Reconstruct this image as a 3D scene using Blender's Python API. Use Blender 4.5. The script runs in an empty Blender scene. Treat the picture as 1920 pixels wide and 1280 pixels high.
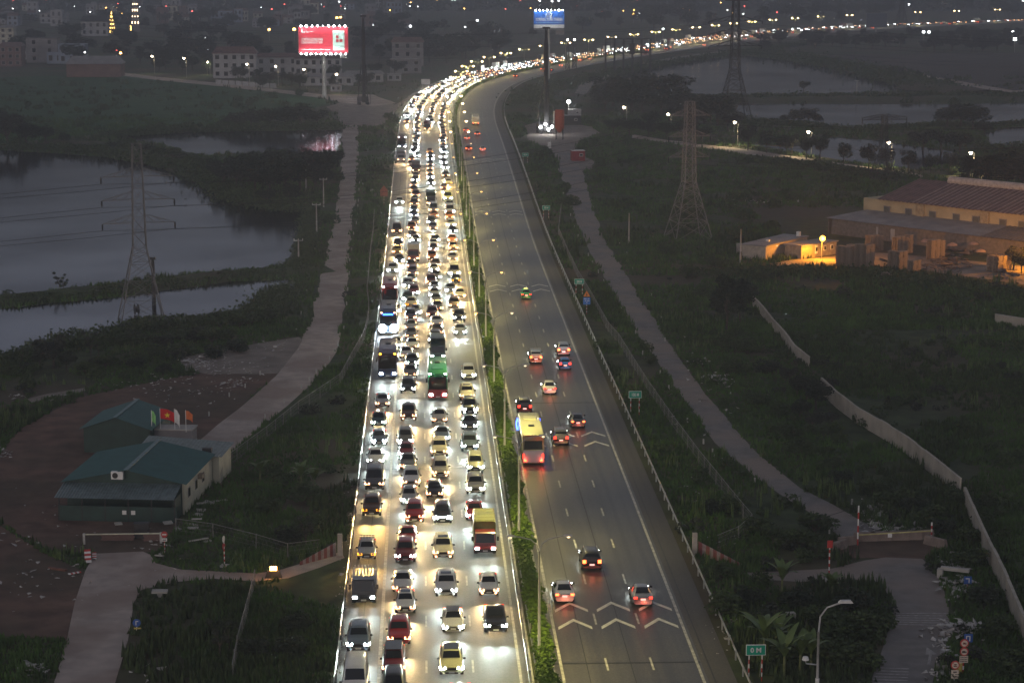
import bpy, math, random
import numpy as np
from mathutils import Vector, Matrix

random.seed(7)
rng = np.random.default_rng(11)
S = bpy.context.scene
COL = S.collection
R = math.radians

# ------------------------------------------------------------------ camera
CAM_H, FPX, PITCH, YAW = 56.7, 4000.0, R(10.27), R(2.40)
FWD = Vector((math.sin(YAW) * math.cos(PITCH), math.cos(YAW) * math.cos(PITCH), -math.sin(PITCH)))
RGT = Vector((math.cos(YAW), -math.sin(YAW), 0.0))
UPV = RGT.cross(FWD)
cam_d = bpy.data.cameras.new('camera')
cam = bpy.data.objects.new('camera', cam_d)
COL.objects.link(cam)
m3 = Matrix((RGT, UPV, -FWD)).transposed()
cam.matrix_world = Matrix.Translation((0, 0, CAM_H)) @ m3.to_4x4()
cam_d.sensor_width = 36.0
cam_d.lens = FPX / 1920 * 36.0
cam_d.clip_start, cam_d.clip_end = 1.0, 20000.0
S.camera = cam

# ------------------------------------------------------------------ dusk sky, weak sun, exposure
W = bpy.data.worlds.new('World')
S.world = W
W.use_nodes = True
wn = W.node_tree
wn.nodes.clear()
sky = wn.nodes.new('ShaderNodeTexSky')
sky.sky_type = 'NISHITA'
sky.sun_disc = False
sky.sun_elevation = R(4)
sky.sun_rotation = R(200)
sky.air_density, sky.dust_density, sky.ozone_density = 1.0, 2.0, 3.0
hsv = wn.nodes.new('ShaderNodeHueSaturation')
hsv.inputs['Saturation'].default_value = 0.36
bg = wn.nodes.new('ShaderNodeBackground')
bg.inputs['Strength'].default_value = 0.172
wo = wn.nodes.new('ShaderNodeOutputWorld')
wn.links.new(sky.outputs[0], hsv.inputs['Color'])
tint = wn.nodes.new('ShaderNodeMixRGB'); tint.blend_type = 'MULTIPLY'; tint.inputs['Fac'].default_value = 1.0
tint.inputs['Color2'].default_value = (1.06, .98, 1.0, 1)
wn.links.new(hsv.outputs[0], tint.inputs['Color1'])
wn.links.new(tint.outputs[0], bg.inputs['Color'])
wn.links.new(bg.outputs[0], wo.inputs['Surface'])
sd = bpy.data.lights.new('sun', 'SUN')
sd.energy, sd.angle, sd.color = 0.02, R(40), (1.0, 0.86, 0.84)
sun = bpy.data.objects.new('sun', sd)
COL.objects.link(sun)
sun.rotation_euler = (R(60), 0, R(-20))
S.view_settings.view_transform = 'Standard'
S.view_settings.look = 'None'
S.view_settings.exposure = 0.0
S.view_settings.gamma = 1.0
S.view_settings.use_curve_mapping = False
try:
    S.cycles.use_light_tree = True
    S.cycles.sample_clamp_indirect = 2.0
    S.cycles.max_bounces = 5
    S.cycles.diffuse_bounces = 2
    S.cycles.glossy_bounces = 3
    S.cycles.volume_bounces = 0
    S.cycles.use_denoising = True
except Exception:
    pass

# ------------------------------------------------------------------ measuring: pixel of the 1920x1280 photo -> point on level z
def at(px, py, z=0.0):
    d = FWD * FPX + RGT * (px - 960) + UPV * (640 - py)
    t = (z - CAM_H) / d.z
    return Vector((d.x * t, d.y * t, z))

def scale_at(p):                                   # photo pixels per metre at a point
    return FPX / ((Vector(p) - Vector((0, 0, CAM_H))).dot(FWD))

def high(yb, yt):                                  # height of a thing whose foot is at yb and top at yt
    return CAM_H * (1 - (yt + 85) / (yb + 85))

# ------------------------------------------------------------------ materials
def nodes_of(name):
    m = bpy.data.materials.new(name)
    m.use_nodes = True
    return m, m.node_tree.nodes, m.node_tree.links, m.node_tree.nodes['Principled BSDF']

MATS = {}
def mat(name, col, rough=0.6, metal=0.0, var=0.25, scale=1.5, bump=0.0, col2=None, coat=0.0, spec=None, stretch=None, detail=6.0, big=None):
    """colour broken up by two noises (grain and patches), optional relief"""
    if name in MATS: return MATS[name]
    m, N, L, b = nodes_of(name)
    tc = N.new('ShaderNodeTexCoord')
    mp = N.new('ShaderNodeMapping')
    if stretch: mp.inputs['Scale'].default_value = stretch
    L.new(tc.outputs['Object'], mp.inputs['Vector'])
    n1 = N.new('ShaderNodeTexNoise'); n1.inputs['Scale'].default_value = scale; n1.inputs['Detail'].default_value = detail
    L.new(mp.outputs[0], n1.inputs['Vector'])
    rp = N.new('ShaderNodeValToRGB')
    c2 = col2 if col2 else tuple(max(0, c * (1 - var)) for c in col)
    c1 = col if col2 else tuple(min(1, c * (1 + var)) for c in col)
    rp.color_ramp.elements[0].position, rp.color_ramp.elements[1].position = 0.34, 0.66
    rp.color_ramp.elements[0].color = (*c2, 1); rp.color_ramp.elements[1].color = (*c1, 1)
    L.new(n1.outputs['Fac'], rp.inputs['Fac'])
    out = rp.outputs[0]
    if big:
        n2 = N.new('ShaderNodeTexNoise'); n2.inputs['Scale'].default_value = big[0]; n2.inputs['Detail'].default_value = 4
        L.new(tc.outputs['Object'], n2.inputs['Vector'])
        r2 = N.new('ShaderNodeValToRGB')
        r2.color_ramp.elements[0].position, r2.color_ramp.elements[1].position = 0.42, 0.6
        L.new(n2.outputs['Fac'], r2.inputs['Fac'])
        mx = N.new('ShaderNodeMixRGB'); mx.inputs['Color2'].default_value = (*big[1], 1)
        sc = N.new('ShaderNodeMath'); sc.operation = 'MULTIPLY'; sc.inputs[1].default_value = big[2]
        L.new(r2.outputs[0], sc.inputs[0]); L.new(sc.outputs[0], mx.inputs['Fac'])
        L.new(out, mx.inputs['Color1']); out = mx.outputs[0]
    L.new(out, b.inputs['Base Color'])
    b.inputs['Roughness'].default_value = rough
    b.inputs['Metallic'].default_value = metal
    if coat: b.inputs['Coat Weight'].default_value = coat; b.inputs['Coat Roughness'].default_value = 0.08
    if spec is not None: b.inputs['Specular IOR Level'].default_value = spec
    if bump:
        bp = N.new('ShaderNodeBump'); bp.inputs['Strength'].default_value = 0.9; bp.inputs['Distance'].default_value = bump
        L.new(n1.outputs['Fac'], bp.inputs['Height']); L.new(bp.outputs[0], b.inputs['Normal'])
    MATS[name] = m
    return m

def glow(name, col, strength):
    if name in MATS: return MATS[name]
    m, N, L, b = nodes_of(name)
    b.inputs['Base Color'].default_value = (*[min(.8, c) for c in col], 1)
    b.inputs['Emission Color'].default_value = (*col, 1)
    b.inputs['Emission Strength'].default_value = strength
    m.cycles.emission_sampling = 'NONE'
    MATS[name] = m
    return m

def water_mat():
    """murky pond: muddy body under a broken, partly reflecting surface"""
    m, N, L, b = nodes_of('pond water')
    N.remove(b)
    tc = N.new('ShaderNodeTexCoord')
    mp = N.new('ShaderNodeMapping'); mp.inputs['Scale'].default_value = (.6, 1.6, 1); L.new(tc.outputs['Object'], mp.inputs['Vector'])
    n = N.new('ShaderNodeTexNoise'); n.inputs['Scale'].default_value = 0.7; n.inputs['Detail'].default_value = 6
    L.new(mp.outputs[0], n.inputs['Vector'])
    bp = N.new('ShaderNodeBump'); bp.inputs['Strength'].default_value = 0.2; bp.inputs['Distance'].default_value = 0.06
    L.new(n.outputs['Fac'], bp.inputs['Height'])
    n2 = N.new('ShaderNodeTexNoise'); n2.inputs['Scale'].default_value = 0.025; n2.inputs['Detail'].default_value = 5
    L.new(tc.outputs['Object'], n2.inputs['Vector'])
    gc = N.new('ShaderNodeValToRGB'); gc.color_ramp.elements[0].position, gc.color_ramp.elements[1].position = .35, .65
    gc.color_ramp.elements[0].color, gc.color_ramp.elements[1].color = (.19, .192, .225, 1), (.30, .303, .35, 1)
    L.new(n2.outputs['Fac'], gc.inputs['Fac'])
    g = N.new('ShaderNodeBsdfGlossy'); g.inputs['Roughness'].default_value = .10; L.new(gc.outputs[0], g.inputs['Color']); L.new(bp.outputs[0], g.inputs['Normal'])
    d = N.new('ShaderNodeBsdfDiffuse'); d.inputs['Color'].default_value = (.035, .038, .050, 1)
    f = N.new('ShaderNodeFresnel'); f.inputs['IOR'].default_value = 1.33; L.new(bp.outputs[0], f.inputs['Normal'])
    x = N.new('ShaderNodeMixShader'); L.new(f.outputs[0], x.inputs[0]); L.new(d.outputs[0], x.inputs[1]); L.new(g.outputs[0], x.inputs[2])
    L.new(x.outputs[0], N['Material Output'].inputs['Surface'])
    return m

def asphalt_mat(name, c1, c2, rough):
    """worn asphalt: fine grain, long tyre streaks along the road, patches"""
    m, N, L, b = nodes_of(name)
    tc = N.new('ShaderNodeTexCoord')
    def noise(scale, sx, sy, det=5):
        mp = N.new('ShaderNodeMapping'); mp.inputs['Scale'].default_value = (sx, sy, 1)
        n = N.new('ShaderNodeTexNoise'); n.inputs['Scale'].default_value = scale; n.inputs['Detail'].default_value = det
        L.new(tc.outputs['Object'], mp.inputs['Vector']); L.new(mp.outputs[0], n.inputs['Vector'])
        return n.outputs['Fac']
    a, s, p = noise(5, 1, 1, 8), noise(1.0, 1.1, 0.012, 4), noise(0.09, 1, .5, 4)
    add = N.new('ShaderNodeMath'); add.operation = 'ADD'; L.new(a, add.inputs[0]); L.new(s, add.inputs[1])
    ad2 = N.new('ShaderNodeMath'); ad2.operation = 'ADD'; L.new(add.outputs[0], ad2.inputs[0]); L.new(p, ad2.inputs[1])
    dv = N.new('ShaderNodeMath'); dv.operation = 'DIVIDE'; dv.inputs[1].default_value = 3; L.new(ad2.outputs[0], dv.inputs[0])
    rp = N.new('ShaderNodeValToRGB')
    rp.color_ramp.elements[0].position, rp.color_ramp.elements[1].position = 0.41, 0.60
    rp.color_ramp.elements[0].color, rp.color_ramp.elements[1].color = (*c1, 1), (*c2, 1)
    L.new(dv.outputs[0], rp.inputs['Fac']); L.new(rp.outputs[0], b.inputs['Base Color'])
    b.inputs['Roughness'].default_value = rough
    bp = N.new('ShaderNodeBump'); bp.inputs['Strength'].default_value = 0.5; bp.inputs['Distance'].default_value = 0.01
    L.new(a, bp.inputs['Height']); L.new(bp.outputs[0], b.inputs['Normal'])
    MATS[name] = m
    return m

ASPH_L = asphalt_mat('asphalt jammed carriageway', (0.092, 0.089, 0.084), (0.165, 0.160, 0.150), 0.55)  # paler than the free side: headlight spill put into the asphalt colour
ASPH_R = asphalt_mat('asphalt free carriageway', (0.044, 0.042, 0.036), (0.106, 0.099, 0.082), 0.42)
ASPH_S = asphalt_mat('asphalt shoulder', (0.075, 0.071, 0.066), (0.115, 0.108, 0.100), 0.75)
PAINT_LINE = mat('road marking paint', (0.60, 0.58, 0.52), 0.6, col2=(.30, .29, .26), scale=1.6)
WATER = water_mat()
GROUND = mat('meadow soil', (0.080, 0.105, 0.052), 0.95, col2=(0.046, 0.060, 0.036), scale=0.35, bump=0.15, detail=10, big=(0.03, (0.105, 0.080, 0.062), 0.75), spec=0.1)
FIELD = mat('rice field', (0.050, 0.115, 0.045), 0.95, col2=(0.032, 0.075, 0.034), scale=0.12, spec=0.1, detail=8)
FIELD2 = mat('bare field', (0.095, 0.085, 0.075), 0.95, col2=(0.07, 0.065, 0.058), scale=0.05, spec=0.1)
CONC_ROAD = mat('concrete service road', (0.47, 0.39, 0.345), 0.85, col2=(0.33, 0.275, 0.245), scale=0.5, detail=10, big=(0.11, (0.25, 0.18, 0.145), 0.7))
CONC_ROAD2 = mat('asphalt service road', (0.205, 0.19, 0.182), 0.8, col2=(0.14, 0.13, 0.126), scale=0.6, detail=10, big=(0.09, (0.27, 0.21, 0.175), 0.75))
DIRT = mat('red brown dirt', (0.215, 0.135, 0.105), 0.95, col2=(0.115, 0.076, 0.062), scale=0.4, bump=0.2, detail=10, big=(0.05, (0.075, 0.07, 0.052), 0.6), spec=0.1)
SAND = mat('pale trodden ground', (0.30, 0.26, 0.23), 0.95, col2=(0.19, 0.165, 0.145), scale=0.3, detail=9, spec=0.1)
STEEL = mat('galvanised steel', (0.48, 0.49, 0.49), 0.42, 0.6, var=0.18, scale=2)
PYLON = mat('weathered pylon steel', (0.30, 0.28, 0.28), 0.6, 0.3, var=0.2, scale=0.6)
DARKSTEEL = mat('dark machinery steel', (0.035, 0.035, 0.038), 0.6, 0.2, var=0.3)
WIRE = mat('power cable', (0.03, 0.03, 0.032), 0.6)
CONCRETE = mat('pale concrete', (0.40, 0.385, 0.36), 0.85, var=0.2, scale=0.8, bump=0.01)
WALLC = mat('cream boundary wall', (0.46, 0.42, 0.355), 0.9, col2=(0.34, 0.31, 0.26), scale=0.5)
WHITE = mat('white paint', (0.72, 0.72, 0.70), 0.6, var=0.08)
REDP = mat('red paint', (0.42, 0.035, 0.03), 0.5, var=0.12)
BLUEP = mat('blue sign paint', (0.02, 0.09, 0.36), 0.45, var=0.1)
GREENP = mat('green sign paint', (0.0, 0.22, 0.13), 0.45, var=0.1)
ORANGEP = mat('orange sign paint', (0.75, 0.22, 0.02), 0.45, var=0.1)
YELLOWP = mat('yellow sign paint', (0.62, 0.48, 0.12), 0.5, var=0.1)
BLACKP = mat('black paint', (0.015, 0.015, 0.016), 0.5, var=0.2)
LEAF = mat('dark tree leaves', (0.040, 0.055, 0.035), 0.8, col2=(0.022, 0.032, 0.022), scale=0.9, spec=0.2)
LEAF2 = mat('olive shrub leaves', (0.070, 0.105, 0.042), 0.8, col2=(0.036, 0.054, 0.026), scale=0.7, spec=0.2)
HEDGE = mat('median hedge leaves', (0.12, 0.20, 0.018), 0.7, col2=(0.06, 0.11, 0.012), scale=1.6, spec=0.3)
GRASSM = mat('grass blades', (0.090, 0.165, 0.045), 0.85, col2=(0.050, 0.085, 0.032), scale=0.22, spec=0.15, detail=8)
BANANA = mat('banana leaves', (0.11, 0.17, 0.05), 0.55, col2=(0.07, 0.11, 0.035), scale=1.2)
BARK = mat('bark', (0.07, 0.055, 0.045), 0.95, var=0.3, scale=3)
TRASHM = mat('pale litter', (0.62, 0.60, 0.58), 0.85, col2=(0.22, 0.205, 0.195), scale=0.8)
ROOFG = mat('green corrugated roof', (0.026, 0.105, 0.10), 0.55, 0.0, col2=(0.02, 0.085, 0.08), scale=0.8)
GREENW = mat('dark green cladding', (0.014, 0.045, 0.038), 0.6, var=0.2, scale=0.8)
CREAMW = mat('cream plaster wall', (0.50, 0.48, 0.39), 0.9, var=0.12, scale=0.7)
GLASS_D = mat('dark window glass', (0.012, 0.013, 0.015), 0.12, var=0.1, spec=0.6)
CONE_Y = mat('factory yellow wall', (0.42, 0.35, 0.22), 0.85, var=0.14, scale=0.4)
ROOFR = mat('rust red roof sheet', (0.135, 0.072, 0.064), 0.6, var=0.3, scale=0.5)
ROOFGR = mat('grey roof sheet', (0.22, 0.21, 0.215), 0.6, var=0.2, scale=0.4)
PLASTER = mat('white plaster wall', (0.36, 0.36, 0.375), 0.9, var=0.12, scale=0.2)
PLASTERB = mat('blue grey plaster wall', (0.26, 0.31, 0.40), 0.9, var=0.12, scale=0.2)
PLASTERD = mat('dull plaster wall', (0.22, 0.21, 0.22), 0.9, var=0.2, scale=0.2)
BRICKW = mat('dark brick wall', (0.16, 0.10, 0.09), 0.9, var=0.2, scale=0.3)
WOOD = mat('grey pallet wood', (0.26, 0.21, 0.17), 0.9, var=0.3, scale=1.5)
TYRE = mat('tyre rubber', (0.012, 0.012, 0.012), 0.8)
TRIM = mat('black plastic trim', (0.012, 0.012, 0.013), 0.5)
CARGLASS = mat('tinted car glass', (0.010, 0.012, 0.014), 0.07, var=0.1, spec=0.7)
PLATE = mat('number plate white', (0.6, 0.6, 0.58), 0.5, var=0.05)

# ------------------------------------------------------------------ object helpers
def tag(o, label=None, cat=None, group=None, kind=None):
    if label: o['label'] = label
    if cat: o['category'] = cat
    if group: o['group'] = group
    if kind: o['kind'] = kind
    return o

def thing(name, label, cat, loc=(0, 0, 0), rz=0.0, group=None):
    o = bpy.data.objects.new(name, None)
    COL.objects.link(o)
    o.empty_display_size = 0.5
    o.location = loc
    o.rotation_euler = (0, 0, rz)
    return tag(o, label, cat, group)

class MB:
    """collects faces; build() links them as one mesh object"""
    def __init__(s): s.v, s.f, s.m = [], [], []
    def add(s, vs, fs, mi=0):
        b = len(s.v)
        s.v += [tuple(v) for v in vs]
        s.f += [tuple(i + b for i in f) for f in fs]
        s.m += [mi] * len(fs)
        return s
    def box(s, c, d, rz=0.0, mi=0, taper=1.0):
        x, y, z = d[0] / 2, d[1] / 2, d[2] / 2
        cs, sn = math.cos(rz), math.sin(rz)
        vs = []
        for dz in (-z, z):
            k = taper if dz > 0 else 1.0
            for dx, dy in ((-x, -y), (x, -y), (x, y), (-x, y)):
                dx, dy = dx * k, dy * k
                vs.append((c[0] + dx * cs - dy * sn, c[1] + dx * sn + dy * cs, c[2] + dz))
        return s.add(vs, [(0, 3, 2, 1), (4, 5, 6, 7), (0, 1, 5, 4), (1, 2, 6, 5), (2, 3, 7, 6), (3, 0, 4, 7)], mi)
    def bar(s, a, b, w, h=None, mi=0):
        a, b = Vector(a), Vector(b)
        t = (b - a)
        if t.length < 1e-6: return s
        t.normalize()
        r = Vector((0, 0, 1)) if abs(t.z) < .95 else Vector((1, 0, 0))
        n = t.cross(r).normalized(); u = n.cross(t)
        h = h or w
        vs = [p + n * (i * w / 2) + u * (j * h / 2) for p in (a, b) for i, j in ((-1, -1), (1, -1), (1, 1), (-1, 1))]
        return s.add(vs, [(0, 3, 2, 1), (4, 5, 6, 7), (0, 1, 5, 4), (1, 2, 6, 5), (2, 3, 7, 6), (3, 0, 4, 7)], mi)
    def tube(s, pts, r, n=8, mi=0, cap=True):
        pts = [Vector(p) for p in pts]
        rs = r if isinstance(r, (list, tuple)) else [r] * len(pts)
        b = len(s.v); ref = None
        for i, p in enumerate(pts):
            t = (pts[min(i + 1, len(pts) - 1)] - pts[max(i - 1, 0)]).normalized()
            if ref is None: ref = Vector((0, 0, 1)) if abs(t.z) < .9 else Vector((1, 0, 0))
            a = t.cross(ref).normalized(); c = a.cross(t).normalized(); ref = c
            for k in range(n):
                g = 2 * math.pi * k / n
                s.v.append(tuple(p + (a * math.cos(g) + c * math.sin(g)) * rs[i]))
        for i in range(len(pts) - 1):
            for k in range(n):
                s.f.append((b + i * n + k, b + i * n + (k + 1) % n, b + (i + 1) * n + (k + 1) % n, b + (i + 1) * n + k)); s.m.append(mi)
        if cap:
            s.f.append(tuple(b + k for k in range(n))); s.m.append(mi)
            e = b + (len(pts) - 1) * n
            s.f.append(tuple(e + k for k in reversed(range(n)))); s.m.append(mi)
        return s
    def prism(s, poly, z0, z1, mi=0):
        n = len(poly)
        vs = [(p[0], p[1], z0) for p in poly] + [(p[0], p[1], z1) for p in poly]
        return s.add(vs, [tuple(reversed(range(n))), tuple(range(n, 2 * n))] + [(i, (i + 1) % n, n + (i + 1) % n, n + i) for i in range(n)], mi)
    def mesh(s, name, mats, smooth=False):
        me = bpy.data.meshes.new(name)
        me.from_pydata(s.v, [], s.f)
        for m in (mats if isinstance(mats, (list, tuple)) else [mats]): me.materials.append(m)
        if len(set(s.m)) > 1: me.polygons.foreach_set('material_index', s.m)
        if smooth: me.polygons.foreach_set('use_smooth', [True] * len(me.polygons))
        me.update()
        return me
    def build(s, name, mats, parent=None, smooth=False, kind=None):
        return obj(name, s.mesh(name, mats, smooth), parent, kind)

def obj(name, me, parent=None, kind=None, loc=None, rz=None):
    o = bpy.data.objects.new(name, me)
    COL.objects.link(o)
    if parent: o.parent = parent
    if kind: o['kind'] = kind
    if loc is not None: o.location = loc
    if rz is not None: o.rotation_euler = (0, 0, rz)
    return o

def children_of():
    d = {}
    for o in bpy.data.objects:
        if o.parent: d.setdefault(o.parent.name, []).append(o)
    return d

def clone(src, kids, loc=None, rz=None, sc=None, label=None, parent=None):
    c = src.copy(); COL.objects.link(c)
    if parent: c.parent = parent
    if loc is not None: c.location = loc
    if rz is not None: c.rotation_euler = (0, 0, rz)
    if sc is not None: c.scale = sc if isinstance(sc, (tuple, list)) else (sc, sc, sc)
    if label: c['label'] = label
    for ch in kids.get(src.name, []): clone(ch, kids, parent=c)
    return c

def lamp(kind, name, loc, power, col, parent=None, aim=None, size=R(60), blend=1.0, radius=0.1):
    key = (kind, name, power, col, size, blend, radius)
    d = LAMPD.get(key)
    if d is None:
        d = bpy.data.lights.new(name, kind)
        d.energy, d.color = power, col
        d.shadow_soft_size = radius
        if kind == 'SPOT': d.spot_size, d.spot_blend = size, blend
        LAMPD[key] = d
    o = bpy.data.objects.new(name, d)
    COL.objects.link(o)
    o.location = loc
    if parent: o.parent = parent
    if aim is not None: o.rotation_euler = Vector(aim).to_track_quat('-Z', 'Y').to_euler()
    return o
LAMPD = {}

def text_mesh(txt, size, name='lettering'):
    cu = bpy.data.curves.new('t', 'FONT')
    cu.body = txt; cu.size = size; cu.align_x = 'CENTER'; cu.align_y = 'CENTER'; cu.extrude = 0.01; cu.offset = size * .028; cu.resolution_u = 3
    o = bpy.data.objects.new('t', cu); COL.objects.link(o)
    dg = bpy.context.evaluated_depsgraph_get()
    me = bpy.data.meshes.new_from_object(o.evaluated_get(dg)); me.name = name
    bpy.data.objects.remove(o); bpy.data.curves.remove(cu)
    return me

def lettering(txt, size, parent, loc, material, rot=(R(90), 0, 0), width=None):
    me = text_mesh(txt, size)
    me.materials.clear(); me.materials.append(material)
    o = obj('lettering', me, parent); o.location = loc; o.rotation_euler = rot
    if width:
        xs = [v.co.x for v in me.vertices]
        if xs: o.scale = (width / max(1e-3, max(xs) - min(xs)), 1, 1)
    return o

# ------------------------------------------------------------------ the road's course: nominal cross offset X -> bent course
CD = np.array([-200, 420, 473, 548, 640, 741, 805, 866, 925, 987, 1070, 1150, 1243, 1360, 1511, 1600, 1680, 1760, 1864, 2200], float)
CL = np.array([-7.15, -7.15, -7.3, -7.6, -7.8, -7.5, -6.2, -3.2, 2.5, 11.5, 30, 56, 94, 140, 203, 250, 306, 385, 520, 980], float)
CR = np.array([25.4, 25.4, 26.0, 27.0, 28.1, 28.8, 30.6, 34.5, 40, 50, 74, 101, 138.6, 192.6, 266, 320, 383, 455, 555, 985], float)
_dd = np.arange(-200, 2200, 4.0)
def _sm(y):
    y = np.interp(_dd, CD, y); k = np.ones(15) / 15
    return np.convolve(np.pad(y, 7, mode='edge'), k, 'valid')
_L, _R = _sm(CL), _sm(CR)
def WX(X, d):
    t = (X + 7.15) / 32.55
    l, r = np.interp(d, _dd, _L), np.interp(d, _dd, _R)
    return float(l + (r - l) * t)
def WP(X, d, z=0.0): return Vector((WX(X, d), d, z))
def heading(X, d): return -math.atan2(WX(X, d + 3) - WX(X, d - 3), 6.0)

def strip(name, X0, X1, d0, d1, z, material, step=6.0, kind='structure', parent=None):
    n = max(2, int((d1 - d0) / step) + 1)
    mb = MB(); ds = np.linspace(d0, d1, n)
    for d in ds: mb.v += [tuple(WP(X0, d, z)), tuple(WP(X1, d, z))]
    for i in range(n - 1): mb.f.append((2 * i, 2 * i + 1, 2 * i + 3, 2 * i + 2)); mb.m.append(0)
    return mb.build(name, material, parent, kind=kind)

def sheet(name, pix, z, material, kind='structure', cut=True):
    """a flat area given by its outline, as measured on the photograph; rough natural edge"""
    pts = [at(*p) for p in pix]
    out = []
    n = len(pts)
    for i in range(n):
        a, b = pts[i], pts[(i + 1) % n]
        k = max(1, int((b - a).length / 6)) if cut else 1
        for j in range(k):
            p = a.lerp(b, j / k)
            if cut and j: p = p + Vector((random.uniform(-.35, .35), random.uniform(-.8, .8), 0))
            out.append((p.x, p.y, z))
    import bmesh
    bm = bmesh.new()
    f = bm.faces.new([bm.verts.new(p) for p in out])
    if f.normal.z < 0: f.normal_flip()
    bmesh.ops.triangulate(bm, faces=bm.faces[:])
    me = bpy.data.meshes.new(name); bm.to_mesh(me); bm.free()
    for p in me.polygons:
        pass
    me.materials.append(material)
    o = obj(name, me, None, kind)
    POLYS.append((name, np.array([(p[0], p[1]) for p in out])))
    return o
POLYS = []

def inside(poly, X, Y):
    r = np.zeros(len(X), bool); n = len(poly); j = n - 1
    for i in range(n):
        xi, yi = poly[i]; xj, yj = poly[j]
        c = ((yi > Y) != (yj > Y)) & (X < (xj - xi) * (Y - yi) / (yj - yi + 1e-12) + xi)
        r ^= c; j = i
    return r
# ================================================================== THE SETTING
mb = MB()
mb.add([(-4000, -200, 0), (4000, -200, 0), (4000, 9000, 0), (-4000, 9000, 0)], [(0, 1, 2, 3)])
mb.build('ground', GROUND, kind='structure')

FAR = 2190.0
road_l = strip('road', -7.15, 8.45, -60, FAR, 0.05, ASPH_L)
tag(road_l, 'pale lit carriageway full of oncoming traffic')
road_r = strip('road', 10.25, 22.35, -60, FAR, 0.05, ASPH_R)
tag(road_r, 'dark olive carriageway with few cars driving away')
road_s = strip('road_shoulder', 22.35, 24.6, -60, FAR, 0.045, ASPH_S)
strip('verge', 24.6, 26.4, -60, 900, 0.02, GROUND)
MEDSOIL = mat('median soil', (0.07, 0.085, 0.03), 0.95, var=0.4, scale=1.0)
strip('median', 8.45, 10.25, -60, FAR, 0.16, MEDSOIL)
kb = MB()
KERB = mat('kerb concrete', (0.34, 0.33, 0.30), 0.8, var=0.2)
for X in (8.45, 10.25):
    ds = np.linspace(-60, 1500, 260)
    for a, b in zip(ds[:-1], ds[1:]): kb.bar(WP(X, a, .1), WP(X, b, .1), .16, .2)
kb.build('kerb', KERB, kind='structure')

def line(X, w, d0, d1, parent, z=0.056): return strip('edge_line', X - w / 2, X + w / 2, d0, d1, z, PAINT_LINE, parent=parent)
line(-3.8, .28, -60, 1500, road_l); line(7.5, .22, -60, 1500, road_l)
line(10.9, .24, -60, 1500, road_r); line(22.0, .24, -60, 1500, road_r)

# broken lane lines: every dash a piece of its own, phase measured
d_ph = at(1106, 1161).y
dash_me = MB().box((0, 0, 0), (.17, 3.1, .006)).mesh('lane_dash', PAINT_LINE)
for X, par in ((0.0, road_l), (3.76, road_l), (14.62, road_r), (18.3, road_r)):
    d = d_ph - 12 * 4
    while d < 780:
        o = obj('lane_dash', dash_me, par)
        o.location = WP(X, d, .058 if X < 9 else .058)
        o.rotation_euler = (0, 0, heading(X, d))
        d += 12.0
# distance chevrons, three lanes by two rows at five places
chm = MB()
for sx in (-1, 1):
    chm.add([(0, 0, 0), (0, -.75, 0), (sx * 1.45, -3.0, 0), (sx * 1.45, -2.25, 0)], [(0, 1, 2, 3) if sx < 0 else (3, 2, 1, 0)])
chev = chm.mesh('chevron', mat('chevron paint', (0.70, 0.68, 0.60), 0.6, var=.15, scale=2))
for y1, y2 in ((1132.5, 1164), (812, 830), (534.5, 543.5), (396, 401.5), (298.5, 302.5)):
    for yy in (y1, y2):
        for X in (12.75, 16.45, 20.15):
            d = at(797, yy).y
            o = obj('chevron', chev, road_r)
            o.location = WP(X, d, .064)
SEAM = mat('bitumen seam', (0.03, 0.03, 0.03), 0.6)
for X in (-5.4, 13.0, 16.6, 22.9):                    # construction joints and repairs along the lanes
    strip('joint', X - .04, X + .04, 110, 620, 0.054, SEAM, parent=road_l if X < 9 else road_r)
for X0, X1, d in ((10.3, 22.3, at(960, 1246).y), (10.3, 22.3, 268.0), (-7.1, 8.4, 233.0), (-7.1, 8.4, 402.0)):
    mbb = MB(); mbb.box(((X0 + X1) / 2, d, .053), (X1 - X0, .3, .004))
    mbb.build('joint', SEAM, road_l if X0 < 0 else road_r)

# ponds, paths, yards, fields
sheet('pond', [(-60, 282), (0, 282), (100, 287), (200, 295), (280, 310), (350, 325), (390, 345), (410, 360), (440, 378), (490, 390), (560, 392), (600, 388), (599, 420), (594, 450), (586, 472), (574, 490), (530, 499), (400, 510), (250, 525), (120, 545), (0, 552), (-60, 556)], .03, WATER)
sheet('pond', [(-60, 586), (0, 580), (100, 568), (250, 555), (430, 528), (545, 525), (560, 536), (535, 562), (495, 582), (430, 592), (330, 607), (300, 614), (250, 612), (200, 632), (130, 642), (60, 662), (0, 674), (-60, 682)], .03, WATER)
sheet('pond', [(205, 258), (240, 255), (330, 250), (410, 248), (560, 245), (640, 244), (636, 284), (580, 290), (480, 292), (440, 288), (390, 292), (350, 286), (300, 270)], .03, WATER)
sheet('pond', [(1150, 141), (1195, 132), (1260, 118), (1360, 105), (1400, 105), (1500, 117), (1600, 135), (1700, 160), (1740, 172), (1720, 180), (1500, 181), (1400, 182), (1300, 186), (1240, 180), (1180, 170)], .03, WATER)
sheet('pond', [(1385, 198), (1500, 195), (1780, 196), (1930, 193), (1930, 228), (1850, 232), (1800, 225), (1750, 230), (1680, 235), (1600, 238), (1530, 235), (1400, 225), (1380, 215)], .03, WATER)
sheet('pond', [(1845, 250), (1890, 240), (1990, 236), (1990, 286), (1860, 281)], .03, WATER)
sheet('pond', [(1390, 268), (1480, 278), (1560, 258), (1640, 264), (1790, 285), (1810, 300), (1720, 318), (1600, 303), (1500, 289)], .03, WATER)
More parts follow.
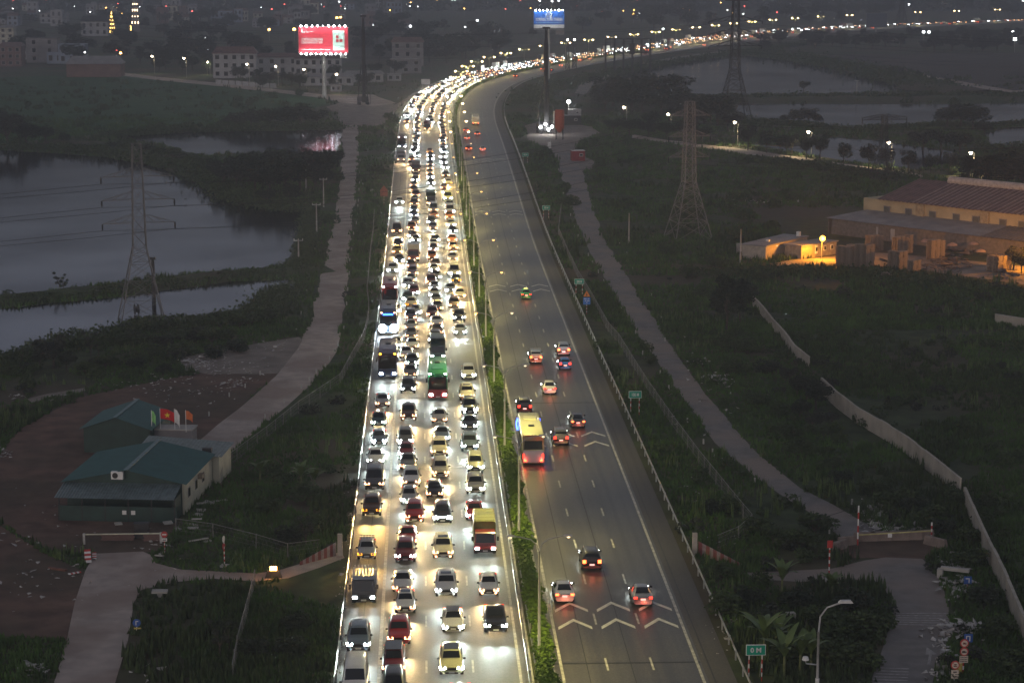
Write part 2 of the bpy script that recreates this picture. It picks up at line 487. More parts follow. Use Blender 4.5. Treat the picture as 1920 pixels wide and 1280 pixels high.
sheet('field', [(-200, 150), (0, 145), (228, 139), (400, 161), (600, 184), (618, 196), (550, 212), (400, 240), (210, 250), (0, 270), (-200, 275)], .02, FIELD)
sheet('field', [(1500, 105), (1640, 102), (1990, 98), (1990, 176), (1880, 172), (1760, 160), (1700, 150), (1600, 128)], .02, FIELD2)
sheet('field', [(640, 118), (760, 112), (800, 90), (900, 82), (905, 60), (760, 62), (640, 80)], .02, FIELD2)

LROAD = [(642, 235), (641, 300), (636, 360), (625, 420), (610, 480), (596, 540), (586, 590), (566, 640), (530, 690), (495, 725), (450, 765), (410, 795), (372, 828), (364, 860), (395, 872), (420, 860), (455, 830), (490, 800), (540, 760), (585, 720), (618, 680), (636, 640), (642, 600), (650, 540), (655, 480), (660, 420), (668, 360), (671, 300), (673, 235)]
sheet('service_road', LROAD, .045, CONC_ROAD)
sheet('service_road', [(92, 1300), (105, 1270), (125, 1200), (140, 1130), (160, 1070), (178, 1038), (268, 1034), (282, 1040), (292, 1056), (340, 1068), (480, 1075), (520, 1070), (600, 1046), (640, 1034), (646, 1046), (600, 1064), (540, 1084), (480, 1090), (400, 1085), (330, 1091), (265, 1106), (251, 1130), (240, 1200), (216, 1280), (210, 1300)], .045, CONC_ROAD)
sheet('dirt_yard', [(-120, 960), (0, 985), (80, 1035), (175, 1080), (140, 1130), (124, 1200), (0, 1192), (-150, 1200)], .03, DIRT)
sheet('dirt_yard', [(-120, 860), (-20, 870), (45, 800), (150, 745), (290, 715), (420, 692), (530, 692), (450, 765), (410, 795), (372, 828), (364, 862), (396, 880), (340, 960), (300, 1034), (178, 1038), (90, 1030), (0, 980), (-120, 955)], .025, DIRT)
sheet('dirt_yard', [(335, 672), (420, 655), (560, 632), (572, 640), (535, 690), (470, 700), (390, 702), (340, 690)], .03, SAND)
sheet('trodden_path', [(50, 748), (90, 738), (160, 727), (160, 733), (100, 745), (60, 755)], .03, SAND)
sheet('trodden_path', [(430, 700), (500, 690), (534, 688), (520, 700), (470, 702)], .035, SAND)
sheet('yard', [(612, 200), (640, 192), (700, 180), (740, 197), (800, 160), (830, 150), (800, 172), (752, 196), (735, 215), (716, 235), (672, 240), (642, 240), (634, 218)], .03, SAND)
sheet('path', [(226, 136), (290, 144), (400, 155), (520, 168), (610, 178), (700, 178), (742, 194), (700, 200), (640, 193), (600, 184), (520, 174), (400, 161), (290, 150), (226, 142)], .04, CONC_ROAD)

RROAD = [(1045, 280), (1048, 310), (1058, 350), (1075, 400), (1100, 460), (1140, 530), (1185, 610), (1240, 690), (1290, 760), (1340, 830), (1400, 882), (1470, 932), (1520, 962), (1582, 1012), (1690, 1012), (1620, 980), (1560, 945), (1500, 915), (1420, 850), (1360, 780), (1310, 720), (1260, 650), (1215, 580), (1170, 510), (1130, 440), (1115, 400), (1105, 360), (1086, 310), (1075, 276)]
sheet('service_road', RROAD, .045, CONC_ROAD2)
sheet('service_road', [(1380, 1074), (1470, 1071), (1560, 1066), (1620, 1051), (1660, 1045), (1730, 1048), (1760, 1080), (1778, 1130), (1781, 1180), (1771, 1230), (1752, 1300), (1625, 1300), (1650, 1230), (1670, 1170), (1673, 1125), (1650, 1096), (1600, 1086), (1500, 1091), (1420, 1086)], .045, CONC_ROAD2)
sheet('dirt_yard', [(1570, 1012), (1610, 1006), (1700, 1008), (1760, 1010), (1762, 1030), (1735, 1048), (1660, 1046), (1600, 1046), (1570, 1036)], .03, DIRT)
sheet('yard', [(985, 235), (1030, 225), (1110, 238), (1125, 250), (1090, 262), (1078, 280), (1110, 300), (1118, 312), (1085, 325), (1045, 300), (1035, 285), (990, 262)], .03, SAND)
sheet('path', [(1185, 252), (1250, 263), (1380, 278), (1500, 295), (1600, 310), (1700, 323), (1730, 328), (1730, 333), (1690, 331), (1590, 318), (1490, 303), (1370, 286), (1250, 268), (1185, 259)], .04, CONC_ROAD)
sheet('service_road', [(1078, 175), (1090, 155), (1120, 140), (1180, 124), (1260, 108), (1400, 90), (1400, 94), (1270, 114), (1190, 130), (1135, 146), (1110, 160), (1098, 178)], .04, CONC_ROAD2)
sheet('yard', [(1420, 500), (1480, 488), (1570, 480), (1600, 470), (1700, 478), (1990, 505), (1990, 545), (1860, 525), (1740, 508), (1660, 500), (1580, 492), (1500, 500), (1450, 508)], .03, SAND)
sheet('path', [(1680, 132), (1740, 142), (1830, 158), (1900, 170), (1990, 168), (1990, 172), (1890, 174), (1820, 163), (1730, 147)], .04, CONC_ROAD)

# faint old paint on the right service road: rumble bars, an arrow
OLDP = mat('worn road paint', (0.30, 0.285, 0.28), 0.8, var=0.3, scale=3)
mbb = MB()
for k in range(6):
    a, b = at(1672 - k * 1.2, 1150 + k * 4), at(1779 - k * .2, 1150 + k * 4.6)
    mbb.bar((a.x, a.y, .052), (b.x, b.y, .052), .22, .006)
for k in range(6):
    a, b = at(1648 - k * 3, 1252 + k * 5.5), at(1704 - k * .5, 1254 + k * 5.5)
    mbb.bar((a.x, a.y, .052), (b.x, b.y, .052), .22, .006)
mbb.build('rumble_bars', OLDP, kind='structure')
p = at(1741, 1247); q = at(1745, 1225)
mbb = MB(); mbb.bar((p.x, p.y, .053), (q.x, q.y, .053), .22, .006)
mbb.add([(q.x - .5, q.y - .3, .056), (q.x + .5, q.y - .3, .056), (q.x + .05, q.y + 1.6, .056)], [(0, 1, 2)])
mbb.build('arrow_marking', OLDP, kind='structure')

# the banks between the ponds: low ridges
def bank(pix, w, h, seed=0):
    pts = [at(*p) for p in pix]; mb = MB(); rows = []
    rd = random.Random(seed)
    P = []
    for a, b in zip(pts[:-1], pts[1:]):
        k = max(1, int((b - a).length / 5))
        P += [a.lerp(b, j / k) for j in range(k)]
    P.append(pts[-1])
    for i, p in enumerate(P):
        t = (P[min(i + 1, len(P) - 1)] - P[max(i - 1, 0)]).normalized(); n = Vector((-t.y, t.x, 0))
        ww = w * rd.uniform(.85, 1.2); hh = h * rd.uniform(.7, 1.25)
        rows.append([p - n * ww, p - n * ww * .5 + Vector((0, 0, hh * .8)), p + Vector((0, 0, hh)), p + n * ww * .5 + Vector((0, 0, hh * .8)), p + n * ww])
    for r in rows: mb.v += [tuple(q) for q in r]
    for i in range(len(rows) - 1):
        for j in range(4): mb.f.append((i * 5 + j, i * 5 + j + 1, i * 5 + 6 + j, i * 5 + 5 + j)); mb.m.append(0)
    return mb.build('pond_bank', GROUND, kind='structure', smooth=True)
bank([(-60, 571), (0, 565), (100, 557), (250, 540), (430, 520), (540, 514), (590, 505)], 4.5, 1.1, 1)
bank([(120, 270), (215, 280), (300, 292), (350, 305), (400, 325), (450, 345)], 9, 1.4, 2)
bank([(1385, 190), (1500, 188), (1640, 188), (1780, 188), (1930, 186)], 12, 1.5, 3)
bank([(1400, 97), (1500, 108), (1600, 126), (1700, 150), (1760, 168), (1850, 180)], 14, 2.0, 4)

# ================================================================== GUARD RAILS
def guard_rail(X, label, d1=1300, z=0.62):
    t = thing('guard_rail', label, 'guard rail', WP(X, 150, 0))
    b0 = Vector(t.location)
    prof = [(-.03, -.155), (.03, -.12), (.03, -.06), (-.02, -.02), (-.02, .02), (.03, .06), (.03, .12), (-.03, .155)]
    mb = MB(); ds = [110 + 4 * i for i in range(int((760 - 110) / 4))] + [760 + 12 * i for i in range(int((d1 - 760) / 12) + 1)]
    for d in ds:
        p = WP(X, d, z) - b0
        mb.v += [(p.x + a, p.y, p.z + c) for a, c in prof]
    k = len(prof)
    for i in range(len(ds) - 1):
        for j in range(k - 1): mb.f.append((i * k + j, i * k + j + 1, (i + 1) * k + j + 1, (i + 1) * k + j)); mb.m.append(0)
    mb.build('beam', STEEL, t, smooth=True)
    pm = MB().box((0, 0, .4), (.12, .14, .8)).mesh('post', STEEL)
    n = 0
    for d in ds:
        if d > 330: break
        o = obj('post', pm, t); o.location = WP(X + (.1 if X < 9 else -.1), d, 0) - b0
    mb = MB()
    for d in ds:
        if 330 < d < 760: mb.box(WP(X + (.1 if X < 9 else -.1), d, .4) - b0, (.12, .14, .8))
    mb.build('post', STEEL, t, kind='stuff')
    rm = MB()
    for d in ds[::3]:
        if d < 760: rm.box(WP(X, d, z + .2) - b0, (.05, .02, .1))
    rm.build('reflector', WHITE, t, kind='stuff')
    return t
guard_rail(-7.25, 'long steel guard rail beside the emergency lane, along the dark verge')
guard_rail(8.1, 'steel guard rail of the median facing the jammed lanes')
guard_rail(8.75, 'second steel guard rail of the median, just in front of the hedge')
guard_rail(25.35, 'steel guard rail on the outer edge of the free carriageway')

# ================================================================== FOLIAGE MESHES
def leaf_cloud(n, size, centre_fn, flat=0.5, rs=None):
    """n small leaf-like quads around given centres"""
    rs = rs or rng
    C = centre_fn(n)
    a = rs.normal(size=(n, 3)); a[:, 2] *= flat; a /= np.linalg.norm(a, axis=1)[:, None]
    b = rs.normal(size=(n, 3)); b -= a * (a * b).sum(1)[:, None]; b /= np.linalg.norm(b, axis=1)[:, None]
    s = size * rs.uniform(.6, 1.35, n)[:, None]
    V = np.stack([C - a * s * .5, C + b * s * .32, C + a * s * .5, C - b * s * .32], 1).reshape(-1, 3)
    F = np.arange(4 * n).reshape(-1, 4)
    return V, F

def np_mesh(name, V, F, material):
    me = bpy.data.meshes.new(name)
    k = F.shape[1]
    me.vertices.add(len(V)); me.vertices.foreach_set('co', V.astype(np.float32).ravel())
    me.loops.add(F.size); me.loops.foreach_set('vertex_index', F.astype(np.int32).ravel())
    me.polygons.add(len(F)); me.polygons.foreach_set('loop_start', np.arange(0, F.size, k, dtype=np.int32))
    me.polygons.foreach_set('loop_total', np.full(len(F), k, np.int32))
    me.materials.append(material)
    me.update(calc_edges=True)
    return me

def clump_centres(blobs, shell=.55):
    """points biased to the outside of a set of blobs (x,y,z,r)"""
    B = np.array(blobs, float)
    def fn(n):
        w = B[:, 3] ** 2; i = rng.choice(len(B), n, p=w / w.sum())
        v = rng.normal(size=(n, 3)); v /= np.linalg.norm(v, axis=1)[:, None]
        r = B[i, 3] * (shell + (1 - shell) * rng.random(n)) ** .7
        P = B[i, :3] + v * r[:, None] * np.array([1, 1, .8])
        P[:, 2] = np.maximum(P[:, 2], .05)
        return P
    return fn

# hedge of the median: one clipped bush after the other
hedge_me = []
for k in range(4):
    bl = [(rng.uniform(-.25, .25), y, .72 + .22 * math.sin((y + 2) / 4 * math.pi), rng.uniform(.5, .66)) for y in np.linspace(-1.75, 1.75, 8)]
    V, F = leaf_cloud(900, .24, clump_centres(bl, .7))
    hedge_me.append(np_mesh('hedge_bush', V, F, HEDGE))
i = 0; d = 118.0
while d < 700 and i < 200:
    o = obj('hedge_bush', hedge_me[i % 4], loc=WP(9.5, d, .1), rz=heading(9.5, d) + (math.pi if i % 3 == 0 else 0))
    s = random.uniform(.86, 1.12); o.scale = (s * 1.3, 1.04, s * random.uniform(.85, 1.2))
    tag(o, 'clipped bright green bush in the median hedge between guard rail and lamp posts', 'bush', 'clipped bushes of the median hedge')
    d += 4.0; i += 1
# further off the hedge is one green band
bl = [(WX(9.5, dd), dd, .8, .75) for dd in np.arange(d, 1300, 1.6)]
V, F = leaf_cloud(9000, .5, clump_centres(bl, .6))
tag(obj('hedge', np_mesh('hedge', V, F, HEDGE), kind='stuff'), 'far median hedge along the bend', 'hedge')

# ================================================================== MEDIAN LAMPS
LAMP_GLOW = glow('sodium lamp glow', (1.0, 0.54, 0.15), 4.0)
LAMP_FAR = glow('street lamp glow', (1.0, 0.70, 0.34), 22.0)
LAMP_NEAR = glow('dim lamp lens', (1.0, 0.72, 0.40), 2.2)
POLE = mat('lamp post paint', (0.40, 0.39, 0.36), 0.5, 0.3, var=0.1)
LAMP_COL = (1.0, 0.82, 0.28)
lamp_posts = []
def lamp_post(d, k):
    rz = heading(9.15, d)
    far = d > 520
    t = thing('street_lamp', None, 'street lamp', WP(9.15, d, 0.1), rz, 'double armed lamp posts along the median')
    n = 8 if not far else 5
    MB().tube([(0, 0, 0), (0, 0, 5), (0, 0, 9.4)], [.13, .1, .075], n).build('pole', POLE, t, smooth=True)
    MB().tube([(0, 0, 0), (0, 0, .35)], [.22, .2], n).build('base', POLE, t)
    for s in (-1, 1):
        pts = [(0, 0, 9.3), (s * .18, 0, 9.9), (s * .7, 0, 10.35), (s * 1.5, 0, 10.55), (s * 2.0, 0, 10.62)]
        if far: pts = [pts[0], pts[2], pts[4]]
        a = MB().tube(pts, .05, n - 2).build('arm', POLE, t, smooth=True)
        MB().box((s * 2.3, 0, 10.66), (.72, .3, .13), taper=.8).build('lamp_head', POLE, a)
        lens = LAMP_NEAR if d < 262 else (LAMP_GLOW if d < 560 else LAMP_FAR)
        r = .17 if d < 262 else (.21 if d < 560 else min(.62, .34 + (d - 560) * .0003))
        if k % 7 == 3 and s == 1 and d > 262: lens = LAMP_NEAR
        V = MB()
        V.tube([(s * 2.35, 0, 10.62), (s * 2.35, 0, 10.62 - r * .5), (s * 2.35, 0, 10.62 - r)], [r, r * .9, r * .35], 8)
        V.build('lens', lens, a, smooth=True)
        if d < 700: lamp('SPOT', 'street_light', (s * 2.35, 0, 10.3), LAMP_W, LAMP_COL, t, (s * .12, 0, -1), R(150), .7, .12)
    if d >= 700: lamp('SPOT', 'street_light', (0, 0, 11), LAMP_W * 2, LAMP_COL, t, (0, 0, -1), R(150), .7, .2)
    return t
LAMP_W = 3900.0
d = at(1001, 1244).y
k = 0
ORD = ['nearest', 'second', 'third', 'fourth', 'fifth', 'sixth', 'seventh', 'eighth', 'ninth', 'tenth', 'eleventh', 'twelfth', 'thirteenth', 'fourteenth', 'fifteenth', 'sixteenth', 'seventeenth', 'eighteenth', 'nineteenth', 'twentieth']
while d < 1950:
    t = lamp_post(d, k)
    if k < 20: t['label'] = ('double armed lamp post in the median hedge, %s one counted from the camera' % ORD[k])
    else: t['label'] = 'small distant double armed lamp post glowing along the far curve of the highway'
    k += 1; d += 36.3 if d < 760 else 40.0
# one more just in front, only its head reaching into the picture
# ================================================================== VEHICLES
PCOL = {
 'white': (.66, .66, .64), 'silver': (.38, .39, .40), 'grey': (.13, .135, .14), 'black': (.012, .012, .014), 'red': (.21, .014, .016),
 'maroon': (.12, .010, .014), 'brown': (.085, .040, .022), 'cream': (.56, .51, .38), 'pale yellow': (.46, .45, .25), 'blue grey': (.12, .16, .21),
 'dark blue': (.015, .025, .07), 'blue': (.03, .22, .52), 'green': (.03, .30, .10), 'yellow': (.62, .42, .03), 'orange': (.5, .16, .03), 'dark green': (.015, .045, .04),
 'purple': (.10, .07, .11), 'olive': (.27, .28, .10)}
PAINT = {}
for k, c in PCOL.items():
    m, N, L, b = nodes_of(k + ' car paint')
    b.inputs['Base Color'].default_value = (*c, 1)
    b.inputs['Metallic'].default_value = .35 if k in ('silver', 'grey', 'blue grey', 'brown') else 0
    b.inputs['Roughness'].default_value = .42
    b.inputs['Coat Weight'].default_value = .6; b.inputs['Coat Roughness'].default_value = .12
    PAINT[k] = m
HL = {'w': glow('cool headlight', (.90, 1.0, .98), 70.0), 'y': glow('warm headlight', (1.0, .48, .24), 11.0), 'o': glow('amber headlight', (1.0, .36, .03), 4.0)}
HLC = {'w': (.83, 1.0, .95), 'y': (1.0, .70, .33), 'o': (1.0, .58, .18)}
TL = glow('tail light red', (1.0, .035, .02), 4.5)
TLW = glow('brake light core', (1.0, .12, .03), 8.0)
TLJ = glow('tail light dim', (1.0, .04, .02), 1.2)
AMB = glow('amber roof marker', (1.0, .45, .03), 16.0)
PLATE_G = glow('lit number plate', (.9, .9, .85), .5)

# profile stations: y/L, top height, belt height, half width, half width at the top
def stations(kind, L, Wd, H):
    w = Wd / 2
    if kind == 'sedan':
        st = [(0, .64, .56, .80, .72), (.025, .74, .62, .93, .82), (.08, .80, .70, .985, .88), (.17, .87, .78, 1, .88), (.275, .95, .88, 1, .86), (.36, 1.2, .90, 1, .74), (.43, H - .03, .91, 1, .66), (.52, H, .92, 1, .66), (.64, H - .03, .93, 1, .65), (.74, H - .16, .95, 1, .66), (.86, 1.04, .96, .99, .82), (.96, 1.0, .93, .96, .84), (1.0, .86, .8, .88, .80)]
        g = (.285, .425, .665, .85)
    elif kind == 'hatch':
        st = [(0, .68, .58, .80, .72), (.03, .80, .66, .93, .82), (.09, .88, .75, .985, .87), (.17, .94, .84, 1, .87), (.25, 1.0, .93, 1, .85), (.34, 1.28, .96, 1, .76), (.41, H - .03, .97, 1, .68), (.52, H, .98, 1, .68), (.70, H - .02, .99, 1, .67), (.86, H - .1, 1.0, .99, .66), (.94, 1.16, 1.0, .97, .76), (.985, .98, .92, .94, .82), (1, .8, .74, .88, .8)]
        g = (.262, .402, .865, .945)
    elif kind == 'suv':
        st = [(0, .82, .66, .84, .76), (.025, .94, .78, .95, .86), (.07, 1.02, .86, .99, .9), (.16, 1.07, .94, 1, .9), (.255, 1.12, 1.02, 1, .88), (.33, 1.42, 1.05, 1, .8), (.39, H - .04, 1.06, 1, .74), (.50, H, 1.06, 1, .74), (.72, H, 1.07, 1, .74), (.90, H - .07, 1.07, .99, .73), (.955, 1.4, 1.06, .98, .78), (.985, 1.05, .98, .96, .86), (1, .85, .78, .9, .82)]
        g = (.27, .382, .905, .958)
    elif kind == 'mpv':
        st = [(0, .74, .62, .82, .74), (.03, .90, .74, .94, .84), (.08, .98, .84, .99, .88), (.14, 1.04, .92, 1, .88), (.20, 1.12, 1.0, 1, .86), (.29, 1.45, 1.03, 1, .78), (.36, H - .05, 1.04, 1, .74), (.46, H, 1.04, 1, .74), (.72, H, 1.05, 1, .74), (.91, H - .06, 1.06, .99, .73), (.965, 1.42, 1.05, .98, .78), (.99, 1.0, .95, .96, .86), (1, .8, .74, .9, .82)]
        g = (.21, .35, .915, .967)
    elif kind == 'pickup':
        st = [(0, .86, .7, .84, .76), (.025, .98, .82, .95, .86), (.07, 1.06, .9, .99, .9), (.16, 1.1, .98, 1, .9), (.24, 1.14, 1.04, 1, .88), (.31, 1.46, 1.06, 1, .8), (.36, H - .03, 1.07, 1, .74), (.46, H, 1.07, 1, .74), (.58, H - .05, 1.07, 1, .73), (.635, 1.2, 1.07, 1, .84), (.65, 1.06, 1.0, 1, .94), (.98, 1.06, 1.0, 1, .94), (1, .9, .8, .95, .9)]
        g = (.255, .352, .585, .632)
    else:  # van
        st = [(0, .80, .66, .86, .78), (.02, 1.0, .82, .96, .88), (.06, 1.12, .96, 1, .9), (.11, 1.24, 1.08, 1, .9), (.18, 1.8, 1.12, 1, .84), (.23, H - .06, 1.14, 1, .80), (.32, H, 1.14, 1, .80), (.6, H, 1.14, 1, .80), (.95, H - .03, 1.14, 1, .80), (.985, 1.6, 1.12, .99, .84), (1, .9, .8, .96, .9)]
        g = (.115, .222, .955, .986)
    return [(y * L, t, bl, a * w, c * w) for y, t, bl, a, c in st], [x * L for x in g]

DIM = {'sedan': (4.5, 1.78, 1.46), 'hatch': (3.9, 1.70, 1.53), 'suv': (4.6, 1.88, 1.75), 'mpv': (4.6, 1.80, 1.74), 'pickup': (5.3, 1.88, 1.82), 'van': (5.3, 2.0, 2.25)}

def lerp_st(st, y):
    for a, b in zip(st[:-1], st[1:]):
        if a[0] <= y <= b[0] + 1e-6:
            t = (y - a[0]) / max(1e-6, b[0] - a[0])
            return [p + (q - p) * t for p, q in zip(a, b)]
    return list(st[-1])

def body_mesh(kind, lite=False):
    L, Wd, H = DIM[kind]
    st, g = stations(kind, L, Wd, H)
    mb = MB(); zb = .26 if kind not in ('suv', 'pickup') else .34
    def half(y, t, bl, w, tw):
        gh = t > bl + .25
        p5 = max(bl + .015, t - (.09 if gh else .035))
        h = [(0, zb), (.84 * w, zb), (.985 * w, zb + .12), (w, zb + (bl - zb) * .5), (.985 * w, bl - .05), (.955 * w, bl), (tw, p5), (tw * .84, t - .01), (tw * .45, t + .012), (0, t + .018)]
        return h
    rings = []
    for s in st:
        h = half(*s)
        rings.append([(x, s[0], z) for x, z in h] + [(-x, s[0], z) for x, z in reversed(h[1:-1])])
    n = len(rings[0])
    for r in rings: mb.v += r
    for i in range(len(rings) - 1):
        for j in range(n): mb.f.append((i * n + j, i * n + (j + 1) % n, (i + 1) * n + (j + 1) % n, (i + 1) * n + j)); mb.m.append(0)
    mb.f.append(tuple(range(n))); mb.m.append(0)
    e = (len(rings) - 1) * n
    mb.f.append(tuple(reversed(range(e, e + n)))); mb.m.append(0)
    for sx in (-1, 1):                                 # wheel arches, dark
        for yy in (L * .185, L * .79):
            r = .38
            pts = [(sx * (Wd / 2 + .006), yy + math.cos(a) * r, .32 + math.sin(a) * r) for a in np.linspace(0, math.pi, 8)]
            mb.add(pts, [tuple(range(8)) if sx > 0 else tuple(reversed(range(8)))], 1)
    return mb.mesh('body', [PAINT['white'], TRIM], True), st, g

def pane(st, y0, y1, kind, sx=0):
    """glass following the skin, a little proud of it"""
    mb = MB(); off = .022
    if kind in ('front', 'rear'):
        rows = []
        for k in range(5):
            y = y0 + (y1 - y0) * k / 4
            s = lerp_st(st, y); t = s[1]; tw = s[4]
            rows.append([(tw * .88 * u, y + (-off if kind == 'front' else off), t + .018 * (1 - u * u) + off) for u in (-1, -.5, 0, .5, 1)])
        for r in rows: mb.v += r
        for i in range(4):
            for j in range(4):
                f = (i * 5 + j, i * 5 + j + 1, i * 5 + 6 + j, i * 5 + 5 + j)
                mb.f.append(f); mb.m.append(0)
    else:
        for k in range(5):
            y = y0 + (y1 - y0) * k / 4
            s = lerp_st(st, y); bl, t, w, tw = s[2], s[1], s[3], s[4]
            gh = max(bl + .02, t - .09)
            for u in (.10, .9):
                mb.v.append((sx * (.955 * w + (tw - .955 * w) * u + off), y, bl + (gh - bl) * u))
        for i in range(4):
            f = (2 * i, 2 * i + 1, 2 * i + 3, 2 * i + 2)
            mb.f.append(f if sx < 0 else tuple(reversed(f))); mb.m.append(0)
    return mb

WHEEL = MB().tube([(-.11, 0, 0), (.11, 0, 0)], .325, 14).mesh('wheel', TYRE, False)
RIM = MB().tube([(-.118, 0, 0), (.118, 0, 0)], .2, 10).mesh('rim', STEEL, False)

def slot(o, i, m):
    o.material_slots[i].link = 'OBJECT'; o.material_slots[i].material = m

class Proto: pass
PROTO = {}
for kd in DIM:
    P = Proto(); P.L, P.W, P.H = DIM[kd]
    P.body, st, g = body_mesh(kd)
    wsy0, wsy1, rr0, rr1 = g
    P.ws = pane(st, wsy0 + .05, wsy1 - .02, 'front').mesh('windscreen', CARGLASS, True)
    P.rw = pane(st, rr0 + .03, rr1 - .02, 'rear').mesh('rear_window', CARGLASS, True)
    P.sw = []
    for sx in (-1, 1):
        P.sw.append(pane(st, wsy1 - .25, rr0 - .05, 'side', sx).mesh('side_window', CARGLASS, True))
    s0 = lerp_st(st, .1); zl = s0[1] - .16
    P.zl = zl; w = P.W / 2
    P.hl, P.tl = [], []
    for sx in (-1, 1):
        mb = MB()
        a, b = sx * w * .46, sx * w * .92
        vs = [(a, -.035, zl - .06), (b, .03, zl - .07), (b + sx * .03, .26, zl + .08), (a, .02, zl + .09), (a, .25, zl - .06), (b, .3, zl - .07), (b, .35, zl + .04), (a, .25, zl + .06)]
        mb.add(vs, [(0, 1, 2, 3), (4, 7, 6, 5), (0, 4, 5, 1), (1, 5, 6, 2), (2, 6, 7, 3), (3, 7, 4, 0)])
        P.hl.append(mb.mesh('headlight', HL['w']))
        y1 = P.L
        zt = {'sedan': .86, 'hatch': .95, 'suv': 1.0, 'mpv': 1.0, 'pickup': .92, 'van': 1.05}[kd]
        hgt = .16 if kd == 'sedan' else .30
        mb = MB().box((sx * w * .76, y1 - .02, zt), (w * .34, .12, hgt))
        P.tl.append(mb.mesh('tail_light', TL))
    P.grille = MB().box((0, .0, zl - .07), (w * .84, .06, .14), taper=.9).box((0, .0, .40), (w * 1.1, .07, .12)).mesh('grille', TRIM)
    P.plate = MB().box((0, -.05, .47), (.46, .02, .13)).mesh('number_plate', PLATE)
    P.rplate = MB().box((0, P.L + .03, .72), (.46, .02, .16)).mesh('number_plate', PLATE)
    P.mirror = []
    for sx in (-1, 1):
        P.mirror.append(MB().box((sx * (w + .10), wsy0 + .22, 1.0 if kd in ('sedan', 'hatch') else 1.14), (.22, .12, .15), taper=.8).mesh('mirror', TRIM))
    P.roofrail = MB()
    for sx in (-1, 1): P.roofrail.bar((sx * w * .66, wsy1 + .15, P.H + .04), (sx * w * .66, rr0 - .25, P.H + .03), .04)
    P.roofrail = P.roofrail.mesh('roof_rail', STEEL)
    P.sun = MB().box((0, wsy1 + .55, P.H + .022), (w * 1.0, .75, .02)).mesh('sunroof', CARGLASS)
    P.fog = [MB().box((sx * w * .72, -.01, .40), (.17, .08, .10)).mesh('fog_light', HL['w']) for sx in (-1, 1)]
    PROTO[kd] = P

PW_NEAR, PW_FAR = 1250.0, 5600.0
def beam(t, x, z, hl, power, y=-.25, aimx=0.0):
    o = lamp('SPOT', 'headlight_beam', (x, y, z), power * (.85 if hl == 'w' else 1.5), HLC[hl], t, (aimx, -1, -.035), R(32), 1.0, .06); o.scale = (4.2, 1, 1)

def car(kd, paint, loc, rz, hl='w', away=False, detail=2, extra='', power=None):
    """detail 2: all parts; 1: body, glass, lights; 0: body, windscreen, lights"""
    P = PROTO[kd]
    t = thing({'sedan': 'sedan', 'hatch': 'hatchback', 'suv': 'suv', 'mpv': 'minivan', 'pickup': 'pickup_truck', 'van': 'van'}[kd], None, None, loc, rz)
    b = obj('body', P.body, t); slot(b, 0, PAINT[paint])
    obj('windscreen', P.ws, t)
    if detail >= 1 or away: obj('rear_window', P.rw, t)
    for i in (0, 1):
        if not away or detail == 2:
            h = obj('headlight', P.hl[i], t); slot(h, 0, HL[hl])
            k_ = 1.2 if detail == 2 else (1.7 if detail == 1 else 1.9)  # headlights enlarged, more so far off, to stand for their bloom
            h.scale = (1.1, 1, k_); h.location = (0, -.01, P.zl * (1 - k_) + .02)
        if away or detail == 2:
            q = obj('tail_light', P.tl[i], t); slot(q, 0, (TLW if 'brake' in extra else TL) if away else TLJ)
        if detail >= 1: obj('side_window', P.sw[i], t)
        if detail == 2: obj('mirror', P.mirror[i], t)
    if detail >= 1:
        if away:
            q = obj('number_plate', P.rplate, t); slot(q, 0, PLATE_G)
        else:
            obj('grille', P.grille, t); obj('number_plate', P.plate, t)
    if 'fog' in extra:
        for i in (0, 1):
            q = obj('fog_light', P.fog[i], t); slot(q, 0, HL['y' if 'yfog' in extra else hl])
    if 'sunroof' in extra: obj('sunroof', P.sun, t)
    if 'rail' in extra: obj('roof_rail', P.roofrail, t)
    if 'taxi' in extra: MB().box((0, P.L * .5, P.H + .09), (.7, .22, .16), taper=.7).build('roof_sign', glow('taxi sign', (.9, .75, .25), 1.6), t)
    if 'rack' in extra:
        mb = MB()
        for k in range(6): mb.bar((-.7 + k * .28, P.L * .45, P.H + .08), (-.7 + k * .28, P.L * .9, P.H + .08), .05)
        for y in (.46, .67, .88): mb.bar((-.75, P.L * y, P.H + .04), (.75, P.L * y, P.H + .04), .05)
        mb.build('roof_rack', STEEL, t)
    if detail == 2:
        for sx in (-1, 1):
            for yy in (P.L * .185, P.L * .79):
                wv = obj('wheel', WHEEL, t); wv.location = (sx * (P.W / 2 - .10), yy, .325)
                obj('rim', RIM, wv)
    w = P.W / 2 * .72
    if away:
        lamp('SPOT', 'headlight_beam', (0, -.3, P.zl), 900.0, HLC[hl], t, (0, -1, -.06), R(58), 1.0, .08)
        lamp('POINT', 'tail_glow', (0, P.L + .35, .8), 14.0, (1, .10, .05), t, radius=.2)
    else:
        pw = power or (PW_NEAR if detail == 2 else PW_FAR)
        if detail == 2:
            beam(t, -w, P.zl, hl, pw); beam(t, w, P.zl, hl, pw)
        else: beam(t, 0, P.zl, hl, pw)
    t['L'] = P.L
    return t

def wheels(t, ys, w, r=.48):
    wm = MB().tube([(-.16, 0, 0), (.16, 0, 0)], r, 12).mesh('wheel', TYRE)
    for y in ys:
        for sx in (-1, 1):
            o = obj('wheel', wm, t); o.location = (sx * (w / 2 - .16), y, r)

